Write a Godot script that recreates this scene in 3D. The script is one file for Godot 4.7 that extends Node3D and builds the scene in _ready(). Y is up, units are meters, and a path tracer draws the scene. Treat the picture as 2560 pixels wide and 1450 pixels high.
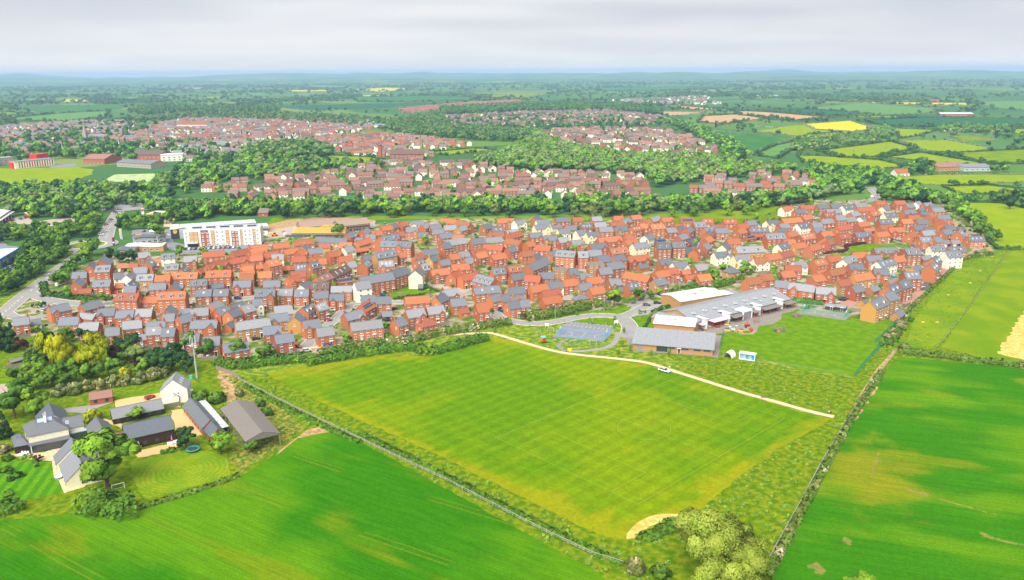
extends Node3D
# A housing estate between farmland and an older town, seen from the air on a bright overcast day.
# Metres, y up. The camera hangs 120 m above the origin and looks towards -z.

var LEAF := {
 "oak":{"name":"broadleaf_tree","cat":"tree","g":"broadleaf trees","word":"mid green round crowns","s":"round","r":4.6,"h":9.5,"b":0.0,"l":10,"n":40,"q":3000,"z":0.34,"c":[Color(0.0755,0.165,0.0211),Color(0.0988,0.198,0.0238),Color(0.0618,0.143,0.0198),Color(0.117,0.211,0.0264)]},
 "lime":{"name":"lime_green_tree","cat":"tree","g":"broadleaf trees","word":"bright green round crowns","s":"round","r":4.4,"h":9.5,"b":0.1,"l":10,"n":40,"q":3000,"z":0.33,"c":[Color(0.151,0.277,0.0211),Color(0.124,0.244,0.0211),Color(0.178,0.297,0.0238)]},
 "dark":{"name":"dark_tree","cat":"tree","g":"broadleaf trees","word":"dark green crowns","s":"round","r":4.4,"h":9.5,"b":-0.2,"l":9,"n":36,"q":2400,"z":0.34,"c":[Color(0.0302,0.0818,0.0238),Color(0.0412,0.099,0.0238),Color(0.0357,0.0871,0.029)]},
 "conifer":{"name":"conifer","cat":"tree","g":"conifers","word":"conifers","s":"cone","r":3.4,"h":12.0,"b":0.5,"n":44,"q":2400,"z":0.32,"c":[Color(0.0302,0.0818,0.0238),Color(0.0412,0.099,0.0238),Color(0.0357,0.0871,0.029)]},
 "willow":{"name":"willow_tree","cat":"tree","g":"willows","word":"grey green crowns","s":"round","r":4.6,"h":9.8,"b":-0.2,"l":9,"n":36,"q":2600,"z":0.34,"c":[Color(0.151,0.205,0.0528),Color(0.13,0.185,0.0475),Color(0.178,0.218,0.0554)]},
 "big_willow":{"name":"willow_tree","cat":"tree","g":"willows","word":"grey green crowns","s":"round","r":10.5,"h":15.0,"b":-2.5,"l":17,"spread":1.25,"lobe":0.92,"n":150,"q":64000,"z":0.17,"c":[Color(0.323,0.363,0.0528),Color(0.275,0.33,0.0396),Color(0.371,0.396,0.0594),Color(0.309,0.363,0.037)]},
 "gold":{"name":"golden_willow_tree","cat":"tree","g":"willows","word":"yellow green crowns","s":"weep","r":6.0,"h":11.5,"b":-0.6,"l":14,"n":56,"q":7000,"z":0.32,"c":[Color(0.309,0.337,0.00528),Color(0.261,0.31,0.00528),Color(0.357,0.363,0.0066)]},
 "copper":{"name":"purple_leaved_tree","cat":"tree","g":"purple trees","word":"purple crowns","s":"round","r":3.6,"h":8.0,"b":1.0,"n":26,"q":1800,"z":0.32,"c":[Color(0.0824,0.0238,0.029),Color(0.11,0.033,0.0396),Color(0.0618,0.0238,0.0264)]},
 "poplar":{"name":"poplar_tree","cat":"tree","g":"poplars","word":"tall narrow crowns","s":"column","r":2.6,"h":15.0,"b":0.8,"n":34,"q":2000,"z":0.36,"c":[Color(0.0686,0.145,0.029),Color(0.0824,0.172,0.029)]},
 "haw":{"name":"hawthorn_bush","cat":"bush","g":"hawthorns","word":"hawthorn in blossom","s":"bush","r":3.4,"h":5.0,"b":0.2,"n":26,"q":2000,"z":0.27,"c":[Color(0.178,0.211,0.0528),Color(0.22,0.224,0.0792),Color(0.137,0.185,0.0396)],"f":Color(0.44,0.38,0.22),"fp":0.42},
 "birch":{"name":"birch_tree","cat":"tree","g":"small trees","word":"birches","s":"round","r":2.2,"h":7.0,"b":2.0,"n":22,"q":900,"z":0.24,"c":[Color(0.137,0.251,0.0396),Color(0.165,0.277,0.0396)]},
 "street":{"name":"street_tree","cat":"tree","g":"small trees","word":"narrow saplings","s":"column","r":1.1,"h":4.6,"b":0.9,"n":14,"q":520,"z":0.22,"c":[Color(0.137,0.264,0.0158),Color(0.11,0.224,0.0158)]},
 "shrub":{"name":"shrub","cat":"bush","g":"shrubs","word":"round shrubs","s":"bush","r":2.4,"h":3.2,"b":0.1,"n":20,"q":1100,"z":0.27,"c":[Color(0.0755,0.165,0.0211),Color(0.0988,0.198,0.0238),Color(0.0618,0.143,0.0198),Color(0.117,0.211,0.0264)]},
 "gold_shrub":{"name":"golden_shrub","cat":"bush","g":"shrubs","word":"yellow shrubs","s":"bush","r":2.2,"h":2.8,"b":0.1,"n":18,"q":900,"z":0.26,"c":[Color(0.412,0.37,0.0158),Color(0.329,0.343,0.0185)]},
 "hedge":{"word":"hedge","s":"bush","r":2.4,"h":3.0,"b":0.1,"n":18,"q":900,"z":0.3,"c":[Color(0.0961,0.198,0.0185),Color(0.0755,0.165,0.0185),Color(0.124,0.231,0.0211)]},
 "haw_hedge":{"word":"hedge","s":"bush","r":2.6,"h":3.2,"b":0.1,"n":18,"q":900,"z":0.3,"c":[Color(0.137,0.191,0.0396),Color(0.103,0.172,0.0264),Color(0.192,0.205,0.066)],"f":Color(0.42,0.38,0.22),"fp":0.4},
 "dark_hedge":{"word":"hedge","s":"bush","r":2.4,"h":3.0,"b":0.1,"n":18,"q":900,"z":0.3,"c":[Color(0.0412,0.106,0.0198),Color(0.0549,0.125,0.0198)]},
 "purple_hedge":{"word":"hedge","s":"bush","r":2.4,"h":3.0,"b":0.1,"n":18,"q":900,"z":0.3,"c":[Color(0.103,0.029,0.0343),Color(0.0755,0.0238,0.029)]},
 "weeds":{"word":"weeds","s":"bush","r":1.2,"h":1.0,"b":0.0,"n":8,"q":60,"z":0.26,"c":[Color(0.0961,0.211,0.0185),Color(0.151,0.251,0.0211),Color(0.233,0.277,0.0396)]},
 "far":{"word":"far trees","s":"round","r":5.5,"h":10.0,"b":0.3,"n":16,"q":1500,"z":0.42,"c":[Color(0.0618,0.132,0.029),Color(0.0755,0.152,0.0317),Color(0.0522,0.116,0.029)]},
}
const TREES := {
"gold":[-191.5,-316.6,1.5,1.1,-176.5,-316.3,1.4,1.1],
"lime":[-122.1,-215.8,2.4,0.9,-95.4,-236.7,1.1,0.85,-134.7,-262.9,0.83,0.8,-173.1,-267.3,1.4,1,-188.2,-293.7,0.92,1,-180.7,-297.3,0.89,1,-173.6,-302.2,0.86,1,-166.4,-307.4,0.88,1,-152.2,-306.7,0.87,1,-208.3,-322.2,0.65,1,-149.3,-211,0.45,0.5,82.4,-163.8,0.97,0.6,91.1,-163.1,0.6,0.5,53.8,-403.4,1.2,1,63.9,-407,0.59,1,-56,-470.5,0.37,1,-34.5,-442,0.35,1,-226.2,-530.3,0.9,1,-282.1,-514.2,1.2,1,-252.7,-407.2,0.43,1,-268.4,-462,0.91,1,-321.8,-521.7,1.1,0.91,-328.9,-559.5,1.1,1.1,-292.8,-446.5,1.2,0.91,-356.2,-625.6,0.98,0.94,-335.9,-589.7,0.88,1.1,-373.5,-601.9,1.1,1.1,-358.1,-598.6,0.88,1.1,-372.1,-591.4,1,0.92,-350.1,-602.5,0.98,1,-379.1,-597.7,1.1,0.9,-366.9,-613.5,0.83,1.1,-389,-610.9,1.1,1.1,-337.9,-584.5,0.93,0.99,-343.6,-594.8,0.86,0.99,-381.8,-602.5,0.95,0.95,-358.9,-619,0.96,1,-354.6,-601,0.86,1,-378.1,-609,0.86,1.1,-345.6,-656.8,1.2,0.92,-340.9,-630.1,1.2,1.1,-346.3,-621.6,0.99,0.92,-326.1,-605,1.2,0.89,-355.1,-670,0.99,0.91,-350.3,-667.3,0.98,1,-339,-620.9,1,1.1,-359.2,-653.1,1.2,1.1,-357.4,-676.1,0.97,0.86,-305.8,-648,1,1,-323.5,-654.5,1.2,0.92,-297.4,-629.4,1.1,1.1,-286,-652.4,1.2,1,-248.6,-687.4,1.3,1.1,183.4,-671.3,1.2,1.1,33.7,-682,1.2,0.98,204.2,-690.3,1,1.1,85,-690,1.3,1.1,-55.3,-698.2,1.3,0.94,-124.2,-689.9,1.4,0.87,35.1,-667.3,1.5,0.88,-193.5,-700.7,1.5,0.86,-186.7,-689.8,1.3,0.96,-99.6,-685.1,1.1,1.1,-128.8,-695.6,1.3,1.1,212.3,-689.7,1,0.87,-96.6,-679.2,1.3,0.93,135.6,-664.8,1.2,1,-75.4,-697.6,1.5,1,200.7,-672.5,1.1,0.92,-38.2,-691,1.1,1.1,93,-686.4,1.3,0.91,380.7,-742.8,1.4,1.1,362.6,-743.4,1.1,0.92,376.9,-750.1,1.2,0.91,393.3,-769.2,1.4,1.1,384,-753.5,1.1,0.86,377,-762.8,1.2,0.98,369.6,-641.3,0.9,0.94,378.7,-682.7,1.1,0.87,352.3,-591.9,0.95,1,364.8,-619.2,0.91,1,364,-614.5,0.96,0.94,230.9,-679.8,0.74,0.98,47.7,-447,0.56,0.86,191.9,-489.8,0.71,0.87,35.4,-573.1,0.63,0.93,-224.2,-460.5,0.48,0.9,329.9,-697.7,0.69,0.85,-121.7,-582.6,0.47,0.98,-139.1,-534.3,0.53,1.1,-110.6,-538.6,0.73,1,209.8,-502.9,0.72,0.93,140.2,-494.8,0.49,1,-180.7,-406.9,0.63,1,-31.9,-390.5,0.37,1.1,25.4,-472.9,0.54,1.1,-118.1,-586.2,0.44,1,-102.5,-443.3,0.45,1.1,130.4,-478.9,0.52,0.98,173.7,-629.6,0.42,1.1,118.1,-595,0.49,1.1,-188.4,-464.7,0.49,0.95,76,-583.7,0.39,0.96,122.5,-461.5,0.63,1,138.7,-466.2,0.75,0.98,119.8,-456.2,0.71,0.91,147.2,-472.8,0.6,0.89,142.9,-472.5,0.87,1.1,130.3,-456.6,0.72,1.1,132,-469.2,0.65,1,-382.8,-698.6,1.2,1.1,-387.5,-730,1.3,1.1,-415.7,-711.6,1.3,0.98,-403.8,-715.8,0.91,0.9,-442.1,-731.7,1.1,0.99,-277.4,-482.6,0.7,1.1,-269.3,-467.3,0.71,1.1,-273.4,-468.2,0.72,1.1,-270.4,-456,0.75,1.1,-264.5,-459.1,0.73,1.1,-192.8,-303,0.94,1.1,-198.3,-304,0.86,1.1,-184,-322.3,0.88,0.87,-197.7,-324.3,0.95,0.91,-183.9,-312.3,0.89,0.86],
"dark":[-108.9,-242.3,0.98,0.9,-147.5,-310.6,1.3,1,-142.6,-312.8,1.3,1,-135.6,-310.4,1.2,1,-148.2,-330.9,0.89,1,-173.1,-328.4,1.1,1,-168.8,-333.4,1.2,1,-211.9,-343.9,1,1,-197.6,-348,1,1,-268.8,-519.6,1,1,-251.2,-513.3,1.1,1,-257.6,-510.1,1.1,1,-255.5,-407.3,0.27,1.1,-250.5,-407.2,0.3,1.2,-251.2,-410.9,0.3,1.2,-275.1,-476.6,0.81,1,-319.2,-537.8,1.3,1.1,-285.4,-445.5,0.94,0.86,-323.7,-516,1.1,1,-316.7,-532.1,1.1,0.87,-341,-557.6,1.3,1,-315.2,-519.1,0.95,0.88,-286.4,-439.7,1,0.91,-328.5,-526,1.1,1,-326,-538.8,1.2,0.91,-319.1,-546.5,1,0.96,-320.4,-511.6,1.1,0.96,-379.8,-588.2,1.1,1.1,-377.4,-576.8,0.89,0.89,-359.8,-604.6,0.83,0.94,-375.6,-594.4,1,0.98,-361.2,-587,0.96,1.1,-371.4,-613.9,1.1,0.94,-383.7,-589.9,0.85,1.1,-295.2,-655.7,0.99,1,-317.9,-649.9,0.96,1.1,-313.4,-627.7,0.93,1,-318.4,-639.6,0.88,1.1,-297,-660,0.85,0.89,-267.2,-696.8,1.2,1.1,-286.2,-661.7,1.1,1,-238.1,-686.2,1.1,1.1,-225.3,-688.3,1.1,0.89,-276.8,-695.3,1.3,0.96,-235.4,-703.3,1.3,1.1,-137.5,-690.6,1.4,1.1,-23.7,-679.2,1.1,0.97,-114.4,-697,1.4,0.95,155.1,-679.6,1.4,0.9,110.9,-675.6,1.4,0.93,-60.6,-696.3,1.1,1.1,-194.4,-681.2,1.3,0.98,-193.4,-670.2,1.3,1,51.5,-680.2,1.1,1.1,-46.2,-693.3,1.5,0.87,-154.9,-683.1,1.4,0.98,-174.5,-692.3,1.1,1.1,-2.1,-667.5,1.2,1,-146.1,-680.8,1.2,1,-159.5,-673.8,1.3,1.1,-101.2,-697,1.2,0.98,83.5,-673,1.4,1.1,469.6,-738.5,1.2,1.1,438.9,-694.7,1.3,1.1,468.8,-719.7,1.1,1.1,458.9,-741.3,1.2,0.85,459.5,-734,1.2,0.93,193.7,-555.5,0.45,0.9,-91.5,-508.5,0.36,1,-153.8,-480.1,0.46,0.95,139.9,-548.8,0.39,1.1,-387.8,-746.6,0.93,0.89,-413.4,-722.3,1.2,0.95,-427,-735.9,0.95,1.1,-382,-686.2,1.2,1.1,-364.2,-685.5,1.1,1.1,-367.9,-727.9,1.2,1.1,-416,-717.3,1.1,0.95,-190.6,-323.7,0.92,0.94,-186.9,-306.5,0.88,0.96,-162.1,-323.6,0.84,0.88,-202.9,-319.5,0.84,0.87,-174.4,-306.2,0.7,1,-197.4,-319.3,0.77,1.1,-152.1,-323.1,0.86,1],
"oak":[-85.8,-238,0.73,0.8,-180.2,-266.1,1.6,1,-192.3,-292.5,0.91,1,-183.9,-294.4,0.88,1,-177.4,-300.2,0.86,1,-170,-304.8,0.87,1,-162.4,-308.7,0.84,1,-206.3,-350.4,0.9,1,68.6,-413,0.89,1,75,-415.9,0.58,1,-132.1,-595.3,1.3,0.9,-286.7,-532.2,1.5,1,-271.4,-476.5,1,1,-265.8,-452.7,0.97,1,-305.7,-486.3,1.2,1.1,-346.3,-574.9,1.2,1.1,-337.2,-544.6,1.1,1,-334.8,-536.2,1.2,0.88,-327.5,-532.8,1.3,1.1,-312.2,-512,1.3,1.1,-307.5,-532.8,1.3,0.92,-286.8,-431,1,1,-303.1,-491,1.2,1.1,-318,-525.7,1.3,0.86,-306.9,-506.6,1,1.1,-300,-472.8,1.1,1.1,-345.7,-566.5,1.3,1.1,-315,-501.7,1.2,0.99,-305.3,-512.8,1,1,-295.3,-440.6,1.1,1,-334.3,-558.8,1.3,0.88,-306.7,-524,1.2,0.91,-318,-553,1.2,1,-292.3,-473.4,0.94,1.1,-294.4,-482.3,1,1.1,-337.6,-569.5,0.91,1.1,-310.5,-528.2,1,0.88,-301,-508.8,1.2,0.88,-331.5,-543.7,1.1,1,-299.5,-452.2,1.3,0.98,-294.2,-452.3,1.1,1.1,-323.8,-557.3,1.2,1.1,-295.9,-467.4,1.3,1,-299.4,-481.2,1.2,1,-335.2,-552.1,1.1,1.1,-314.2,-540.5,1.1,1,-375.7,-620.2,1.2,0.91,-345.8,-610.8,1.1,1.1,-394,-615.7,0.85,1.1,-354.5,-615.1,1,0.93,-346.5,-588.1,1,0.92,-389.3,-606.3,0.99,1.1,-351.4,-624.9,1,1.1,-371.6,-625.4,0.94,0.91,-343.3,-601.9,1.2,1.1,-398.3,-610.3,0.98,1.1,-337.7,-598.5,0.96,0.97,-372,-584.7,0.84,0.98,-330.4,-596.8,1.1,0.93,-323.1,-597.3,1,0.87,-340.9,-641.8,0.96,0.91,-325.9,-611.5,1.1,1,-331.5,-618.8,1.3,1.1,-346.8,-635.1,1.1,1.1,-338.7,-607.9,1.1,1.1,-352.6,-648.6,1.2,0.87,-344.1,-651,1.1,1,-285.8,-629.2,1.1,1.1,-305.4,-625,1,1.1,-310.2,-631,0.83,1,-301.7,-653.2,0.8,0.87,-312.9,-657.6,1.1,1.1,-302.7,-642.7,0.98,0.91,-298.8,-664.4,0.94,0.99,-292.6,-649,1.1,1.1,-259.5,-702.3,1.3,1.1,-267.3,-679,1.3,0.88,-294.4,-697.3,1.2,0.94,-244.6,-701.4,1.2,1.1,-296.4,-686.4,1.1,1,-272.3,-666.5,1.1,0.88,-280.8,-665.1,1.1,1,-292.3,-676.8,1,1.1,-285.9,-694.4,1,1.1,-230.5,-686.2,1.1,0.88,-209.5,-690,1.3,0.97,-230,-701.7,1.1,0.95,-68,-675.8,1.3,0.96,18,-689,1.1,1.1,-163.6,-692.5,1,1.1,-137.9,-697.4,1.4,1.1,30.6,-694.3,1.1,0.94,-53.3,-672,1.2,1.1,26,-681,1.2,0.85,87.3,-679.4,1.4,0.88,174,-694.6,1.4,1.1,-64.8,-690.7,1.4,0.92,-29.4,-677,1.2,1.1,-184.9,-704.1,1.2,0.9,-146.9,-675.1,1.1,0.89,100.3,-676.7,1.2,0.9,133.4,-694.4,1,0.92,151.4,-685.7,1.1,0.99,-185,-698.6,1.2,1.1,-196.5,-690.9,1.2,0.86,154.3,-668,1.2,1,3.8,-685,1.5,0.93,-176.3,-668.9,1.1,1.1,6.1,-690.9,1.3,1.1,-18,-692.8,1.3,1.1,94.5,-671,1.1,0.99,-153.9,-674.6,1.2,0.97,-39.9,-673.5,1.3,1.1,167.3,-684.2,1.1,1,-127.6,-677.9,1.2,1.1,-166,-675.5,1.2,1.1,-107.2,-685.3,1.1,0.98,41.4,-687.6,1.3,0.91,-103.3,-670.8,1.3,1,-187.3,-675.3,1.1,1,55.3,-696.6,1.4,1,106.1,-668.5,1.1,1.1,-22.6,-696.5,1.2,0.94,355.3,-749.9,1.2,1.1,358.4,-739.7,1.3,0.95,349.5,-740.2,1.1,1,377.4,-786.2,1,0.88,393.9,-740.6,1.2,1.1,350,-748.1,1.3,1.1,394.1,-722.8,0.95,1.1,388.4,-691,0.92,0.96,361.9,-605.3,1,0.94,348.1,-561,1,1.1,342.7,-561.5,1.1,1.1,386,-686.7,0.88,0.98,391.7,-698.3,1,1.1,398.4,-713.7,0.89,0.94,367.2,-633.6,0.82,1.1,356.5,-586.5,0.99,1,381.2,-663.4,0.93,1.1,399.5,-723.8,0.97,0.88,344.9,-578.8,0.99,1.1,450.6,-723.8,1.3,1.1,456.7,-700.9,1.3,1.1,478.5,-747.6,1.2,1,-169,-404.8,0.38,1,-26.7,-611.5,0.47,1.1,102,-556.8,0.54,1,51.2,-610.7,0.44,0.91,3,-555.6,0.39,1,-52.2,-567.5,0.4,1.1,-214.4,-469.9,0.52,0.88,13.2,-515.7,0.51,0.88,-185.7,-524.2,0.47,0.93,177.2,-622.2,0.45,0.97,251.3,-605.9,0.44,1,103.9,-438,0.74,0.86,116.2,-456.5,0.79,0.99,-108.3,-327.2,0.96,0.88,-118.7,-325.3,1,1.1,-134.2,-328.9,0.92,1.1,-144.3,-337.3,0.92,1.1,-367.9,-676.8,1.1,0.85,-387.7,-680.5,1.3,1.1,-369.1,-719.4,0.9,0.95,-385.6,-740,1.3,0.96,-417.1,-734.7,1,1.1,-420.2,-722.9,1.2,0.92,-365.6,-716.1,1.2,0.91,-413.2,-683.5,1.2,1,-277.6,-487.2,0.79,1.1,-279.4,-492.9,0.65,0.93,-272.2,-459.2,0.68,1.1,-283.9,-505.5,0.86,1,-198.3,-298.4,0.85,1.1,-194.7,-307.3,0.96,1.1,-166.8,-324.8,0.94,0.99,-183,-301.8,1,1.1],
"gold_shrub":[-151.3,-264.2,1.7,1.1,-157.7,-303.3,1.6,1.5,-175.2,-328.4,0.93,1.6,81.4,-496,0.63,1.1,65.6,-617.2,0.66,1.1,-55.5,-585.7,0.59,0.93,139.7,-454.8,0.64,0.92,-35.8,-480.1,0.47,1.1,-182.2,-490.2,0.5,0.94,138.4,-505.5,0.47,0.99,317.9,-587.9,0.65,0.93,122.9,-608.7,0.6,1.1,202.2,-493.6,0.73,1.1,63.8,-517.3,0.53,1.1,14.8,-434.8,0.51,1.1],
"conifer":[-174,-250.3,0.94,0.95,-230.9,-342.1,1.7,1,-224.1,-338.7,1.2,1],
"shrub":[-117.5,-279.4,1.8,1,-112.5,-280.1,1.7,1,-89.6,-268.4,1.2,1,-94.6,-276,1.1,1,-200.7,-314.9,0.9,1,-153.4,-221.9,1.1,0.7,-158.9,-225.8,1,0.7,-163.2,-233.8,0.86,1,35.9,-170.2,1.3,1,175.6,-326.4,1,1,-318.5,-578.1,0.72,1.3,-317.3,-583.8,0.73,1.3,148,-625.3,0.85,0.95,163.4,-637.4,0.85,1.1,191,-640.8,1,0.86,177.8,-633,0.8,1.1,209.8,-642.2,1,1,165.8,-628.5,1.3,0.91,143.7,-630.8,1,0.99,175.3,-634.4,1.1,1.1,193.2,-632.1,0.89,0.88,142.5,-627.6,0.9,0.96,220.3,-648.8,0.95,0.98,163.4,-618.4,0.84,0.92,118.8,-629.7,1.1,1.1,127.2,-631.9,0.95,0.94,214.6,-643,1.1,0.9,163.5,-641.2,0.85,0.97,-92.5,-570.3,0.69,0.99,21.2,-626.1,0.49,1.1,276.4,-634.2,0.52,1.1,-100.6,-349.5,0.53,1.1,271.2,-500.9,0.76,1.1,115.4,-453.4,0.68,1.1,-27.9,-472.2,0.72,0.96,21.3,-400.3,0.5,1.1,270.6,-491.3,0.69,0.86,151.3,-586.7,0.75,1,-68.9,-568.5,0.48,1,-103.4,-399.5,0.66,1.1,47.7,-522.2,0.53,1.1,-9.4,-643.4,0.49,0.88,51.3,-538,0.7,0.95,-117,-453.4,0.54,0.9,262.5,-620.7,0.54,0.97,65.6,-588.6,0.64,0.87,-175.4,-530.6,0.67,0.9,-127.9,-588.1,0.61,0.99,155.9,-475,0.46,0.95,-207.1,-428.9,0.66,0.93,304.3,-663.5,0.57,0.95,156.3,-601.8,0.72,1,136.1,-507.9,0.55,0.96,126.9,-455.2,0.82,1,111.7,-441.8,0.88,0.91,125.5,-459.7,0.6,1.1,121.6,-452.6,0.68,1.1,143.7,-467.6,0.76,1.1,137.5,-463.3,0.6,0.87,91.1,-427.4,0.76,1.1,189.7,-369.8,0.92,0.87,176.2,-346.9,0.91,0.96,197.2,-375.5,0.79,0.92,166.3,-338.2,0.99,0.87,173.8,-343.2,0.92,0.96,181.3,-354.9,0.85,1.1,180.4,-352.5,0.69,0.94,182.5,-358.8,0.85,1,196,-373.2,0.75,1,170.8,-341.5,1.1,0.96,169.8,-339,0.89,0.85,186.2,-359.8,0.66,0.92,-109.7,-330.6,0.67,0.91,-137.8,-334.9,1,1.1,-128.5,-326.4,0.62,0.85,-105.2,-329.6,0.99,1,-105.3,-334,0.78,1,-112.5,-324.4,1.1,0.89,-123.8,-324.1,0.66,0.98,-140.6,-333.1,0.83,1.1,-101.9,-325.3,0.88,1.1,-126.6,-324.3,0.84,1,-118.6,-329.3,0.98,0.86,-111.7,-327.7,0.83,0.86],
"haw":[-105.6,-285.7,0.72,1,-175.6,-287.4,1.1,1,-171.4,-289.7,1.2,1,-168.1,-292.5,1,1,-163.3,-294.4,1.1,1,-159,-296.9,1.1,1,-154.4,-298.5,1,1,-150.1,-299.7,1.1,1,-146.4,-303.5,1.2,1,-144.6,-306.5,1,1,-103.1,-266.8,0.91,1,-167.7,-239.5,0.74,1,30.1,-172.2,0.78,1.4,172.7,-330.6,0.83,1.2,399.5,-730.4,0.82,0.96,359.7,-613.1,0.94,1.1,391,-687.5,0.89,1,366.9,-622.8,1.1,1.1,188.1,-366.4,0.95,0.91,176.7,-351.2,1,0.96,184.1,-360.9,0.74,1.1,173.4,-349.1,0.78,0.87],
"willow":[-158,-319.2,1.5,0.8,-210.1,-331.1,0.82,1,-15.2,-680.4,1.2,1,-89.4,-683.8,1.1,1.1,-147.9,-697.3,1,1.1,198.9,-696.3,1.4,0.97,69,-665.9,1.1,0.89,83.1,-684.1,1.1,0.97,-178.3,-698.7,1.5,1.1,80.3,-667.9,1.2,1.1,-12,-691.3,1.1,1.1,73.8,-688.4,1.3,1,63.8,-684.6,1.4,0.86,-157.1,-699,1.2,0.93,67.4,-675.4,1,1.1,53.5,-668.5,1.2,1.1,120.4,-686.1,1.3,1,386.9,-765.3,1.2,1.1,390.2,-759.7,1.1,1.1,380.6,-791.5,1.3,1.1,390.2,-737.1,1,0.87],
"copper":[-159,-315,0.65,1,-171.1,-323.4,1,1,-218.5,-336.5,0.93,1,-153,-233.1,0.5,0.5],
"big_willow":[49.7,-170.1,1.2,1],
"street":[-8.3,-358.9,0.73,1,-22.8,-356.9,0.73,1,-29.6,-354.7,0.82,1,46.1,-325.5,0.76,1,49.5,-338.4,0.78,1,52,-332,0.77,1,60.2,-325.2,0.75,1,68.2,-326.5,0.76,1,52.7,-357,0.73,1,181,-377.9,0.87,1,-72.4,-434.4,1.1,1,-60.5,-449.9,0.9,1,-53.2,-451.5,0.91,1,-49.6,-447.8,0.9,1,-46.4,-445.9,0.9,1],
"birch":[38.1,-371.5,0.57,1,45.8,-370.6,0.57,1,49.8,-371.2,0.66,1,72.8,-385.2,0.49,1,78.1,-392,0.5,1,86.4,-400.4,0.61,1,64.2,-382,0.68,1,66.9,-384,0.59,1,45.4,-394.2,0.8,1,47.5,-394.1,0.7,1,49.6,-394.8,0.7,1,-258.4,-570.5,3.1,0.8,-53.9,-371.9,0.76,1.1,346.1,-675.2,0.49,1,-56.9,-530.5,0.66,1.1,320.3,-609.3,0.75,1,189.8,-583.2,0.57,0.94,-183.8,-391.2,0.75,1,301.4,-705.9,0.53,1.1,145.9,-541.9,0.79,0.92,314.4,-650.4,0.74,1.1,292.6,-543.9,0.73,1.1,-144.5,-459.4,0.55,0.96],
}
const LANDMARKS := {"the hotel":Vector2(-214.6,-583.3),"the timber roof frame":Vector2(-141.8,-619.4),"the phone mast":Vector2(-128.9,-304.5),"the blue caged court":Vector2(33.1,-348.7),"the long school roof":Vector2(111,-384.3),"the oval play green":Vector2(-53.8,-429.7),"the left roundabout island":Vector2(-253.8,-407.3),"the buff flat-topped tower":Vector2(52.8,-485.6),"the purple-hedged green":Vector2(239.1,-534.2),"the pink paved lane":Vector2(203.6,-396.1),"the long curved terrace":Vector2(-58.1,-447.1),"the upper right bend":Vector2(360.2,-774),"the two-bush roundabout":Vector2(-309.6,-569.4),"the solar roof":Vector2(141.9,-634.3),"the school sheds":Vector2(166.5,-397),"the right lane end":Vector2(321.9,-525.3),"the field path start":Vector2(-7.7,-356.5),"the crescent terrace":Vector2(41.8,-504.5),"the lower hedge corner":Vector2(-110.4,-322.7),"the open barn":Vector2(-90.9,-250.2),"the pickup truck":Vector2(63.2,-309.8),"the big willow":Vector2(50.5,-173.3),"the white farmhouse":Vector2(-128.4,-281.9),"the blue-trimmed shed":Vector2(-333.9,-510.1),"the petrol station":Vector2(-306.5,-679.2),"the hay meadow":Vector2(57.1,-1120.8),"the square brick tower":Vector2(-202.2,-1222.5),"the long brown-roofed home":Vector2(-257.7,-707.6)}
const TREE_WORDS := {"oak": "round mid green tree", "lime": "bright green tree", "dark": "dark green tree", "conifer": "dark conifer", "willow": "grey green tree", "big_willow": "huge grey green willow", "gold": "yellow green willow", "copper": "purple leaved tree", "poplar": "tall narrow tree", "haw": "blossoming hawthorn", "birch": "slim birch", "street": "narrow young tree", "shrub": "green shrub", "gold_shrub": "yellow green shrub"}
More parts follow.
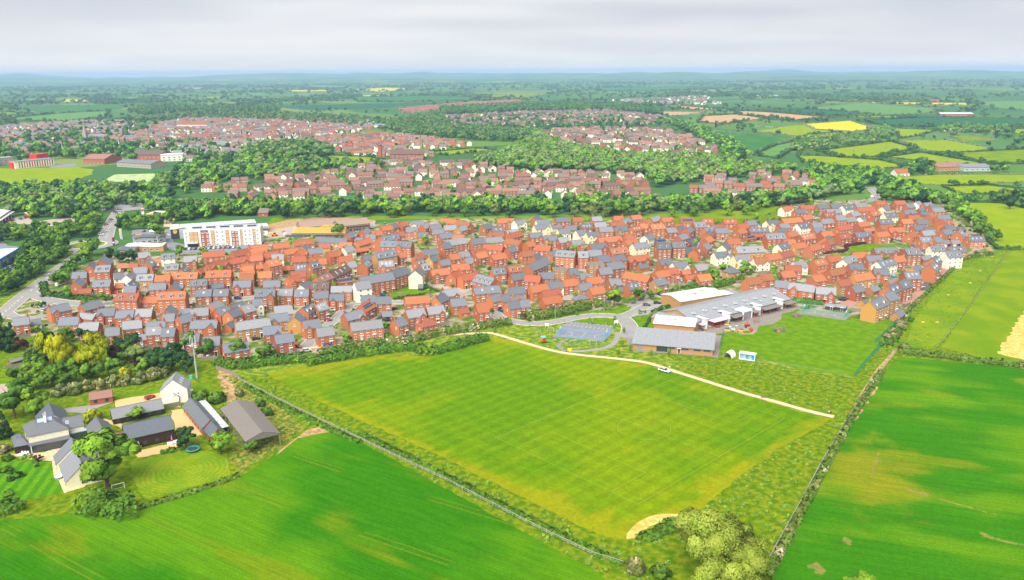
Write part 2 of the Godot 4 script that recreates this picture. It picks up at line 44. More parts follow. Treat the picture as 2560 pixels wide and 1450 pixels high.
const HOUSES := [
[-258.9,-476.9,103,10.5,6.9,"gR2"],
[-256.9,-487.9,101,10.5,9,"gR2"],
[-242.5,-460.5,7,8.3,7.6,"gR3d2"],
[-254.2,-454.8,16,7.9,6.9,"gR2"],
[-246.3,-436.4,104,10.5,6.9,"gR2"],
[-231.2,-435.3,7,9.4,6.9,"gR2d1"],
[-238.5,-429.6,10,6.9,4.8,"rR1"],
[-239.8,-507.3,30,7.1,6.9,"gR2t"],
[-226.9,-484.4,98,10.5,6.9,"gR2d1"],
[-222.5,-503.8,14,8.3,6.9,"gC2d2"],
[-245.1,-489.2,12,6.9,4.8,"rR1g"],
[-238.8,-489.7,17,5.2,4.8,"rR1"],
[-229.7,-502.9,14,4.8,4.8,"rR1g"],
[-223.2,-465.7,10,8.1,6.9,"gB2"],
[-207.6,-473.6,10,8,6.9,"gB2d2"],
[-197.6,-464.7,99,10.5,6.9,"gB2s2"],
[-204.6,-494.8,17,7.8,6.9,"gR2t"],
[-195,-508.3,19,13.7,6.9,"rR2"],
[-178.6,-511.7,50,11.9,6.9,"rR2"],
[-169.2,-518.3,43,10.4,6.9,"rR2"],
[-182,-479.5,55,15.1,6.9,"rR2t"],
[-172.7,-490.2,43,12.4,6.9,"rR2t"],
[-168.9,-446,8,14.1,7.6,"rR3d2"],
[-190.8,-451.7,7,14.3,6.9,"rR2d2"],
[-201.3,-445.7,8,8.5,6.9,"rR2"],
[-212.4,-448.1,7,9.3,6.9,"gB2d2"],
[-230,-451.9,30,5.6,6.9,"gC2"],
[-222.6,-449.7,90,8.3,6.9,"gC2"],
[-224.5,-456.2,9,6.6,4.8,"rR1"],
[-213.4,-430.9,100,10.5,6.9,"gC2s1"],
[-224.4,-440.8,9,4.8,4.8,"rR1g"],
[-209.1,-421.7,10,6.4,6.9,"gR2"],
[-196.5,-427.6,13,8.7,6.9,"gR2"],
[-187,-425.9,99,10.5,6.9,"gR2t"],
[-176.6,-435.3,13,8.9,6.9,"gR2d2"],
[-150.9,-431.5,8,9.7,6.9,"gR2t"],
[-153.6,-447.6,9,8,6.9,"rR2"],
[-160.9,-472.9,10,7.7,6.9,"rR2"],
[-166.1,-502.1,27,9.7,6.9,"rR2"],
[-191.2,-476.4,82,9,4.8,"rR1"],
[-168.3,-439,30,6.8,4.8,"gR1"],
[-198.8,-397.9,-5,12.1,7.6,"rR3d2"],
[-189,-401.2,4,7.4,6,"rR2c"],
[-177,-399.9,8,14,7.6,"rR3d3"],
[-165.5,-413.5,5,8.3,6.9,"gR2s1"],
[-156.5,-414,6,8,6.9,"gR2s1"],
[-229.1,-385.9,48,9.6,6.9,"gR2t"],
[-215.4,-391,57,10.1,6.9,"gR2"],
[-212.2,-381.6,-18,9.5,4.8,"gR1s2"],
[-201.2,-379.1,9,8.1,6.9,"gR2t"],
[-190.2,-375.4,6,8.5,6.9,"gR2t"],
[-181.9,-377.4,6,8.1,6.9,"gR2t"],
[-171.2,-379.8,98,9.6,6.9,"gR2"],
[-166.1,-389.1,8,5.5,4.8,"gR1"],
[-154.8,-378.3,13,8.4,6.9,"gR2t"],
[-151.6,-388.9,82,8.4,6.9,"gR2"],
[-144.1,-379.5,53,6.8,6.9,"gR2s1"],
[-139.1,-387,56,7.1,6.9,"gR2s1"],
[-211.8,-364.5,8,9,6.9,"gR2"],
[-197.9,-355.8,7,8.8,6.9,"gR2"],
[-235.6,-365,29,6.7,6.9,"gR2"],
[-233.6,-372.6,29,4.8,4.8,"gW1"],
[-183.4,-348.2,17,6,6.9,"gR2"],
[-179.1,-358.2,22,8.2,6.9,"gR2"],
[-167.3,-356.9,12,8.2,6.9,"gC2"],
[-164.6,-349,11,6.2,6.9,"gR2s1"],
[-156.9,-346.5,6,6,6.9,"gR2s1"],
[-166,-369.1,7,5.5,6.9,"gR2"],
[-158.3,-367.3,51,6.9,6.9,"gR2"],
[-144.9,-358.1,4,12.3,6.9,"gR2t"],
[-135.7,-365.8,76,6.5,4.8,"gR1"],
[-143.1,-338.7,5,6.6,6.9,"gR2"],
[-132.7,-333.7,9,7.3,6.9,"gR2"],
[-119.8,-325.7,29,10.3,6.9,"gR2"],
[-152.2,-334.9,3,5,4.8,"gR1"],
[-170.8,-347.9,24,4.8,4.8,"gR1"],
[-145.1,-543.7,35,14.1,6.9,"rB2"],
[-157.8,-533.5,27,10.8,6.9,"rR2"],
[-171.2,-526.2,30,12.8,6.9,"rR2"],
[-140.1,-525.3,95,10.5,6.9,"gB2"],
[-130.2,-515.7,25,9.3,6.9,"gB2"],
[-126.2,-550.4,-17,24.6,6.9,"gB2"],
[-130.4,-544.5,4,7.8,4.8,"rB1"],
[-113.3,-533.2,3,8.6,6.9,"rR2d1"],
[-103.6,-543.1,59,15,6.9,"rB2"],
[-109.5,-520,55,8.4,6.9,"gC2"],
[-145.9,-515.1,32,9.4,6.9,"rR2"],
[-138.4,-511.4,59,7.1,6.9,"rR2t"],
[-135,-492,24,8.9,6.9,"rR2"],
[-126.2,-496.2,85,9.7,6.9,"rR2"],
[-120.2,-485.2,18,8.1,6.9,"rR2"],
[-115.5,-506.7,46,10.1,6.9,"rR2t"],
[-105.2,-491.5,25,8.5,6.9,"rR2"],
[-102.8,-532.1,40,10.9,4.8,"rR1g"],
[-99.7,-475.3,39,7.9,6.9,"gC2"],
[-90.7,-478,82,10.5,6.9,"gR2s2"],
[-91.4,-494.6,35,7.6,6.9,"gR2t"],
[-80.7,-493.4,39,14.4,7.6,"gB3d3"],
[-82.4,-525.4,-6,10.9,7.6,"gR3d2"],
[-71.6,-523.3,-12,10.6,7.6,"gR3d2t"],
[-88,-557,44,16.3,6.9,"gR2d2"],
[-93,-543.3,76,9.9,6.9,"rR2"],
[-100.9,-561.1,1,6.9,6.9,"gC2"],
[-109,-582,76,10.5,6.9,"gR2"],
[-117.1,-568.8,66,9.5,6.9,"gR2t"],
[-110.5,-566.6,11,5.4,4.8,"gR1"],
[-99.6,-574.7,39,7.8,6.9,"rR2"],
[-94.7,-594.4,36,8.8,6.9,"rR2"],
[-91.2,-602.8,51,7.1,6.9,"gR2"],
[-85.3,-610.2,70,10.5,6.9,"rR2"],
[-81.9,-570.8,22,7.3,6.9,"rR2t"],
[-74.5,-586.9,4,8.6,6.9,"gR2t"],
[-64.1,-567,4,7.8,6.9,"gR2"],
[-73.7,-613.2,12,9.9,6.9,"gC2t"],
[-66.3,-602,68,10.5,6.9,"gR2t"],
[-58.2,-598.5,22,9,6.9,"gR2"],
[-48.5,-621.4,-39,15,6.9,"rR2"],
[-36.8,-609,-52,18.3,6.9,"rR2"],
[-54,-578.2,4,8.3,6.9,"gR2"],
[-46.7,-593.9,18,9.4,6.9,"gR2"],
[-47.7,-563.7,34,10.5,6.9,"gR2"],
[-37.5,-556.2,8,9,6.9,"rC2"],
[-44,-518.6,40,6.5,7.6,"gR3"],
[-41.5,-528.1,42,8.7,7.6,"gB3"],
[-34.9,-533.1,35,7.6,7.6,"gR3"],
[-38.1,-590.8,59,9.3,6.9,"gB2"],
[-150.2,-498.6,16,7.3,6.9,"gC2"],
[-156.9,-506,41,9.3,6.9,"rR2"],
[-163.5,-495.9,28,7.9,6.9,"rR2"],
[-145.7,-472.3,48,8.7,7.6,"rR3s2"],
[-159.6,-465.5,25,7.7,6.9,"rR2"],
[-157.5,-484.2,17,4.8,4.8,"rR1"],
[-127.2,-469.9,7,7.4,6.9,"gR2s4"],
[-119.2,-465.9,50,6.4,7.6,"gR3d2"],
[-140.3,-479.9,19,5.1,4.8,"rR1g"],
[-135.5,-481.3,13,4.8,4.8,"rR1g"],
[-124.8,-452.9,11,8.5,6.9,"rR2"],
[-155.2,-454.3,12,8,6.9,"rR2"],
[-144.6,-452.8,10,7.8,6.9,"rR2"],
[-166.7,-455.8,25,4.8,6.9,"rR2"],
[-125.3,-441.6,50,7.3,6.9,"rR2t"],
[-103,-459.4,72,19.6,6.9,"bR2s5"],
[-109,-444.1,66,12.5,6.9,"bR2s2"],
[-97.6,-449.5,30,7.5,4.8,"bR1k"],
[-115.3,-425.7,88,10.5,6.9,"gC2"],
[-106.6,-427.5,5,10.2,6.9,"bR2d2"],
[-134.3,-431.6,8,9.2,6.9,"gR2"],
[-129.7,-404.2,6,10.4,7.6,"gR3d2t"],
[-121.4,-413.4,4,7.2,6.9,"gR2s1"],
[-112.5,-411.5,4,7.6,6.9,"gR2s1"],
[-101.2,-408,6,7.4,6.9,"gR2"],
[-91.8,-402.5,7,7.4,6.9,"gR2t"],
[-92.9,-419.9,2,11.2,6,"gR2"],
[-76.2,-432.5,35,19.9,8,"gR3"],
[-65.6,-446.1,56,13.5,8,"gR3"],
[-54.9,-445.5,88,10.5,8,"gC3"],
[-81.5,-417.8,28,8.4,8,"gC3"],
[-77.7,-477.9,18,8.9,6.9,"gR2s6t"],
[-72.2,-501.9,47,5.3,6.9,"rR2"],
[-59.7,-497,81,10.5,6.9,"rR2"],
[-53.7,-509.8,23,9.8,6.9,"gB2"],
[-56,-471,40,5.5,7.6,"gR3d2"],
[-52,-459.2,39,5.3,7.6,"gR3d2"],
[-50.2,-490.6,54,6.6,6.9,"gB2"],
[-42,-480.2,31,6.8,6.9,"gR2"],
[-37.3,-495.9,33,6.8,6.9,"rR2"],
[-31.6,-502.3,28,8.2,6.9,"gC2"],
[-27.4,-484.4,36,6.1,6.9,"gR2t"],
[-31.3,-467.9,17,10.7,6.9,"rR2"],
[-42.6,-456,23,11.2,6.9,"rR2t"],
[-33.2,-448.5,64,9.5,6.9,"rR2"],
[-25.2,-444.5,37,11.5,6.9,"rR2"],
[-20.3,-500,39,8.7,6.9,"rR2"],
[-49.3,-397,15,12.7,6.9,"rR2"],
[-37.8,-399.5,66,9.4,6.9,"gR2"],
[-33.4,-410.6,27,9,6.9,"gR2t"],
[-74.9,-399.2,10,7.5,6.9,"gR2"],
[-66.5,-396.8,10,7.6,6.9,"gR2"],
[-74.4,-385.6,72,9.9,6.9,"rR2k"],
[-77.5,-370.9,43,10,6.9,"gR2t"],
[-97,-385.8,49,6.3,6.9,"gR2s4"],
[-102.9,-380.5,75,6.9,6.9,"gR2d2"],
[-114,-379.9,21,8.7,8,"gR2"],
[-131.9,-393,27,6.6,6.9,"gC2t"],
[-133.4,-383.3,55,6.6,6.9,"gR2s1"],
[-137.9,-375.4,67,6.5,6.9,"gR2"],
[-122.3,-357.7,27,15.7,7,"gB2"],
[-113,-367.5,23,9.4,6.9,"gB2t"],
[-104.1,-366.5,95,9.8,6.9,"gB2"],
[-110.5,-348.5,19,8.1,6.9,"gR2t"],
[-101.8,-336.6,27,8,6.9,"gR2"],
[-94.6,-357.1,29,8.1,6.9,"gR2t"],
[-85.6,-345.7,24,7.7,6.9,"gR2"],
[-68.3,-354.8,21,14.7,6.9,"gR2"],
[-62.6,-382.3,8,4.9,4.8,"gR1g"],
[-53.6,-359.3,47,5.5,6.9,"gR2"],
[-40.3,-359.1,37,8.7,6.9,"rR2h"],
[-47.8,-373.7,31,9.5,6.9,"gR2t"],
[-38.3,-378.8,24,8.7,6.9,"gR2t"],
[-27.8,-391.9,19,7.9,6.9,"gR2"],
[-24.5,-386.8,23,4.9,4.8,"rR1"],
[-13.8,-415.7,18,14.5,6.9,"gR2s2"],
[-14.2,-427.6,-46,14.3,8,"gR3d4"],
[-8.3,-457.2,23,8.1,6.9,"gR2d2"],
[1.3,-462.6,22,8.4,6.9,"rR2d2"],
[3,-443.9,30,8.5,6.9,"dR2"],
[1.8,-414.1,22,10,6.9,"gB2"],
[-9.6,-399.4,36,5.4,6.9,"gR2"],
[-3.8,-399.8,24,5,6.9,"gR2"],
[0.1,-386.7,30,6.6,6.9,"gR2"],
[6.1,-389.2,15,5.1,6.9,"gR2"],
[3.1,-395.8,33,6.5,6.9,"gB2"],
[-15.4,-381.4,19,5.9,9,"rR2"],
[14.2,-418.2,31,11.1,6.9,"rR2"],
[23.1,-424.8,17,9.4,6.9,"gC2"],
[20.7,-407.8,20,10.5,6.9,"rR2t"],
[20.1,-395.2,25,10.6,6.9,"rR2"],
[31.7,-429.5,19,8.7,6.9,"rR2"],
[39.7,-420.7,22,7.4,6.9,"gB2t"],
[45.3,-412.9,26,8.7,6.9,"rR2"],
[36.6,-410.1,33,7.8,4.8,"gB1h"],
[45.9,-434.2,18,9.1,6.9,"rR2"],
[57.1,-430.1,23,7.3,6.9,"gR2t"],
[65.8,-421,24,6.7,6.9,"gR2s2"],
[60.3,-425,18,5.8,4.8,"gR1"],
[72,-441.1,-41,16.7,6.9,"rR2"],
[82.1,-430.3,35,8.1,6.9,"gB2"],
[86.5,-448.2,27,9.5,6.9,"rR2"],
[94.6,-455,18,6.7,6.9,"rR2"],
[104,-463.6,18,5.8,4.8,"rR1g"],
[94.3,-477.5,23,8.8,6.9,"gR2t"],
[101.4,-469,27,10.4,6.9,"gC2t"],
[80.9,-479,28,7.1,4.8,"gR1"],
[78.9,-487.4,24,16,6.9,"rR2t"],
[99.4,-512.7,11,9.4,7.6,"dR3d2"],
[110,-516.6,7,8.9,7.6,"dR3d2"],
[86.3,-525.5,28,12.4,6.9,"gC2"],
[81.5,-536.9,35,10.8,6.9,"rR2"],
[96.3,-553.5,54,10.5,6.9,"gC2"],
[105.4,-554.2,20,6.4,4.8,"dR1k"],
[69.8,-510.1,25,13.2,6.9,"rR2d2"],
[57.7,-524.7,27,12.8,6.9,"gR2t"],
[68,-545.8,25,18.8,6.9,"rR2t"],
[26.9,-502.8,46,8.1,6.9,"gR2"],
[34.5,-491.7,-20,12.6,7.6,"gR3d3"],
[44.6,-489,4,6.2,7.6,"gR3d1"],
[52,-492.9,11,9.2,7.6,"gR3"],
[56.2,-477.1,20,8.3,7.6,"gR3"],
[60.5,-459.3,26,11.1,7.6,"gR3"],
[65.4,-478.3,33,8.8,7.6,"gR3"],
[49.5,-458,5,9.5,8.5,"FB4"],
[29.1,-454.5,5,9.7,7.6,"FB3"],
[53.6,-446.7,15,7.8,7.6,"gR3"],
[35.2,-444.6,19,5.4,7.6,"gR3t"],
[41.5,-443.3,16,6,6.9,"gR2"],
[19.5,-445.7,5,9,6.9,"gR2"],
[13.8,-461.5,57,16.4,8,"gR3"],
[19.7,-472.9,27,5.1,7.6,"gB3"],
[14.9,-481.6,69,10.5,7.6,"gR3"],
[12.1,-439,-15,9.1,6.9,"rR2"],
[-8.9,-495.8,31,10.2,6.9,"rR2"],
[-0.4,-516.7,39,6.5,6.9,"gR2"],
[9.3,-503.1,32,8.9,6.9,"rR2"],
[-21.7,-507.6,31,11.9,6.9,"rR2"],
[-11.6,-522.4,-21,13.2,6.9,"rR2"],
[-23.3,-532.4,23,9.2,7.6,"gR3"],
[-12.6,-547.5,15,12,6.9,"gB2"],
[1.7,-539.7,-42,13.8,6.9,"rR2"],
[11.8,-532.7,42,6.5,6.9,"rR2"],
[21.1,-519.6,-21,10.9,6.9,"rR2"],
[27.9,-552.4,-12,9.3,6.9,"gR2t"],
[35.9,-546.1,19,7.7,6.9,"gR2t"],
[44.9,-536.3,16,8.5,6.9,"gR2t"],
[49.7,-571,33,7.5,6.9,"gC2t"],
[57.7,-564.1,22,9.3,6.9,"gC2t"],
[69.8,-582.7,15,10.5,6.9,"gR2"],
[81.4,-585.1,23,10.4,6.9,"gB2t"],
[92.2,-585.3,35,8.9,6.9,"rR2s3"],
[98.8,-594.5,11,8.3,6.9,"rR2"],
[81.6,-553,56,10.5,6.9,"rR2"],
[17.3,-563.1,16,9.5,6.9,"gR2t"],
[2.3,-565.5,54,13.6,6.9,"rR2"],
[-0.1,-575,24,8.8,6.9,"gR2"],
[-12,-565.2,23,11.6,6.9,"rR2t"],
[-10.3,-585.6,19,8.9,6.9,"gR2s2"],
[-18.8,-597.4,50,10,6.9,"gR2"],
[-5.5,-621.4,10,11.8,6.9,"rR2t"],
[5.9,-614.8,40,10.2,6.9,"gC2t"],
[19.7,-632.2,74,10.5,6.9,"gR2"],
[24.2,-614.8,17,10.5,6.9,"gC2"],
[22.6,-594.6,24,12.6,6.9,"gC2t"],
[34.1,-609.4,31,8.7,4.8,"gC1"],
[39.8,-624.2,17,10.7,6.9,"gR2"],
[38.2,-577.2,18,9.1,6.9,"gC2"],
[44,-589.2,22,8.7,6.9,"gR2"],
[52,-624.5,13,7.7,6.9,"rR2"],
[56.6,-596.4,14,8.3,6.9,"dR2s3"],
[67.7,-626.9,12,8.2,6.9,"gR2"],
[67.5,-601.6,13,9.3,6.9,"gR2"],
[85.2,-628.3,13,7.8,6.9,"rR2"],
[89.2,-616.9,49,11.5,6.9,"gR2t"],
[99.7,-632.6,27,9.6,6.9,"rR2"],
[81.8,-619.4,22,8.3,4.8,"rR1"],
[104.5,-609.3,61,10.5,6.9,"rR2"],
[113.4,-624.4,49,12.4,6.9,"gR2"],
[122.5,-621.4,24,10.3,6.9,"rR2t"],
[107.2,-580.2,16,10.3,7.6,"rR3s2"],
[117.4,-578.2,20,8.1,6.9,"gR2"],
[125.6,-584.9,58,10.5,6.9,"gR2"],
[137.7,-616.7,3,10.1,6.9,"rR2k"],
[129.8,-610.1,22,8.2,4.8,"rR1"],
[152.9,-614,8,8.8,6.9,"rR2s2"],
[140,-586.4,14,9.3,7.6,"gR3d2"],
[169.5,-611.4,10,10.4,6.9,"rR2s2"],
[159.4,-608,15,10.7,4.8,"rR1"],
[145.6,-579.3,45,13.2,6.9,"gR2"],
[141.4,-564,64,10.5,6.9,"gR2"],
[153.6,-574.9,9,9.6,6.9,"gR2"],
[120.3,-553.6,49,10.5,6.9,"gR2"],
[130.3,-579.5,57,10.5,6.9,"gR2"],
[136.3,-544.3,54,10.5,6.9,"rR2"],
[129.3,-521.1,58,10.5,6.9,"gR2"],
[120.5,-507.9,58,10.5,6.9,"rR2d1"],
[142,-520.3,59,10.5,6.9,"gC2"],
[152.2,-536.6,11,9.4,6.9,"rR2"],
[173.5,-591.4,28,10.2,6.9,"rR2"],
[167.2,-573,39,10.1,6.9,"rR2"],
[183.6,-604.5,17,9.5,6.9,"gR2"],
[200.6,-606,29,12.2,6.9,"gC2t"],
[195.3,-610.2,37,9.8,4.8,"gC1"],
[181.9,-577.1,5,14.8,6,"gR2s3"],
[179.2,-571.3,9,9.9,4.8,"rR1g"],
[171.9,-564.4,33,9.4,4.8,"rR1k"],
[182.1,-541.7,10,14.1,7.6,"gR3d3"],
[152.6,-500.5,9,18.7,7.6,"gB3d2"],
[180.8,-520.7,37,10.7,6.9,"gC2s1"],
[196.4,-571.5,33,9.9,6.9,"gR2t"],
[200.2,-561.3,42,12.5,6.9,"rR2"],
[189.4,-533.3,23,8.8,6.9,"rR2"],
[192.3,-521.9,26,10.2,6.9,"rB2"],
[164.1,-489.6,28,12,6.9,"rB2"],
[174.7,-496.8,33,12.2,6.9,"rB2"],
[153.6,-478.9,9,9.5,6.9,"rC2t"],
[143.7,-487.1,16,10.3,6.9,"gC2t"],
[133.4,-496.3,17,10.1,6.9,"gC2t"],
[129.9,-456.7,27,7.8,6.9,"gB2h"],
[112.8,-463.5,25,8.5,6.9,"gR2"],
[104.6,-451.1,14,7.9,4.8,"rR1g"],
[108.9,-438.9,19,8.3,6.9,"rR2"],
[135.5,-430.9,22,12,6.9,"rR2t"],
[144.1,-438.7,15,8.1,6.9,"rR2"],
[158.3,-445.3,21,9,6.9,"rR2"],
[167,-459.2,-11,9.3,6.9,"rR2"],
[173.9,-468.9,14,8.3,6.9,"gC2"],
[207.7,-551.1,29,12.8,6.9,"rR2s4"],
[200,-516.4,43,14.9,6.9,"rR2"],
[187.2,-473.5,32,10.2,6.9,"rR2s2"],
[184.2,-460.8,35,8.8,4.8,"rR1"],
[172.3,-435.6,23,8.3,6.9,"rR2"],
[188.8,-450.4,28,13.3,6.9,"rR2t"],
[148.7,-422.8,-23,7.5,6.9,"gR2g"],
[157.4,-416,-33,13.7,6.9,"gR2t"],
[167.3,-408.8,-21,9.9,6.9,"gR2t"],
[183,-425.3,14,8.4,6.9,"rB2"],
[198.4,-437.8,26,15,6.9,"rB2"],
[184.9,-413.1,29,8.1,6.9,"gR2"],
[199.1,-423.3,36,7.7,4.8,"gR1"],
[214.5,-449.3,-6,8.5,6.9,"gR2t"],
[200,-483.7,27,10.6,6.9,"rR2"],
[204.4,-476,55,10.5,6.9,"gC2"],
[210.9,-483.1,19,5.9,6.9,"gR2d1"],
[204.8,-461.6,12,9.3,6.9,"gR2t"],
[219.8,-492.3,20,11.6,6.9,"rR2"],
[224.6,-483,7,9.2,6.9,"gR2"],
[242.7,-505.3,8,16.2,6.9,"gR2d3t"],
[226.7,-470.6,32,16.2,6.9,"gC2s4"],
[238.4,-480.8,18,10.2,6.9,"rR2"],
[255.7,-503.6,10,7.3,6.9,"gR2d2"],
[215.8,-532.3,49,10.5,6.9,"rR2"],
[219.3,-542.8,54,10.5,6.9,"gR2"],
[233.9,-551.7,27,10.9,6.9,"rR2s1"],
[249.7,-556.8,12,12.7,6.9,"gR2d2t"],
[263.2,-557.4,25,12,6.9,"rR2"],
[280.8,-572.9,13,12.8,6.9,"rR2t"],
[224.4,-559.5,34,11.7,6.9,"rR2"],
[225,-574,19,9.1,6.9,"gR2t"],
[247,-584.2,30,14.9,6.9,"rR2"],
[219.4,-592.4,32,11.7,6.9,"gC2d2"],
[230.4,-593.7,21,9,6.9,"gR2"],
[218.2,-613.6,21,17.6,6.9,"rR2"],
[235,-626.8,35,12.3,6.9,"rR2"],
[233,-668.8,29,12.2,6.9,"rC2t"],
[239,-655,23,10.1,6.9,"gR2"],
[251.5,-674.2,14,11.6,6.9,"rR2"],
[204.9,-591.8,25,8.8,6.9,"gR2"],
[267.3,-678.7,15,11.2,6.9,"dR2"],
[279.2,-679.9,12,10.4,6.9,"gR2"],
[287,-673.6,30,14.7,6.9,"gC2d2"],
[302.3,-685.2,15,11,6.9,"gR2"],
[257.6,-638.6,14,10.5,6.9,"rR2d2"],
[267.1,-654.5,11,13.3,6.9,"gR2"],
[244.1,-609.6,20,11.5,6.9,"gR2"],
[254.4,-610.2,16,8.7,7.6,"gR3"],
[264.9,-616.1,20,10,6.9,"gR2"],
[278.7,-641.6,38,10.9,6.9,"gR2"],
[275.2,-619.8,57,10.5,6.9,"gC2t"],
[297.1,-662.6,18,16.7,6.9,"rR2"],
[266.4,-596,31,12.9,6.9,"rR2"],
[269,-589.7,19,10.8,4.8,"rR1"],
[323.4,-693.9,23,11.2,6.9,"rR2t"],
[315,-666.3,43,10.5,6.9,"gC2"],
[295.7,-642.7,36,13.4,6.9,"rR2d1"],
[304.7,-634.3,18,11.9,6.9,"gC2d2"],
[288.1,-606.5,11,11.5,6.9,"gR2s2"],
[277.9,-583.5,23,11.5,6.9,"rR2"],
[341,-695.5,12,10.8,6.9,"rR2"],
[341.9,-678.8,21,8.4,6.9,"gR2"],
[354.2,-689.6,47,10.5,6.9,"gC2"],
[359.7,-683.5,24,9.1,6.9,"gR2"],
[358.4,-670.9,19,9,6.9,"gR2"],
[354.8,-657.2,14,11.2,6.9,"gR2"],
[352.6,-676.3,15,8.5,4.8,"gR1g"],
[344.8,-657.7,15,8.3,4.8,"gR1"],
[326.6,-648.6,32,15,6.9,"gR2t"],
[318.1,-622.9,13,11,6.9,"rR2"],
[334.7,-629.6,52,10.5,6.9,"rR2"],
[341.2,-622.6,13,11.1,6.9,"gR2"],
[315.2,-604.1,11,9.4,6.9,"gR2"],
[304.6,-606.9,14,9.7,6.9,"rR2"],
[330.8,-605.4,49,10.5,6,"rR2"],
[325.6,-590.5,49,10.5,6,"rR2"],
[323.2,-580,21,8.8,6.9,"gR2"],
[313.2,-564.5,28,9.4,6.9,"gR2"],
[319.4,-558.2,51,10.5,8,"gR2s2"],
[338.3,-590.8,18,7.4,4.8,"dR1g"],
[301.4,-580.8,17,10.3,6.9,"gR2t"],
[303.1,-570.8,23,6.7,6.9,"gR2"],
[297.7,-561.4,21,10.8,6.9,"gR2"],
[283.8,-555.6,42,10.5,6.9,"rR2"],
[284.8,-538.4,10,8.5,6.9,"gR2s2t"],
[292.6,-537.4,18,6.2,6.9,"gR2"],
[302.1,-543.7,13,6.6,4.8,"gR1g"],
[308.7,-543.6,13,6.7,4.8,"gR1g"],
[320.7,-540.3,7,11.6,6.9,"gR2s3"],
[278.6,-510.4,7,10.2,6.9,"gC2d2"],
[289.5,-507,6,11.2,6.9,"gR2s2"],
[273.5,-482.8,10,10.4,7.6,"gC3d2"],
[252.6,-491.6,9,10,7.6,"gR3d2"],
[264.5,-496.2,18,8.2,4.8,"gR1"],
[254.4,-467.3,51,10.5,7.6,"gR3d2"],
[244.6,-451.2,51,10.5,7.6,"gR3d2"],
[237.4,-454.6,43,10.5,6.9,"gB2"],
[223,-431.2,6,9.1,7.6,"gR3s4"],
[209.3,-412.7,36,9.6,7.6,"gR3d1"],
[199.6,-404.3,44,10.5,7.6,"gR3d2"],
[216.4,-438.6,38,9.7,4.8,"gR1"],
[191.2,-389.2,34,8.5,7.6,"gB3"],
[179.9,-377.5,41,14.6,7.6,"gB3d2"],
[183.8,-397.4,30,6.2,4.8,"gB1"],
[191.1,-377,49,8.8,4.8,"gB1g"],
]
const FARM := [
[-128.3,-282.8,102.7,8.1,9.5,2,"g","W","s3c","white gabled farmhouse with grey roof beside the gravel yard",5.4,"farmhouse","house"],
[-128.7,-280.3,82.5,2.1,6.2,1,"d","W","s1c","small white gabled extension with charcoal roof in front of the farmhouse",2.6,"extension","house"],
[-123.2,-247.1,32.5,14.9,8,1,"d","K","c","long black timber barn conversion with oak-framed windows",4.2,"barn_house","house"],
[-131.4,-241.4,28.8,5.5,6,1,"b","R","c","low brown-roofed brick annex joined to the black barn",2.9,"annex","house"],
[-136.2,-267.1,33.1,16.9,6.2,1,"g","K","c","long low grey-roofed shed behind the black barn",2.3,"long_shed","shed"],
[-156,-280.7,24.2,7.7,4.6,1,"b","R","c","small brick stable with a plum tiled roof",2.4,"stable","shed"],
[-140,-248.1,-54,11.2,6.6,1,"d","C","c","cream gabled cottage with steep grey roof between the two big houses",3.6,"cottage","house"],
[-111.4,-262.2,-54,24.5,5.6,1,"d","R","c","long brick stable range with a brown slate roof",2.6,"stable_range","shed"],
[-101.5,-249.3,-52.8,7.1,5.2,1,"d","R","c","lower end bay of the brick stable range",2.3,"stable_bay","shed"],
[-161.5,-257.9,-54.2,13.1,9,1,"d","C","s2c","grey-roofed house with dormer ends behind the cream farmhouse",3.4,"rear_house","house"],
[-151.5,-252.8,30.4,5.9,6.4,1,"d","C","s1c","right wing of the cream farmhouse with a small roof gable",3.9,"house_wing","house"],
[-139.5,-230.8,-54.2,6.8,11,1,"g","C","c","modern cream house with broad grey roof, rear half",3.1,"garden_house","house"],
[-133.6,-222.6,-54.1,14,9.6,1,"g","C","c","modern cream house with broad grey roof, front half with glazed gable",2.7,"garden_house","house"],
]
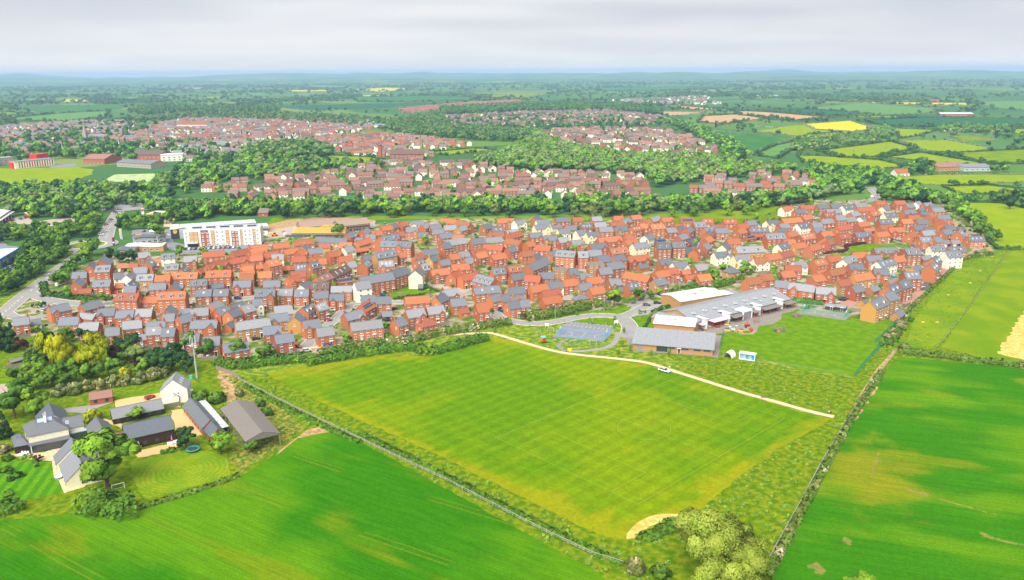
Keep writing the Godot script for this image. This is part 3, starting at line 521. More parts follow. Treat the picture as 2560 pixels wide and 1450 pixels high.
const HEDGES := [
["blossoming hedge between the gravel path and the estate houses",[-84.5,-329.6,-73.8,-337.7,-60.2,-342.9,-47.9,-346.5,-37.7,-354.8,-21.3,-363.4,-1.1,-373.6],4.5,3.2,"haw_hedge"],
["thick green hedge between the gravel path and the sports field",[-87.9,-317.9,-74.9,-325.9,-58.7,-333.2,-43.2,-337.1,-38.6,-330.7,-32.2,-333.7,-22,-342.1,-12.2,-350.8],6,3.2,"hedge"],
["dense hedge at the corner of estate and paddock",[-126.4,-321.5,-115.5,-317,-103.2,-321.5,-90.3,-324.7],8,3,"hedge"],
["flowering hedge along the bend of the school road",[5.9,-378.7,24.4,-388.4,37.5,-398,46.6,-405.1],7,4,"haw_hedge"],
["hedge along the left road junction",[-277.1,-455.7,-265.8,-436.9,-255.2,-429.1,-239,-423.9,-220.7,-422.6],4,2.2,"dark_hedge"],
["purple hedge ringing the estate green",[198,-515.4,209.7,-522.5,224.3,-527.7,230.4,-535.3,234.4,-545.2,241.7,-549.1,259.2,-559.1,274.9,-564.2],2.4,1.6,"purple_hedge"],
["weedy hedge with cow parsley along the right field fence",[151.5,-305.8,128.6,-272.9,108.4,-242.5,93.8,-219.6,80.1,-198.1,68.6,-180,61.4,-168.3],2.6,1.2,"haw_hedge"],
["field hedge below the hay patch",[168.8,-328.6,177.1,-325.8,190.8,-319.1,201.5,-314.1,222.6,-305.4],4,2.4,"haw_hedge"],
["bushy hedge in front of the farm goal",[-124,-206.6,-116.7,-202.8,-110.6,-201.4,-107.4,-202.5],9,4.2,"hedge"],
["hedge at the lower left edge of the garden",[-147.8,-201.1,-143.4,-203.1,-141.6,-205.5],6,3,"hedge"],
["low hedge below the mown farm lawn",[-107.6,-202.9,-100.8,-208.1,-95.4,-212.1,-84.4,-222.1],2.5,1,"haw_hedge"],
["clipped hedge round the upper side of the oval play green",[-72,-429.8,-67.6,-439.3,-58.9,-447.5,-53.2,-448.9,-41.6,-433.7],1.6,1.2,"dark_hedge"],
["clipped hedge round the lower side of the oval play green",[-64.7,-418.2,-57.8,-422.5,-49.6,-427.8],1.6,1.2,"dark_hedge"],
["thin hedge across the lawn by the small school block",[63.2,-363.9,67.3,-375.2,71.2,-385.5],1.3,1.3,"dark_hedge"],
["clipped hedge beside the school entrance drive",[71.9,-390.6,79,-398,86.1,-402.7],2,1.6,"dark_hedge"],
["hedge bank between school car park and houses",[88.3,-422.7,99.1,-431.4,112.1,-439,123.7,-445.6,136.6,-458.1],6,3,"hedge"],
["rough hedge below the terraces behind the school",[149.8,-410.1,156.2,-407.5,164.7,-403.8],5,1.8,"hedge"],
["hedge strip of dark shrubs beside the pink lane",[199.1,-385.1,213.3,-403.7,234.7,-430.4,254.4,-454.8,273.1,-478.7],2,1.4,"haw_hedge"],
["hedge on the far side of the right hand lane field",[285.1,-497.1,305.9,-511.3,319.7,-516.8],4,2,"haw_hedge"],
["box hedge beside the farm terrace lawn",[-115.4,-237.7,-111.3,-239.6,-109.1,-241.1],2.2,1,"hedge"],
["small clipped hedge pair on the striped lawn",[-154.7,-233.9,-150.9,-228.6],1.2,1,"hedge"],
["long hedge in front of the farmhouse terrace",[-159.2,-233.9,-156,-235.8],1.6,1,"hedge"],
["weedy bank along the left field fence, upper part",[-108.1,-296.8,-87.3,-276.6,-68.2,-258.8,-51.4,-244.1],3,0.8,"hedge"],
["weedy bank along the left field fence, lower part",[-52.6,-251.2,-29.6,-229.1,-3.9,-203.5,12.4,-188,27.6,-174.4],3.2,0.9,"hedge"],
["green bank below the hay patch",[33.4,-185.5,39.4,-189.6,45.8,-194.4,50.6,-196.2],5,0.9,"hedge"],
]
const WOODS := [
["trees around the town halls at left",[-938.8,-1465.1,-906.8,-1534.4,-894,-1669.6,-718.2,-1447.5,-553.5,-1380.4,-518.2,-1290.1,-628,-1298,-700.8,-1321.9,-692,-1284.4,-744.3,-1253.1,-797.9,-1240],16,["oak", "dark", "oak", "lime"],1,1.5,0.4,1],
["trees in the old town gardens",[-675.3,-1359,-615,-1485.6,-479.6,-1385.1,-420.2,-1469.6,-334.2,-1161.4,-401.4,-1108.4,-483.9,-1202.4],18,["oak", "dark"],1,1.4,0.3,2],
["trees below the town at left of the river",[-487,-1218.7,-427.6,-1182.9,-347.5,-1209.2,-283.5,-979.7,-316.3,-901.5,-361.8,-922.7,-401.3,-944.4,-432.2,-1033.6],13,["oak", "dark", "lime"],1.1,1.6,0.5,1],
["belt of trees between the new estate and the older houses",[-287,-665.1,-204,-695,-133.7,-696.3,7.5,-690.6,148.6,-695.1,220.7,-700.5,264.8,-724.9,298.9,-756.6,353.8,-795.5,316.4,-802.8,258.2,-760.9,174,-728.9,81.4,-726,-29.1,-733,-140.5,-733.3,-250.4,-728.9,-308.8,-709.7],7.5,["oak", "lime", "dark", "willow"],1,1.5,0.9,1],
["wood around the road bend at upper right",[316.5,-808.4,330.3,-911.6,371.4,-973.5,416.5,-900,397.3,-747.2,387.1,-713,364.4,-741.5,376.3,-805.5,388.7,-852.1,356.8,-812.1],8,["oak", "lime", "dark"],1.1,1.6,0.9,1],
["trees around the left retail park",[-464.5,-705.6,-423.1,-683.8,-394.9,-676.9,-366.4,-681.6,-368.8,-745.3,-300.8,-698.9,-332.8,-767.5,-396.4,-803.6,-464.8,-817.5,-529.9,-809.7],9,["oak", "lime", "dark", "willow"],1,1.5,0.8,1],
["river wood in the middle of the town",[-51.5,-1054.4,-16.3,-1180.2,15,-1340,49.6,-1599.2,81.2,-1334.9,156.8,-1114.3,266.3,-1107.2,294.4,-1011.3,346.9,-959,216.2,-893.5,152.9,-839.5,161,-938.9,79.7,-982.2,11,-994.2],9,["willow", "oak", "willow", "lime"],1.1,1.7,0.9,1],
["trees between school field and older houses",[-346.1,-780.5,-403.4,-915.7,-398.4,-1052.6,-359,-1147.8,-337.6,-1173.6,-251.8,-1090.3,-166.4,-1047.7,-192.5,-1018.6,-251.4,-969.3,-291.4,-909.8,-331.4,-869.6,-328.4,-805.8],10,["oak", "lime", "dark", "willow"],1,1.6,0.6,1],
["wood left of the white house rows",[-318.7,-1919,-198.8,-2287.1,-128.1,-1764.4,10.3,-1634.7,58.6,-1630.2,8.8,-1410,-69.9,-1449.6,-222.5,-1624.2],11,["dark", "oak", "willow"],1.1,1.7,0.9,2],
["tree line above the brown-roofed houses",[-232.3,-2678.8,33.5,-2949.6,317.3,-2902.1,445.1,-2498,423.1,-2247.7,276.2,-2522.6,27.9,-2458.1,-190.9,-2328.2],12,["dark", "oak"],1.2,1.9,0.8,2],
["trees lining the road at right of town",[366.6,-1996.8,358.1,-1715.7,328.3,-1315.9,288.9,-1047.4,332.9,-1123.7,359.8,-1264.9,385.6,-1599.6,392.6,-1930.4],9,["oak", "dark", "lime"],1.1,1.6,0.9,1],
["trees around the left school",[-678.8,-1047,-719.3,-1129.3,-673.5,-1168.3,-578.9,-1189.7,-484.3,-1080.7,-603.6,-1282.2,-684.5,-1342.5,-756.3,-1293.1,-815.8,-1265.2],14,["oak", "dark"],1,1.6,0.6,2],
["trees below the left school field",[-544.1,-832.4,-527.3,-860.8,-471.7,-870.3,-431.2,-850.2,-382.3,-865.9,-358.4,-829.3,-399,-809,-529.9,-809.7],9,["oak", "lime", "dark", "willow"],1,1.5,0.9,1],
["trees around the old town church",[-859.2,-1334.3,-1037.3,-1756,-1055.7,-2029.1,-1021.4,-2194.1,-881.4,-2090.5,-735.1,-1569.2,-663.7,-1340.9,-737.3,-1259.7],20,["dark", "oak"],1,1.6,0.3,2],
["trees behind the town roofs",[-979.1,-2101.6,-977.8,-2500.4,-677.6,-2392,-371.8,-2117.3,-261.1,-1912.8,-336.8,-1810.9,-584,-2056.7,-851.9,-2174.1],15,["dark", "oak", "willow"],1.1,1.7,0.6,2],
["poplar row and copse beyond the town",[-1272.2,-2704.2,-1329.9,-3148.7,-1076.3,-2918.9,-882.8,-2803.9,-813.2,-2877.8,-723,-2554.5,-835.1,-2438.2,-1029.3,-2597.2,-1086.5,-2409.6],16,["poplar", "dark"],1,1.4,0.7,2],
["trees among the brown-roofed houses at top centre",[-172,-2093.7,142,-2349.6,362.7,-2030.5,375.4,-1844.4,186.6,-1696.8,19.7,-1749.6,-122.8,-1815.2],19,["dark", "oak"],1,1.4,0.3,2],
["trees along the river at left of the meadow",[-397.3,-1177.6,-418.6,-1322.7,-357,-1391.6,-298.4,-1313.8,-260.5,-1168.5,-311.1,-1118.8],10,["willow", "dark", "oak"],1.2,1.9,0.8,1],
["copse on the far side of the meadows at right",[669.6,-1527.4,763.5,-1666.7,729.5,-1521.9,670.7,-1425.7,636.9,-1428.6],11,["oak", "willow"],1,1.5,0.8,2],
["copse in the meadows at right",[432.8,-1257.1,509,-1393.1,540.4,-1390.5,500,-1270.6,453.8,-1220,429.2,-1188],11,["willow", "oak"],1,1.6,0.8,2],
["second copse in the meadows at right",[553.3,-1389.4,608.9,-1480.2,591.9,-1386.2,642.6,-1428.1,597.5,-1321.8,534.9,-1296.7],11,["oak", "willow"],0.9,1.4,0.8,2],
["tree group at the upper edge of the right meadows",[855.9,-1625.9,937.5,-1716,985.2,-1677.2,998.2,-1612,922.2,-1531.6,829.5,-1554.2],11,["oak", "haw"],1,1.5,0.8,2],
["trees around the right hand farm",[485.8,-980,524.4,-1025.1,514.7,-978.3,486.9,-926.3,469.5,-927.3,446.5,-908.6],11,["oak", "dark"],1,1.5,0.8,2],
["trees beside the right farm sheds",[585.3,-974.2,626.4,-1006.7,616.4,-972.4,585.9,-931.1,569.4,-942.4],12,["oak", "dark"],1,1.4,0.8,2],
["tree belt at the right edge",[404.7,-742.2,421.8,-754.8,424.9,-741.3,410.6,-722.6,396.2,-687.4,369.3,-612,362.5,-612.2,378.8,-666,393.1,-705],8,["oak", "lime"],0.9,1.3,0.8,1],
["trees by the road at right edge",[426.9,-741.2,458.9,-746.4,512.2,-764.5,505.7,-754.4,453.2,-736.7,426.4,-734.7],9,["oak", "dark"],0.7,1.1,0.9,2],
]
const FIELDS := [
["field",[412,-1641,453,-1572,523,-1479,426,-1316,363,-1207,355,-1293],"crop",0.5,1],
["field",[350,-1162,431,-1315,509,-1416,551,-1390,473,-1273,424,-1222,370,-1115],"pale_crop",0.5,1],
["field",[502,-1416,573,-1536,635,-1587,638,-1453,608,-1408,562,-1411],"pasture",0.5,2],
["field",[663,-1837,812,-1945,755,-1668,684,-1612,649,-1646,630,-1680],"oilseed",0.6,1],
["field",[845,-1941,1010,-2037,1279,-1957,1103,-1682,819,-1728,820,-1820],"teal_crop",0.7,1],
["field",[511,-2918,580,-2850,683,-2567,566,-2510,540,-2650],"ploughed",0.6,1],
["field",[424,-2475,568,-2374,495,-2262,428,-2214],"ploughed",0.6,1],
["field",[519,-2191,633,-2261,645,-2009,561,-1952,481,-1837,438,-1902],"ploughed",0.6,1],
["field",[671,-2460,744,-2375,823,-2060,686,-1946,669,-2078,623,-2217],"ploughed",0.6,2],
["field",[600,-1769,656,-1819,621,-1655,674,-1589,605,-1533,535,-1500,492,-1630],"bright_pasture",0.5,3],
["field",[462,-1219,552,-1295,648,-1377,626,-1243,576,-1194,509,-1118,461,-1124],"bright_pasture",0.5,1],
["field",[411,-1154,436,-1153,501,-1090,502,-1014,449,-982,402,-1058,387,-1059],"bright_pasture",0.4,2],
["field",[671,-1398,754,-1395,745,-1248,663,-1175,628,-1221],"bright_pasture",0.5,1],
["field",[518,-1120,606,-1189,616,-1032,559,-1011,546,-1069],"bright_pasture",0.5,1],
["field",[635,-1170,817,-1238,686,-1034,619,-1029],"pasture",0.5,2],
["field",[435,-909,496,-934,615,-924,581,-871,459,-846,420,-864],"bright_pasture",0.4,1],
["field",[453,-836,504,-842,533,-796,440,-768],"bright_pasture",0.5,1],
["field",[410,-734,450,-727,456,-676,361,-529,333,-533,342,-562,391,-679],"bright_pasture",0.5,1],
["field",[937,-2589,1279,-2984,1309,-2472,1126,-2236,987,-2197,980,-2449],"pale_crop",0.6,1],
["field",[816,-2509,916,-2531,997,-2254,867,-2157,794,-2330],"teal_crop",0.5,2],
["field",[1248,-3087,1625,-2910,1510,-2694,1337,-2814],"oilseed",0.6,1],
["field",[1679,-2985,1976,-3039,1543,-2366,1503,-2516],"pale_crop",0.6,1],
["field",[854,-2132,1046,-2134,1015,-2046,849,-2076],"bright_pasture",0.4,1],
["field",[799,-1679,856,-1626,757,-1493,684,-1425],"bright_pasture",0.4,1],
["field",[805,-1489,851,-1472,838,-1388,771,-1371],"pasture",0.5,1],
["field",[1018,-1641,1073,-1636,985,-1499,934,-1503],"bright_pasture",0.5,1],
["field",[-1769,-2791,-1520,-2596,-1536,-2419],"pasture",0.5,1],
["field",[-1968,-3234,-1641,-3306,-1486,-3258,-1355,-2731,-1486,-2661,-1553,-2670],"crop",0.6,1],
["field",[-1430,-2230,-1436,-2571,-1355,-2762,-1171,-2350,-1119,-2098,-1301,-2190],"pale_crop",0.6,1],
["field",[-2213,-4079,-1900,-3833,-1996,-3658],"oilseed",0,1],
["field",[-2230,-4396,-1954,-4568,-1758,-3805],"pale_crop",0.6,1],
["field",[-1050,-2226,-1057,-2455,-913,-2567,-797,-2372,-898,-2261],"crop",0.6,1],
["field",[-1638,-4125,-1586,-4483,-1446,-4084],"bright_pasture",0,1],
["field",[-1667,-4826,-1584,-5125,-1359,-4638,-1455,-4452],"pale_crop",0,1],
["school_field",[-690,-1067,-608,-1069,-585,-1080,-542,-1040,-521,-993,-511,-921,-580,-892],"bright_pasture",0,1],
["field",[-448,-897,-417,-907,-406,-860,-431,-862],"bright_pasture",0,1],
["meadow",[-278,-1208,-207,-1176,-174,-1122,-205,-1076,-258,-1099],"bright_pasture",0.5,1],
["meadow",[-127,-1241,-61,-1303,-20,-1272,-95,-1189],"bright_pasture",0.4,1],
["field",[-931,-3063,-405,-3291,-173,-3367,-440,-2753,-686,-2695],"teal_crop",0.6,1],
["field",[-780,-4076,-443,-4217,-170,-3941,-176,-3417,-637,-3417],"crop",0.6,1],
["field",[-1119,-5908,-992,-6538,-730,-6041,-823,-5188],"oilseed",0,1],
["field",[-1577,-5840,-1307,-5826,-1230,-5479,-1458,-5425],"oilseed",0,1],
["field",[-1721,-9726,-1605,-9857,-1424,-8740,-1529,-8637],"oilseed",0,1],
["field",[-2048,-8298,-1449,-7447,-1304,-6348,-1654,-6769],"pale_crop",0.8,1],
["field",[-816,-4265,-719,-4524,-673,-4232],"oilseed",0,1],
["field",[-612,-2280,-585,-2333,-543,-2151,-564,-2128],"bright_pasture",0,1],
["field",[-626,-5823,-431,-6057,-423,-5427],"pale_crop",0,1],
["field",[-238,-4767,111,-5267,99,-4678,-157,-4150],"pale_crop",0.6,1],
["meadow",[37,-1170,63,-1165,78,-1103,69,-1075,35,-1081],"hay",0.5,1],
["field",[631,-5892,1224,-5964,1413,-5513,840,-4774,545,-5079],"crop",0.7,1],
["field",[-117,-5045,254,-4637,88,-3917,-92,-3958],"pasture",0.6,1],
["field",[1846,-10068,2021,-10205,1775,-9018],"ploughed",0,1],
["field",[4204,-14297,4817,-14531,4166,-12562,3693,-12554],"oilseed",0,1],
["field",[2333,-7350,2665,-7536,2428,-6864,2123,-6657],"pale_crop",0,1],
["lake",[1230,-4104,1303,-3990,1239,-3791,1162,-3878],"water",0,1],
]
const AREAS := [
["near_grass",[-149,-195.9,-124.3,-322.9,-25,-361.7,66.4,-395.8,91.7,-417.9,150,-397.4,193.8,-375.6,290.6,-502.6,345.3,-537.1,396.6,-535.4,130.1,-154.3,-126.6,-157],"rough",2],
["estate_ground",[-248,-357.6,-285.8,-467.2,-276.1,-531.8,-234.5,-530.5,-179.7,-597,-107.8,-643.8,-60.8,-669.6,74.5,-662.4,204.3,-646.2,259.6,-753.4,404.7,-746.9,342.1,-550.4,320.5,-522.8,283.8,-497.1,194.2,-375.6,165.7,-379.6,147.4,-396,133,-424.9,91.7,-417.9,66.9,-399.4,40.5,-385.9,-10.1,-380.4,-25,-361.7,-68.8,-339.8,-108,-320.2,-124.3,-322.9,-157.6,-336.3,-223.1,-357.1],"gardens",3],
["meadow",[-200.6,-647.3,-94.3,-665.2,7.2,-665,119.4,-649.5,208.2,-659,244.6,-708.1,259.6,-753.4,145.7,-680.9,7.3,-676.6,-131.1,-682.1,-205.4,-675.3],"pasture",4],
["meadow",[119.4,-649.5,208.2,-659,248.1,-718.9,251.3,-676.7,216,-631.5,167.3,-629.9,119.5,-631.7],"rough",5],
["verge",[-272.2,-401.9,-271.7,-405.3,-274.8,-428.2,-282.2,-458,-290.3,-488.6,-299.6,-523.4,-300.4,-538.5,-310.4,-546.7,-297,-502.1,-292.3,-473,-286.5,-444.2,-284.1,-420.9],"verge",4],
["farm_grounds",[-144.2,-191.9,-251.8,-360.7,-224.8,-360.1,-158.7,-339,-124.3,-322.9,-110.4,-322.7,-85.5,-281.1,-72,-251.5,-77.8,-238.1,-84.4,-222.1,-95.1,-211.4,-108.9,-202.7,-123.8,-200.8,-142.9,-196.9],"rough",4],
["scrub",[-124.4,-313.4,-111.3,-304.1,-87.5,-277.4,-71.8,-256.3,-74.7,-251.5,-77.7,-242.5,-84.8,-223.4,-91.1,-232.7,-95,-250.3,-107.4,-274,-115.6,-297.7],"scrub",5],
["wheat_field",[-148.7,-195.5,-143.3,-197.5,-123.8,-200.8,-108.8,-202.5,-95,-211.2,-84.2,-221.6,-78.3,-235.3,-74,-248.7,-67,-253.6,-59.3,-250.3,-51.6,-245.3,-36,-229.8,-9.6,-202.9,7,-185.8,21.3,-171.2,29.1,-158.2,-127.5,-159.9],"wheat_left",6],
["rough_strip",[-113.6,-306.4,-101.9,-308.4,-93.4,-298.6,-74.5,-279.8,-54.5,-261.6,-23.6,-233.7,1.9,-208.3,23,-187.3,30.1,-184.4,38.2,-188.6,50.4,-197.9,54.8,-195.3,42.9,-180.3,32.8,-158.1,29.1,-158.2,21.3,-171.2,7,-185.8,-9.6,-202.9,-36,-229.8,-51.6,-245.3,-59.3,-250.3,-72.8,-254.7,-89.5,-279.3,-110.5,-301.9],"rough",7],
["grass_margin",[-124.3,-322.9,-106.5,-321.1,-68.6,-338.7,-24.9,-360.5,-10.1,-379,40.3,-384.6,66.7,-398,61.7,-342.5,69.7,-319.1,97.5,-321,107.5,-325.7,138.2,-299.4,129.8,-283.1,114.5,-261.5,104,-266.2,68.3,-303.8,54,-317,21,-331.6,-12.3,-354.3,-40.3,-327.2,-88.5,-317.4,-101.5,-307.1,-111.3,-304.1],"verge",8],
["sports_field",[-101.5,-307.9,-88.8,-318.8,-49.8,-333,-40.4,-327.7,-32.1,-332.7,-12.4,-355.4,1.7,-348.2,21,-331.6,54,-317,68.4,-304.3,87.2,-283.9,104.2,-266.9,113.9,-260.8,104.8,-252.8,89.8,-240.8,69.3,-219.4,55.1,-203.3,50.6,-198.5,38.3,-189.6,30.2,-185.5,23.1,-187.9,1.9,-209,-23.7,-234.5,-54.7,-262.6,-74.8,-280.9,-93.6,-299.5],"mown",9],
["hay_patch",[29.9,-186.3,31.9,-191.2,36.1,-196,42.2,-198.6,48.6,-200,51.4,-199.5,46.3,-196.9,40.2,-193.9,35.5,-190.4,32.5,-186.8],"hay",10],
["rough_meadow",[69.4,-317.7,97.2,-320,116.8,-307.4,138.5,-298.1,129.8,-283.1,116.5,-266.6,105.7,-271.1,88.3,-287.8,71.8,-305.1],"rough",9],
["school_field",[90.4,-330.2,99.6,-354.2,120.8,-369.6,138.2,-387.1,148.8,-393.8,164.4,-376.3,192.9,-375.7,160.6,-333.9,138.9,-300.3,118.9,-308.7,105.5,-324.8],"lawn",10],
["verge",[49.8,-197.5,54.9,-202.7,69.1,-218.7,89.5,-239.9,113.8,-259.8,138.1,-297.3,161.7,-332.3,194.2,-375.6,285.1,-497.1,320.5,-522.8,340.2,-530.9,190.2,-334.4,167.2,-327.1,117.1,-255.8,82,-203.4,57.6,-163.7,49.1,-163.8],"rough",11],
["field_strip",[198.7,-375.5,280.5,-486.4,316.3,-513.3,333.8,-524.9,197.6,-345.2,183.6,-331.9,175.9,-337.4],"pasture",12],
["field",[191.1,-335.4,335.7,-524.8,395.6,-542,231.7,-304.3,213.3,-311.5,202.9,-316.5],"pasture",13],
["hay_patch",[211.1,-326.2,249.4,-374.4,290.1,-420.8,332.3,-450.1,236.4,-311.1,217.7,-318.6],"hay",14],
["wheat_field",[165.7,-323.1,189.5,-316.7,229.3,-300.8,130.2,-157.1,55.9,-157.9,69.4,-179.1,95.7,-220.8,117,-254.8,139.7,-288.1],"wheat_right",12],
["bare_strip",[141.7,-290.9,142.7,-289.7,121.6,-259.7,114.1,-251.7,116.4,-255.8],"bare_soil",13],
["bare_strip",[84.3,-206.7,85.9,-207.8,79.2,-197.1,72.3,-186.3,68.1,-178.2,67.1,-177.9],"bare_soil",13],
["bare_track",[-124.4,-313.4,-117.7,-311,-107.3,-287.4,-103.3,-268.6,-105.5,-268.6,-111.2,-287.4],"bare_soil",9],
["bare_strip",[-71.5,-255,-67.7,-256.8,-61.4,-253.5,-66.5,-251.7,-73.2,-248.1,-77,-235.3,-76.9,-239.5],"bare_soil",8],
["gravel_yard",[-151.9,-281.7,-137.1,-289.7,-122.9,-273.3,-133,-282,-148,-275],"gravel",5],
["gravel_yard",[-126.3,-272.1,-122.6,-273.3,-107,-251.7,-108.5,-250.6,-118.1,-255.2],"gravel",5],
["gravel_path",[-149.4,-266.9,-138.6,-260.2,-136.7,-256.1,-142.6,-260.2,-147.4,-263.9],"gravel",5],
["lane",[-167.6,-274.1,-158.5,-277.8,-151.3,-280.3,-153.4,-277.1,-157.7,-270.1,-164.7,-271.5],"tarmac",6],
["lawn",[-122.6,-231.9,-106.2,-239.6,-94,-237.9,-87.3,-222.2,-95.5,-216.3,-107.8,-208.7,-111.3,-212.8,-117.3,-221.3],"lawn_rings",6],
["lawn",[-165.3,-230.2,-161.6,-233,-148.1,-232.3,-134.1,-212.7,-142.3,-209.1,-149.5,-204.9],"lawn_stripes",5],
["patio",[-165.1,-237.9,-154.5,-238.8,-151.1,-242.8,-145.8,-234.7,-148.4,-232.8,-158.8,-234.4],"flagstones",6],
["patio",[-148.3,-232.6,-146,-234.2,-133.1,-216.8,-129.5,-218,-129.3,-215.9,-133.5,-212.4,-139.1,-219.9,-141.6,-221.7],"flagstones",7],
["gravel_terrace",[-124.6,-239.3,-114.1,-245.4,-110.5,-242.2,-115.4,-237.2,-121.7,-234.8],"gravel",7],
["paddock",[-209.7,-301.2,-205.5,-310.5,-194.7,-318.4,-190.2,-313.4,-201.2,-304.1,-197.7,-290.8,-198.9,-283.9],"lawn",5],
["yard",[-207.8,-298.2,-200.5,-301.1,-196.5,-290.8,-198.9,-283.9],"paving",6],
["lawn",[-224.4,-334.8,-209.4,-338.2,-201.6,-325.4,-216.8,-322.3],"lawn",5],
["lawn",[-153.9,-285.8,-139.2,-294.8,-136.8,-289.7,-152.3,-283],"lawn",6],
["lawn",[-127.7,-296.7,-122,-299.6,-118.2,-290.8,-125.5,-290.9],"lawn",5],
["school_apron",[53.7,-364.1,59.7,-363.9,98.3,-353.3,88.5,-323,85.7,-325.1,59.7,-331.5,53.1,-334.2,52.2,-344],"play_tarmac",11],
["playground",[89.7,-368.4,96.5,-376.7,115.1,-385,138.6,-396,146.7,-401.8,152,-399.3,144.4,-391.2,136.9,-386.8,134,-378,126.8,-369.6,119.8,-367.7,116.2,-359.7,111.3,-354.9,106.8,-355,107.4,-361.9,99.3,-356.1,86.9,-357.4],"play_tarmac",12],
["car_park",[98.2,-422.1,115.7,-433.9,123.2,-433,132.7,-422.5,127.6,-417.4,116.3,-415.1,104.8,-419.3],"tarmac",4],
["forecourt",[57.3,-389.8,62.9,-410.1,72,-416.2,81.8,-421.2,98.2,-422.1,102.4,-416.7,90,-411.9,80.7,-403.4,70.9,-390.6,68.8,-386.1,58.7,-383,58.3,-369.1,59.2,-362.9,52.8,-357.2],"tarmac",12],
["car_park",[29,-376.1,49.2,-369.2,48,-364.9,46.4,-362.8,25.2,-371.3],"court",9],
["ball_court",[25.2,-371.3,46.4,-362.8,49.5,-362.7,41.9,-346.4,20.9,-353.2,18.5,-352.9],"court",10],
["footpath",[19.6,-341.7,24.9,-350.7,26.7,-350.7,20.8,-340.4,24.2,-333.4,22.1,-332.8],"court",11],
["sand_pit",[107.4,-361.9,113.9,-363.7,116.5,-359.7,112.9,-354.9,108.1,-354.5],"pink_paving",13],
["grass_circle",[109.1,-358.9,112.4,-360.8,113.9,-358.3,111,-355.9,109,-356.4],"lawn",14],
["ball_court",[145.1,-390.1,153.3,-395.4,171.1,-386.5,171.2,-383.5,164.4,-375.1,146.6,-386.5],"play_tarmac",13],
["rubber_mat",[123.2,-360.9,126.5,-362.9,130.7,-360.7,127.5,-357.1,124.8,-358.7],"new_tarmac",11],
["rubber_mat",[140.4,-383.7,144.1,-385.4,146.6,-383,143.8,-379.6,141,-380.4],"new_tarmac",11],
["lawn",[59,-383,70.3,-387.2,77.6,-383.7,79.6,-383.6,73.4,-375.1,68.2,-363.8,58.3,-365],"lawn",13],
["lawn",[75.6,-392.8,88,-402,85.9,-390.3,82.7,-385.8,81.6,-390.4],"lawn",3],
["lawn",[75,-414.9,79.1,-419.9,83.5,-414.6,81.5,-411.5,75.9,-412],"lawn",13],
["lawn",[30.4,-377.2,46.6,-382.3,52.2,-379.8,51.5,-367.7,49.6,-367,49.6,-370,33.4,-376.4],"lawn",13],
["lawn",[5.7,-378.2,26.6,-387.2,44.9,-396.7,63.4,-402.4,59.3,-390.3,38.2,-388.9,20.4,-379.7,9.1,-376.2],"lawn",13],
["play_green",[-71.9,-429.1,-67.5,-438.5,-58.9,-447,-53.1,-448.1,-42,-434.2,-57.8,-423,-64.7,-418.6],"lawn",4],
["estate_green",[207.7,-515.1,226.9,-525.7,236.6,-545.2,251.2,-550.9,272.5,-552.3,266.4,-540.1,244.3,-529,235.3,-521.7,219.1,-514.7,207.5,-506.1],"lawn",4],
["paved_lane",[196.4,-382,205.5,-397,207,-408.6,215.1,-415.6,225.2,-428,234.7,-430.4,253,-454.8,250.9,-460.8,268.7,-482.1,276,-488.4,267.9,-472.5,251.5,-451.9,213.9,-403.7,200.2,-386.1],"pink_paving",13],
["paved_yard",[174.2,-409.4,182.7,-414,184.4,-406.8,177.3,-397.7,171.3,-395.6],"pink_paving",4],
["turning_area",[234.5,-441.1,241.5,-449.3,253.7,-454.8,233.4,-429.1,228.5,-430.5],"new_tarmac",14],
["site_ground",[-195.1,-605.2,-203.3,-638.1,-188.9,-663,-161.1,-683.7,-114.1,-660.1,-110,-629.8,-128.2,-598.5,-167.2,-595.5,-178.7,-587.4],"paving",5],
["site_soil",[-203.3,-638.1,-188.9,-663,-161.1,-683.7,-114.1,-660.1,-116.1,-649.9,-156.2,-661.8,-180.6,-632.4,-190.8,-623.3],"bare_soil",6],
["hotel_car_park",[-303,-626.7,-273.3,-628.4,-249.6,-576.8,-237.6,-567.2,-181.2,-565.3,-176.4,-565.1,-180.8,-560.8,-197.2,-539.8,-228.6,-540.8,-249.7,-558.6,-264.8,-601.7,-290.1,-597.5],"court",4],
["retail_park",[-418,-633.3,-432.9,-666.1,-433.4,-688.3,-424.1,-691.2,-399.6,-658.7,-398.7,-671,-391.3,-680.2,-384.3,-686.4,-372.4,-699.2,-365,-682.4,-360.6,-654.3,-358.8,-642.5,-355.9,-631,-391.5,-652.4,-415.9,-656.3,-412.6,-633.1],"paving",1],
["shed_yard",[-323.8,-482.7,-323.5,-493,-331.9,-519,-338.3,-535.1,-334.6,-535,-324.5,-507.5,-314.1,-485.9,-307.5,-456.7],"court",1],
["yard",[-385,-580.6,-378.5,-582.8,-367.2,-568.4,-342.6,-560.8,-339.6,-556.3,-352.5,-558.9,-371.8,-559.5],"court",1],
["fuel_forecourt",[-296.8,-673.3,-300.8,-699.4,-293.5,-695.8,-277.3,-636.9,-282.7,-637.1],"path_gravel",1],
["astro_pitch",[-490.6,-989.1,-440.9,-997.3,-413.4,-906.5,-474.8,-926.7],"astro",2],
["tennis_court",[-615.2,-1062.7,-627.3,-1108.9,-607.9,-1121.3,-586.2,-1080],"court",2],
]
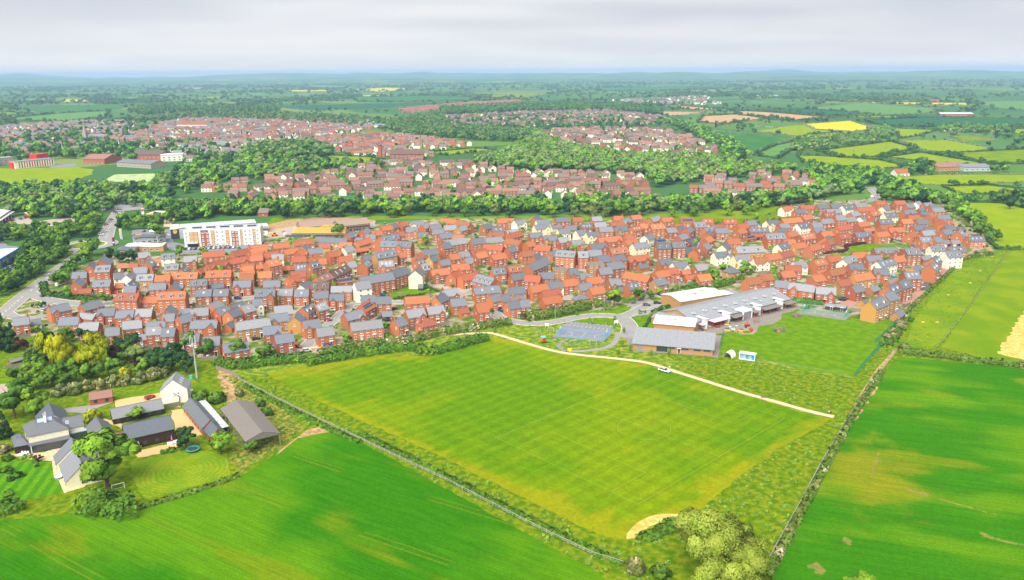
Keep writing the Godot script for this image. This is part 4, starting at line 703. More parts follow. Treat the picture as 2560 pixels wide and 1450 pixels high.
const ROADS := [
["main_road",[-266.4,-384.4,-264,-390.7,-267.8,-406.3,-271.7,-420.6,-276.9,-441.2,-283.6,-469.8,-289.1,-493.5,-293,-514.2,-297.9,-534.6,-303.6,-550.5],9,"tarmac",5],
["main_road",[-302.6,-573.1,-308.5,-595,-323.4,-629.8,-337.4,-665.5,-349.6,-698.3,-355.6,-715.8,-355.8,-726.6],10,"tarmac",1],
["road",[-356.7,-728.5,-346.7,-722.6,-337.6,-729.5],9,"tarmac",2],
["road",[-379.1,-744.4,-375.2,-751.9,-360.7,-753.2],7,"tarmac",1],
["road",[-266.9,-401.7,-256.3,-391.6,-248.8,-388.6,-242.3,-391.7,-243.7,-402.3,-255.1,-415.4],6,"tarmac",6],
["road",[-275.2,-437.2,-259,-424.8,-247.5,-418.8,-235.7,-414.4,-225.4,-412.7,-216.9,-414.4],8,"tarmac",7],
["street",[-173.3,-406.3,-175.3,-418.2,-154.4,-420.6,-141.9,-424.8],6,"tarmac",4],
["street",[-98.8,-329.7,-94.5,-340,-92.9,-352.5,-90.5,-373,-88.6,-388,-86.8,-401.9,-86,-410.4,-76.1,-412.7,-64,-413.7,-56.5,-412.2],6,"tarmac",9],
["street",[-50.6,-403.1,-33.7,-409.1,-31.1,-424.6,-25.1,-430.2,-17.7,-434.8],6,"tarmac",4],
["street",[-25.3,-433.8,-42.4,-446.5,-51.6,-459.8,-56.5,-473.6,-61.7,-494.3,-66.5,-516.6,-76.8,-504],7,"paving",5],
["street",[-37.3,-448.9,-30.6,-446.2,-22.3,-438.6],6,"paving",6],
["street",[-10,-402.1,-7.4,-386,0.1,-377.7,9,-373.7,20.2,-375.4,32,-382.8,43.8,-386.8,55.1,-385,62.3,-391.2,69,-400.2,76.1,-406.8,85.9,-410.9,102.4,-416.6],6.6,"tarmac",14],
["street",[54.6,-385.6,56.8,-373.3,56.4,-362.7,52.6,-351],8,"tarmac",15],
["street",[73.7,-433.6,76.7,-428.8,82.8,-423.9,86.8,-412.6],6,"new_tarmac",15],
["street",[142.9,-597.3,131.6,-565.6,121,-532.9,112,-514.4],9,"new_tarmac",4],
["street",[21.9,-507.4,26.7,-500.9,35,-493.8,47,-483.6,55,-479,62,-467.5],7,"tarmac",4],
["street",[277.8,-578.4,279.7,-564.8,281.3,-547.7,281,-529.7,277.5,-512.9],6,"new_tarmac",4],
["street",[27.5,-420.8,31.7,-418.4,34.3,-427.5,33.6,-444.5],8,"paving",4],
["street",[171.7,-543.2,173.2,-531.3,181.1,-534.9],8,"paving",4],
["lane",[362.1,-652.6,351.7,-619.9,342.2,-590.2,335.9,-567.3,330.4,-542,324.7,-526.4],4,"bare_soil",12],
["main_road",[311.9,-728.6,331.5,-742.3,347.7,-760.5,361.6,-783.8,369,-808.9,376.8,-835.6],9,"tarmac",4],
["main_road",[309.1,-1133.8,339.2,-1228.2,356.8,-1320.3],8,"tarmac",2],
["footpath",[-98.2,-338.2,-78.6,-343.8,-52.2,-351.1,-28.5,-357.6,-12.5,-359.6,-7.7,-357.7,1.7,-348.8,10.7,-340.3,21,-332.1,32.9,-327.3,46.3,-323,57.6,-317.9,67.4,-307.4,76.6,-297.6,87.7,-285.8,99.6,-274.9,107.4,-267.5,114.7,-262.2],2.4,"path_gravel",12],
["footpath",[25,-332.8,31.2,-333.3,39.9,-336.2,44.6,-340.5,47.4,-346.3,49.2,-352.9,50.3,-358.4],2.6,"tarmac",16],
["track",[170,-332.7,160.8,-320.6,152,-309.4,140.6,-293,125.8,-270.6],1.6,"bare_soil",14],
]
const PITCH := [45.51,-253.88,0.7562,41.84,29.95]
const ROW_L := [0.8598,0.5106]
const ROW_R := [0.9524,0.3048]
const SPARSE := [110.6,-223.2]
const LAWN := [-104.1,-225.0,0.9786,-0.2059,-150.2,-220.6]
const ROUNDABOUTS := [[-308.9,-568.0,12.0,21.0],[-358.3,-735.7,14.0,23.0]]
var DISTRICTS := [
{"p":[-309.1,-766.5,-331.4,-869.6,-291.4,-909.8,-234.9,-960.7,-196.5,-1040.6,-170.6,-1075.7,-131.3,-1107.4,-52.2,-1068.4,10.8,-978.1,77.5,-954.8,148.2,-932.3,147.6,-845.8,127.2,-759.3,46.4,-755.6,-30.1,-759,-144.8,-756.8,-247.9,-768.7],"yaw":8,"roofs":["b0", "b1", "b2", "b3"],"walls":["O0", "O1", "O2", "C1", "O0", "C3"],"fill":0.66,"row":20,"own":190,"trees":1.3,"word":"beyond the tree belt"},
{"p":[169.8,-769.9,211.6,-873.8,242.7,-927.1,295.1,-946.5,336.5,-929.3,332.4,-842.6,314.5,-808.5,246.1,-784.5,200.6,-761],"yaw":-14,"roofs":["b2", "b3", "r3"],"walls":["O0", "O1", "C1"],"fill":0.66,"row":20,"own":60,"trees":1.2,"word":"in the small group"},
{"p":[-405.8,-1281.1,-399.3,-1394.9,-382.4,-1493.1,-298.4,-1600,-215.6,-1572.4,-66.2,-1368.8,-81.4,-1284.1,-176.2,-1277.7,-109.8,-1175.2,-183.2,-1157.9,-259.6,-1220.4,-288.8,-1299.3],"yaw":5,"roofs":["b2", "b3", "r3", "b1"],"walls":["O0", "C1", "C3", "B1"],"fill":0.78,"row":19,"own":0,"trees":0.9,"word":"in the middle of the old town"},
{"p":[2.2,-1635.5,190.5,-1732.5,308.1,-1673.3,329.7,-1504.9,319.4,-1241.6,292.8,-1170.6,246.8,-1173.7,138.7,-1254.7,85.3,-1403.8],"yaw":-10,"roofs":["b1", "b2", "b3"],"walls":["O0", "O1", "C1", "C3"],"fill":0.64,"row":21,"own":0,"trees":1.2,"word":"beside the tree-lined road at right"},
{"p":[-184.2,-2244.5,27.6,-2434.2,276.2,-2522.6,401.6,-2189.9,391.3,-1900.4,294.9,-1853,20.3,-1800.5,-131.8,-1816.1],"yaw":0,"roofs":["b1", "b3"],"walls":["B1", "O2", "C0"],"fill":0.55,"row":24,"own":0,"trees":0.9,"word":"on the slope at top centre"},
{"p":[-692,-1475.2,-854,-1932.6,-882.2,-2252.6,-721,-2232.9,-470.8,-2094.2,-357.3,-1923.2,-296.3,-1781.2,-360.8,-1527.6,-467.8,-1482.6,-524.2,-1359.3,-592.4,-1314.8],"yaw":12,"roofs":["r3", "b2", "b3", "g1", "b1"],"walls":["O0", "C3", "C1", "W0", "O2"],"fill":0.74,"row":19,"own":0,"trees":0.9,"word":"of the old town centre"},
{"p":[-887,-1336.3,-1189.6,-1831.8,-1164.7,-2010,-1090.7,-2097.5,-968.2,-2100.4,-688.2,-1474.9,-691.4,-1343,-726.3,-1240.5],"yaw":4,"roofs":["b2", "b3", "g1"],"walls":["C3", "O1", "B1"],"fill":0.6,"row":22,"own":0,"trees":0.9,"word":"around the church"},
{"p":[-531,-1245.4,-551.1,-1376.1,-510.2,-1435.5,-465.1,-1473.7,-378.1,-1393.2,-346.8,-1251.2,-385.9,-1160.3,-442.4,-1112],"yaw":10,"roofs":["b2", "b3", "g1", "g3"],"walls":["W0", "C3", "O0", "C1"],"fill":0.6,"row":21,"own":0,"trees":1,"word":"in the pale rows above the poplars"},
{"p":[-358.7,-2642.1,-220.1,-3064.2,39.1,-3432.3,51.6,-3170.1,-173.2,-2787.5,-319,-2434.8],"yaw":15,"roofs":["r3", "b2"],"walls":["O0"],"fill":0.9,"row":22,"own":0,"trees":0.2,"word":"in the red row at the edge of the fields"},
{"p":[416.1,-3358.9,920.3,-3898.2,783.7,-2891.9,466.4,-2946.4],"yaw":0,"roofs":["b3", "g1"],"walls":["C3", "O0"],"fill":0.3,"row":45,"own":0,"trees":1.5,"word":"of the far village"},
{"p":[-407.6,-2086.8,-285.8,-2022.9,-282.4,-1805.4,-396,-1927.3],"yaw":-20,"roofs":["g3"],"walls":["W0"],"fill":0.95,"row":18,"own":0,"trees":0.2,"word":"in the white rows on the hill"},
]
const AT := {"school_front":[53.76,-335.5,-15.86,34.44],"school_hall":[66.68,-356.85,-17.81,18.53],"school_long":[88.25,-361.8,34.07,71.37],"school_gym":[86.52,-393.15,26.81,29.24],"school_left":[75.44,-368.7,-34.57,14.77],"fence_box":[70.86,-383.83,-16.17,8.65],"hotel":[-233.76,-558.09,9.59,52.8],"store":[-249.53,-588.71,20.69,55.36],"store_end":[-202.27,-623.04,74.66,8.47],"pub_back":[-274.37,-568.38,30.84,21.39],"pub_front":[-269.74,-542.13,7.36,26.23],"pub_left":[-269.88,-530.91,12.65,12.09],"store_sign":[-294.89,-589.05,-1.97,2.01],"hotel_sign":[-288.98,-565.47,-1.89,1.45],"fuel":[-310.85,-670.71,-7.53,16.72],"fuel_sign":[-327.59,-698.82,-2.31,1.48],"blue_shed":[-317.82,-456.8,102.98,71.39],"retail":[-407.84,-612.82,109.37,84.15],"red_shop":[-418.04,-682.83,48.32,8.42],"white_lorry":[-385.18,-689.03,-2.27,7.69],"care_home":[-273.37,-700.0,7.6,29.55],"care_home2":[-219.54,-682.97,-2.27,8.64],"site_a":[-166.7,-590.35,-1.98,41.29],"site_b":[-132.47,-606.55,29.8,27.67],"hoarding":[-166.7,-590.35,7.93,29.7],"white_school":[-653.78,-1056.33,55.5,50.57],"red_wing":[-668.05,-1132.06,77.95,21.64],"tan_block":[-710.59,-1100.59,48.03,25.79],"hall_a":[-593.12,-1113.53,-14.83,34.6],"hall_b":[-541.91,-1145.42,-3.67,43.77],"white_office":[-495.11,-1135.25,16.49,29.13],"works":[-529.55,-1076.54,-26.05,64.96],"church":[-781.16,-1499.32,43.4,32.8],"spire":[-788.15,-1487.92,-4.67,11.27],"manor":[-2587.16,-6525.26,-17.81,167.26],"flats":[-746.53,-1817.12,-5.69,69.6],"farm_sheds":[514.2,-961.68,13.07,39.1],"farm_sheds2":[543.83,-959.98,5.61,35.34],"far_sheds":[1116.89,-2114.44,-7.32,80.93],"red_farm":[1521.26,-2960.45,-10.4,29.69],"white_cottage":[441.37,-913.83,13.22,17.58],"store_far":[259.44,-1110.86,8.59,20.05],"store_far2":[219.14,-1127.95,17.14,33.02],"chimney_tower":[-190.69,-1151.98,-3.76,4.01],"mill":[-170.95,-1135.97,4.97,48.15],"barn":[-90.82,-252.79,-56.69,31.9],"leanto":[-107.93,-263.35,-54.26,28.43],"house_eaves":[-159.82,-239.88,-149.28,-246.5,-157.19,-256.22,-166.87,-249.12],"wing_eaves":[-163.0,-237.48,-159.31,-239.57,-166.19,-247.49,-168.75,-245.26],"porch":[-158.39,-237.88,-147.73,-243.46,-149.5,-246.32,-159.75,-239.79],"glass_room":[-150.09,-247.6,-145.13,-250.72,-146.61,-253.12,-151.63,-250.24],"modern_flat":[-134.64,-230.86,-132.66,-232.36,-136.93,-238.49,-139.35,-237.72],"modern_porch":[-137.49,-220.11,-136.24,-220.33,-137.46,-225.85,-140.05,-224.19],"annex_leanto":[-130.5,-236.24,-123.12,-239.94,-126.36,-245.17,-133.59,-240.83],"barn_front":[-124.57,-244.97,28.08,10.07],"mast":[-128.9,-304.5],"trampoline":[-105.4,-239.2],"goal":[-119.54,-213.27,30.99,3.34],"pergola":[-127.74,-240.74,31.23,3.63],"lounge":[-113.5,-244.2],"parasol":[-115.1,-245.9],"round_table":[-139.9,-221.4],"dining":[-160.1,-237.0],"loungers":[-154.9,-241.5,-154.2,-241.7],"farm_person":[-147.7,-264.5],"farm_wall":[-129.0,-273.2,-124.2,-276.4],"garden_shed":[-213.2,-318.81,56.35,6.04],"fence_left":[-111.0,-301.9,-88.2,-280.0,-68.9,-262.2,-51.8,-246.5,-36.4,-232.5,-22.4,-219.8,-9.7,-207.3,1.8,-196.0,12.3,-186.1,20.1,-179.1,27.7,-174.9],"fence_right":[168.9,-330.6,149.7,-303.6,130.5,-277.3,112.1,-250.1,96.2,-226.0,82.0,-203.4,70.4,-185.4,62.2,-172.4,56.2,-162.3],"fence_close":[-124.7,-314.3,-120.2,-311.0,-113.4,-305.5,-110.5,-301.9],"fence_farm":[-213.9,-315.5,-209.9,-318.7,-204.7,-321.2,-200.6,-323.7],"fence_strip":[337.4,-527.2,276.7,-447.0,228.6,-384.9,197.6,-345.2,186.2,-331.8],"mesh_a":[193.7,-379.0,183.9,-365.9,172.0,-350.6,163.6,-340.2],"mesh_b":[164.9,-337.3,153.0,-320.8,143.4,-308.0,137.7,-299.7],"mesh_c":[99.9,-357.6,95.5,-344.9,91.7,-333.4],"mesh_d":[104.3,-318.4,111.1,-315.0,121.1,-310.8,130.1,-304.3,137.1,-298.9],"mesh_e":[11.5,-367.9,19.7,-372.2,28.9,-378.8],"mesh_f":[26.7,-333.4,38.0,-338.1,44.3,-341.8,47.7,-350.2],"mesh_g":[147.9,-405.7,154.9,-402.9,162.7,-397.7],"fence_garden":[174.4,-392.4,179.7,-388.7,185.0,-383.2,188.5,-380.2],"fence_garden2":[149.7,-412.2,155.5,-407.5,164.4,-404.0],"wall_garden":[187.7,-378.5,191.8,-377.9,194.6,-380.1],"cage":[20.9,-353.2,41.9,-346.4,45.9,-356.4,24.6,-362.2],"cage2":[147.2,-388.3,165.0,-378.5,169.3,-383.0,152.8,-394.8],"car_bays":[29.0,-376.1,49.2,-369.2,25.2,-371.3,46.4,-362.8],"sheds":[161.93,-394.59,-34.98,4.43],"sheds2":[166.21,-393.26,-36.67,5.27],"cabin":[97.43,-322.43,-28.5,6.65],"tank":[94.0,-325.0],"pickup":[62.5,-307.1,67.9,-302.1],"bench":[93.95,-279.76,-14.07,1.59],"walker":[113.8,-264.6],"walker2":[114.1,-263.9],"bin":[65.4,-311.1],"signs":[16.7,-367.0,50.7,-370.7,81.6,-386.9],"boards":[13.3,-370.1,23.6,-356.9,44.4,-346.3],"play":{"swing":[16.99,-360.56,-22.24,2.95],"swing2":[35.19,-341.97,-25.26,3.14],"swing3":[11.33,-354.43,36.46,2.25],"tower":[14.2,-344.7],"seesaw":[19.6,-348.5],"zip":[25.28,-340.27,31.14,5.99],"gate":[25.3,-333.4],"bigframe":[126.9,-359.2],"climb":[143.1,-382.5],"mast_play":[120.0,-372.8],"red_tent":[113.3,-365.3],"oval_house":[-52.0,-438.1],"oval_frame":[-61.1,-424.2]},"lamps":[-276.4,-476.7,-270.0,-452.8,-256.2,-417.2,-292.2,-532.3,-286.2,-514.4,39.9,-375.9,47.7,-395.6,21.5,-379.6,71.4,-411.3,81.9,-430.4,91.5,-420.3,106.6,-425.6,-254.8,-392.9,-331.7,-626.3,-341.7,-656.2,-299.6,-586.2,65.6,-418.5,352.0,-761.6],"poles":[429.6,-1168.6,511.1,-1198.8,580.4,-1193.9,572.5,-1228.8],"straw":[201.1,-371.6,208.1,-371.4,239.2,-419.7,264.9,-444.6,286.6,-472.7,316.3,-519.3,316.3,-511.0]}
const CARS := [
[-138.9,-283.2,60,"red","hatchback"],
[-109.1,-329.6,15,"red","hatchback"],
[-104.4,-328.5,10,"black","hatchback"],
[-113.8,-325.2,-60,"white","hatchback"],
[-96.9,-340.4,-30,"red","hatchback"],
[-91.4,-334.9,20,"silver","hatchback"],
[-83.8,-342.3,5,"blue","hatchback"],
[-75.9,-348.2,5,"blue","hatchback"],
[-92.2,-380.3,10,"red","hatchback"],
[-150.9,-421.6,0,"blue","hatchback"],
[-93.9,-397.5,-20,"silver","hatchback"],
[-62.8,-379.6,0,"black","hatchback"],
[-61.8,-398.9,60,"black","hatchback"],
[-33.2,-384.3,80,"white","van"],
[-5.7,-397.6,0,"black","hatchback"],
[-72.9,-466.1,5,"silver","hatchback"],
[-72,-438.7,10,"blue","hatchback"],
[-57.2,-407.7,90,"blue","hatchback"],
[-37.7,-447.4,10,"silver","hatchback"],
[-42.5,-454.8,10,"black","hatchback"],
[24.9,-499.4,10,"silver","hatchback"],
[28.5,-490.6,-60,"blue","hatchback"],
[70.9,-403,-5,"grey","hatchback"],
[77.2,-406.6,-5,"black","hatchback"],
[100,-453.7,10,"white","hatchback"],
[102.2,-450.9,10,"black","hatchback"],
[79.3,-437.3,40,"sky","hatchback"],
[137.2,-571.2,80,"silver","hatchback"],
[164.9,-598.7,80,"sky","hatchback"],
[240.2,-622.1,0,"red","hatchback"],
[251.1,-651.7,0,"white","hatchback"],
[185.9,-446.8,10,"red","hatchback"],
[172.5,-405.8,0,"white","hatchback"],
[177,-410.2,0,"black","hatchback"],
[179.5,-412.5,0,"grey","hatchback"],
[231.6,-435,0,"white","hatchback"],
[281.2,-566.3,5,"white","hatchback"],
[227.8,-460.6,70,"sky","hatchback"],
[210.6,-522.7,30,"silver","hatchback"],
[335,-576,-30,"white","hatchback"],
[-265.8,-452.7,75,"white","van"],
[-251.3,-432.3,10,"blue","hatchback"],
[-247.2,-433.1,10,"black","hatchback"],
[-245.5,-401.2,80,"silver","hatchback"],
[-302.4,-565,-10,"white","hatchback"],
[-320.5,-617.7,30,"white","hatchback"],
[-317,-604.9,0,"white","hatchback"],
[-329.3,-627.9,60,"grey","hatchback"],
[-333.9,-647,60,"red","hatchback"],
[-340.3,-669.1,60,"red","hatchback"],
[-337.6,-661.5,60,"white","hatchback"],
[-351.4,-701,60,"silver","hatchback"],
[-355.2,-707.4,60,"black","hatchback"],
[-357,-720.2,0,"black","hatchback"],
[-366.8,-749.9,0,"blue","hatchback"],
[-285,-504.2,40,"silver","hatchback"],
[-280.3,-613.1,0,"white","van"],
[-289.8,-600.8,0,"red","hatchback"],
[-289.1,-616.6,90,"black","hatchback"],
[-274.2,-600.3,10,"sky","hatchback"],
[347.4,-761.8,20,"white","van"],
[357.1,-774.1,30,"silver","hatchback"],
[369.5,-792.1,40,"silver","hatchback"],
[430.5,-745.8,0,"blue","hatchback"],
[-300,-778.5,0,"white","hatchback"],
[-197.6,-605.4,10,"white","van"],
[-193.8,-608.4,10,"grey","van"],
[-169.7,-593.6,0,"black","hatchback"],
[-216.2,-560.3,11,"silver","hatchback"],
[-211.4,-561.2,11,"white","hatchback"],
[-206.5,-562.2,11,"white","hatchback"],
[-230.3,-549.6,88,"black","hatchback"],
[-227,-550.1,88,"white","hatchback"],
[-223.7,-550.6,88,"black","estate"],
[-220.4,-551,88,"silver","hatchback"],
[-217.1,-551.5,88,"white","estate"],
[-213.8,-552,88,"silver","hatchback"],
[-210.6,-552.5,88,"white","hatchback"],
[-207.3,-553,88,"silver","estate"],
[-204,-553.4,88,"red","hatchback"],
[-200.7,-553.9,88,"blue","hatchback"],
[-197.4,-554.4,88,"white","hatchback"],
[-266.7,-605.9,9,"red","hatchback"],
[-265.1,-603.9,9,"blue","estate"],
[-263.5,-602,9,"blue","hatchback"],
[-262,-600,9,"white","hatchback"],
[-322.1,-489.3,148,"black","hatchback"],
[-322.5,-492.2,148,"silver","hatchback"],
[-322.9,-495.2,148,"grey","estate"],
[-323.3,-498.2,148,"silver","hatchback"],
[-323.7,-501.2,148,"grey","hatchback"],
[-324.1,-504.1,148,"grey","hatchback"],
[-426.9,-658,129,"grey","hatchback"],
[-426.4,-660.6,129,"grey","hatchback"],
[-425.9,-663.1,129,"black","estate"],
[-425.4,-665.6,129,"red","hatchback"],
[-424.9,-668.2,129,"black","estate"],
[-424.4,-670.7,129,"red","hatchback"],
[-421.9,-676.4,158,"grey","hatchback"],
[-421.8,-679.2,158,"white","hatchback"],
[-421.8,-681.9,158,"blue","hatchback"],
[-421.7,-684.7,158,"red","hatchback"],
[-421.6,-687.5,158,"black","hatchback"],
[-421.5,-690.3,158,"red","estate"],
[-421.4,-693,158,"grey","hatchback"],
[-401.9,-699,20,"black","estate"],
[-398.5,-696.1,20,"grey","hatchback"],
[-395.1,-693.2,20,"black","hatchback"],
[-391.7,-690.3,20,"black","hatchback"],
[-388.3,-687.4,20,"blue","hatchback"],
[-384.9,-684.5,20,"black","hatchback"],
[-373.3,-665,13,"black","hatchback"],
[-369.7,-661.1,13,"silver","hatchback"],
[-366.1,-657.2,13,"red","estate"],
[-362.5,-653.2,13,"silver","estate"],
[518.3,-1793.1,-53,"white","hatchback"],
[522.5,-1787.6,-53,"silver","hatchback"],
[526.6,-1782.2,-53,"white","estate"],
[530.7,-1776.7,-53,"red","hatchback"],
[534.8,-1771.2,-53,"white","hatchback"],
[539,-1765.7,-53,"silver","hatchback"],
[543.1,-1760.2,-53,"red","hatchback"],
[547.2,-1754.7,-53,"blue","hatchback"],
[551.4,-1749.2,-53,"white","hatchback"],
[555.5,-1743.7,-53,"white","hatchback"],
[559.6,-1738.2,-53,"white","hatchback"],
[563.7,-1732.7,-53,"red","hatchback"],
[567.9,-1727.2,-53,"blue","hatchback"],
[572,-1721.7,-53,"white","hatchback"],
[179,-1154.7,2,"silver","hatchback"],
[182.7,-1148.6,2,"blue","hatchback"],
[186.5,-1142.5,2,"silver","hatchback"],
[190.3,-1136.4,2,"red","hatchback"],
[194,-1130.4,2,"black","hatchback"],
[197.8,-1124.3,2,"black","hatchback"],
[201.6,-1118.2,2,"grey","hatchback"],
[205.3,-1112.1,2,"grey","hatchback"],
[209.1,-1106,2,"white","hatchback"],
[212.9,-1099.9,2,"black","hatchback"],
]
const GARDEN_FENCES := [-85.7,-336.4,-78.7,-339.5,-134.9,-324.7,-127.7,-325.9,-145.6,-330,-139.1,-330.6,-49.5,-364.1,-42.5,-369.3,-78.6,-361,-64.8,-366.3,-15.1,-371.4,-9.5,-373.3,-38.8,-369.4,-30.9,-372.9,-166.1,-340.1,-160,-341.3,-150.4,-349.2,-138.1,-350.1,18.8,-385.3,28.5,-389.7,-67.9,-378.3,-64.9,-387.8,-53.2,-387.2,-41,-390.5,-179.7,-348.8,-172.1,-352,-153.9,-359.3,-149.5,-364.7,-68.8,-387.8,-61.3,-389.2,-131.5,-369.1,-128.9,-375,-106.2,-389.6,-102.1,-394.4,-121.7,-387.7,-113.5,-390.8,-17.3,-405.4,-13,-408.6,-18.1,-405.5,-4.3,-409.9,45,-403.4,52.8,-407.2,-104,-399.2,-96.7,-399.9,-203.5,-364.6,-194.8,-365.7,66.2,-411.9,72.3,-414.6,-203.8,-370.1,-195.8,-371.4,-96.7,-411.4,-89.3,-412.3,-6.3,-421,3,-424.7,-234.4,-356,-228.6,-359.3,4.6,-423.5,14.1,-429.2,-186.9,-386.3,-178.8,-387.2,-217.5,-373.2,-208.7,-374.4,5.5,-432,14.3,-429.7,-159.6,-405.2,-151.7,-406,-12,-439.7,-2,-429.4,-168.8,-404.7,-160.6,-405.5,-205.6,-389.7,-193.6,-388.6,142,-416.4,148.9,-413.6,-226,-376.7,-219.6,-383.9,-125,-420.8,-124.6,-431.3,185.4,-403.7,192.6,-407.7,202,-394.3,209.5,-401.6,-8.7,-447.8,-1.3,-451,-112.5,-436.5,-102.4,-437.4,-193.3,-409.9,-185.9,-410.4,-5.5,-449.9,1.8,-454.2,156.7,-427.7,168.2,-420.3,-226.1,-391.9,-220.6,-400.4,59.4,-448.9,69.4,-453.8,16.8,-449.7,25.8,-463.4,94,-445.9,100.4,-448,-77.6,-446.1,-70.1,-457.2,101.9,-446.5,109.7,-449.1,-140.1,-440.4,-131,-441.6,-179.1,-426,-170.4,-428,-156.2,-438.7,-148.3,-439.9,23.4,-463.9,33.1,-464.7,21.4,-463.9,25.9,-466.2,157.2,-435.8,165.6,-439.1,-157,-440.2,-147.4,-441.6,-134.9,-444.9,-130.3,-450.5,199.7,-417.9,207.5,-423.5,130.2,-447.4,137.2,-450.9,112.5,-454.1,120.2,-457.7,-40.6,-471.2,-34.7,-474.7,-115,-453,-109.1,-471.6,-79.3,-468.5,-70.9,-471.3,-24.8,-475.8,-19.9,-479.4,-39.2,-475.3,-29,-478.5,-204.1,-427.2,-206,-437.5,-130.8,-461.4,-122.5,-463,-202.8,-435.9,-194.3,-437.8,-204.3,-436.7,-195.9,-437.9,187,-439.8,198.7,-446.2,25.6,-485.6,37.4,-481.3,-150.2,-461.4,-142.5,-462.8,-142.1,-463.2,-136.3,-469.6,187.6,-443,201.1,-449.5,-8.9,-485.9,-0.1,-491.2,-35.5,-486.9,-29.8,-490.7,-121.3,-475.9,-113.7,-478.5,-108.6,-480.2,-102.5,-485.2,-105.4,-482.1,-97.8,-485.7,86.5,-484.5,94.6,-488,150.2,-469.8,159.6,-471.2,-31.3,-492.9,-24,-496.7,40.8,-498.6,47,-499,67.8,-492.7,82.4,-499.3,-237,-444.1,-227.7,-445.2,-254.2,-429,-256.8,-439.2,-54.9,-500.1,-45.8,-503.9]
const PARCHED := [[-100.8,-307.5,-74.1,-321.9,14],[-74.1,-321.9,-41.4,-328.8,11],[-23.6,-233.9,1.9,-208.5,7],[1.9,-208.5,30.2,-185.5,12],[30.2,-185.5,50,-198.5,8],[53,-201.6,89.5,-239.9,9],[89.5,-239.9,113.1,-259.8,7],[-12.3,-353.7,53.9,-316,5],[-74.5,-279.8,-23.6,-233.9,4]]
const BARE := [[118.5,-208.8,0.728,4.2,1.1],[127.4,-202.0,0.656,7.6,0.5],[75.4,-173.3,1.284,2.3,1.6],[126.1,-186.1,0.769,2.6,1.2],[132.0,-182.5,0.431,4.5,0.5],[87.9,-184.6,1.544,1.6,0.9],[115.0,-228.7,-1.046,10.7,0.4]]


var M := {}
var rng := RandomNumberGenerator.new()
var used := {}
var TEX := {}
var MESH := {}
var layer_n := 0

func _ready() -> void:
	rng.seed = 7
	sky_and_light()
	materials()
	lay_ground()
	estate()
	farm()
	school()
	commercial()
	building_site()
	town_buildings()
	fences()
	play()
	street_furniture()
	vehicles()
	estate_gardens()
	plant_trees()
	weeds()
	old_town()
	far_country()

# ---------------------------------------------------------------- camera, sky, sun, air
func sky_and_light() -> void:
	var cam := Camera3D.new(); cam.name = "camera"; add_child(cam)
	cam.position = v3(0, 120, 0)
	cam.basis = Basis(Vector3.RIGHT, -atan(547.0 / 1991.0)) * Basis(Vector3.BACK, -deg_to_rad(0.4))
	cam.fov = rad_to_deg(2.0 * atan(725.0 / 1991.0)); cam.near = 1.0; cam.far = 60000.0; cam.current = true
	var env := Environment.new()
	env.tonemap_mode = Environment.TONE_MAPPER_LINEAR
	env.background_mode = Environment.BG_SKY
	env.tonemap_exposure = 5.0
	env.sdfgi_enabled = true; env.ssao_enabled = true; env.ssil_enabled = true
	env.fog_enabled = true; env.fog_density = 0.00009; env.fog_light_color = Color(0.44, 0.68, 0.95).linear_to_srgb()
	var sky := Sky.new(); var pano := PanoramaSkyMaterial.new()
	pano.panorama = overcast(); sky.sky_material = pano; env.sky = sky
	var we := WorldEnvironment.new(); we.name = "environment"; we.environment = env; add_child(we)
	var sun := DirectionalLight3D.new(); sun.name = "sun"
	sun.light_energy = 0.5; sun.light_angular_distance = 60.0; sun.shadow_enabled = true
	sun.light_color = Color(1.0, 0.975, 0.93)
	sun.rotation_degrees = v3(-50, -24, 0)
	add_child(sun)

func overcast() -> ImageTexture:
	# layers of stretched cloud: paler near the horizon on one side, slate grey streaks above
	var w := 1024; var h := 512
	var n := FastNoiseLite.new(); n.seed = 3; n.frequency = 1.0; n.fractal_octaves = 5; n.noise_type = FastNoiseLite.TYPE_SIMPLEX_SMOOTH
	var im := Image.create(w, h, false, Image.FORMAT_RGBF)
	for y in h:
		var el := (0.5 - (y + 0.5) / h) * PI
		for x in w:
			var az := (x + 0.5) / w * TAU
			var d := v3(cos(el) * sin(az), sin(el), cos(el) * cos(az))
			var u := maxf(d.y, 0.0) + 0.045
			var p := v3(d.x / u * 0.10, d.z / u * 0.26, 0.0)
			var c := n.get_noise_3d(p.x, p.y, 1.7) * 0.5 + 0.5
			var s := n.get_noise_3d(p.x * 2.6 + 9.0, p.y * 2.0, 5.0) * 0.5 + 0.5
			var k := clampf(0.62 * c + 0.38 * s, 0.0, 1.0)
			k = smoothstep(0.30, 0.68, k)
			var lo := smoothstep(0.0, 0.13, d.y)
			k *= lerpf(0.35, 1.0, lo)
			var side := 0.5 + 0.5 * d.x
			k = clampf(k * lerpf(0.75, 1.15, side) + 0.12 * side, 0.0, 1.0)
			var col := Color(0.184, 0.185, 0.187).lerp(Color(0.112, 0.122, 0.142), k)
			im.set_pixel(x, y, col)
	return ImageTexture.create_from_image(im)

# ---------------------------------------------------------------- materials
func noise_tex(key: String, freq: float, octaves: int, ramp: Array, size := 512, kind := FastNoiseLite.TYPE_SIMPLEX_SMOOTH, sd := 1) -> NoiseTexture2D:
	if TEX.has(key): return TEX[key]
	var t := NoiseTexture2D.new(); var n := FastNoiseLite.new()
	n.noise_type = kind; n.frequency = freq; n.fractal_octaves = octaves; n.seed = sd
	t.width = size; t.height = size; t.seamless = true; t.noise = n
	var gr := Gradient.new(); var cs := PackedColorArray(); var os := PackedFloat32Array()
	for r in ramp:
		os.append(r[0]); cs.append(Color(r[1], r[2], r[3]).linear_to_srgb())
	gr.offsets = os; gr.colors = cs; t.color_ramp = gr
	TEX[key] = t
	return t

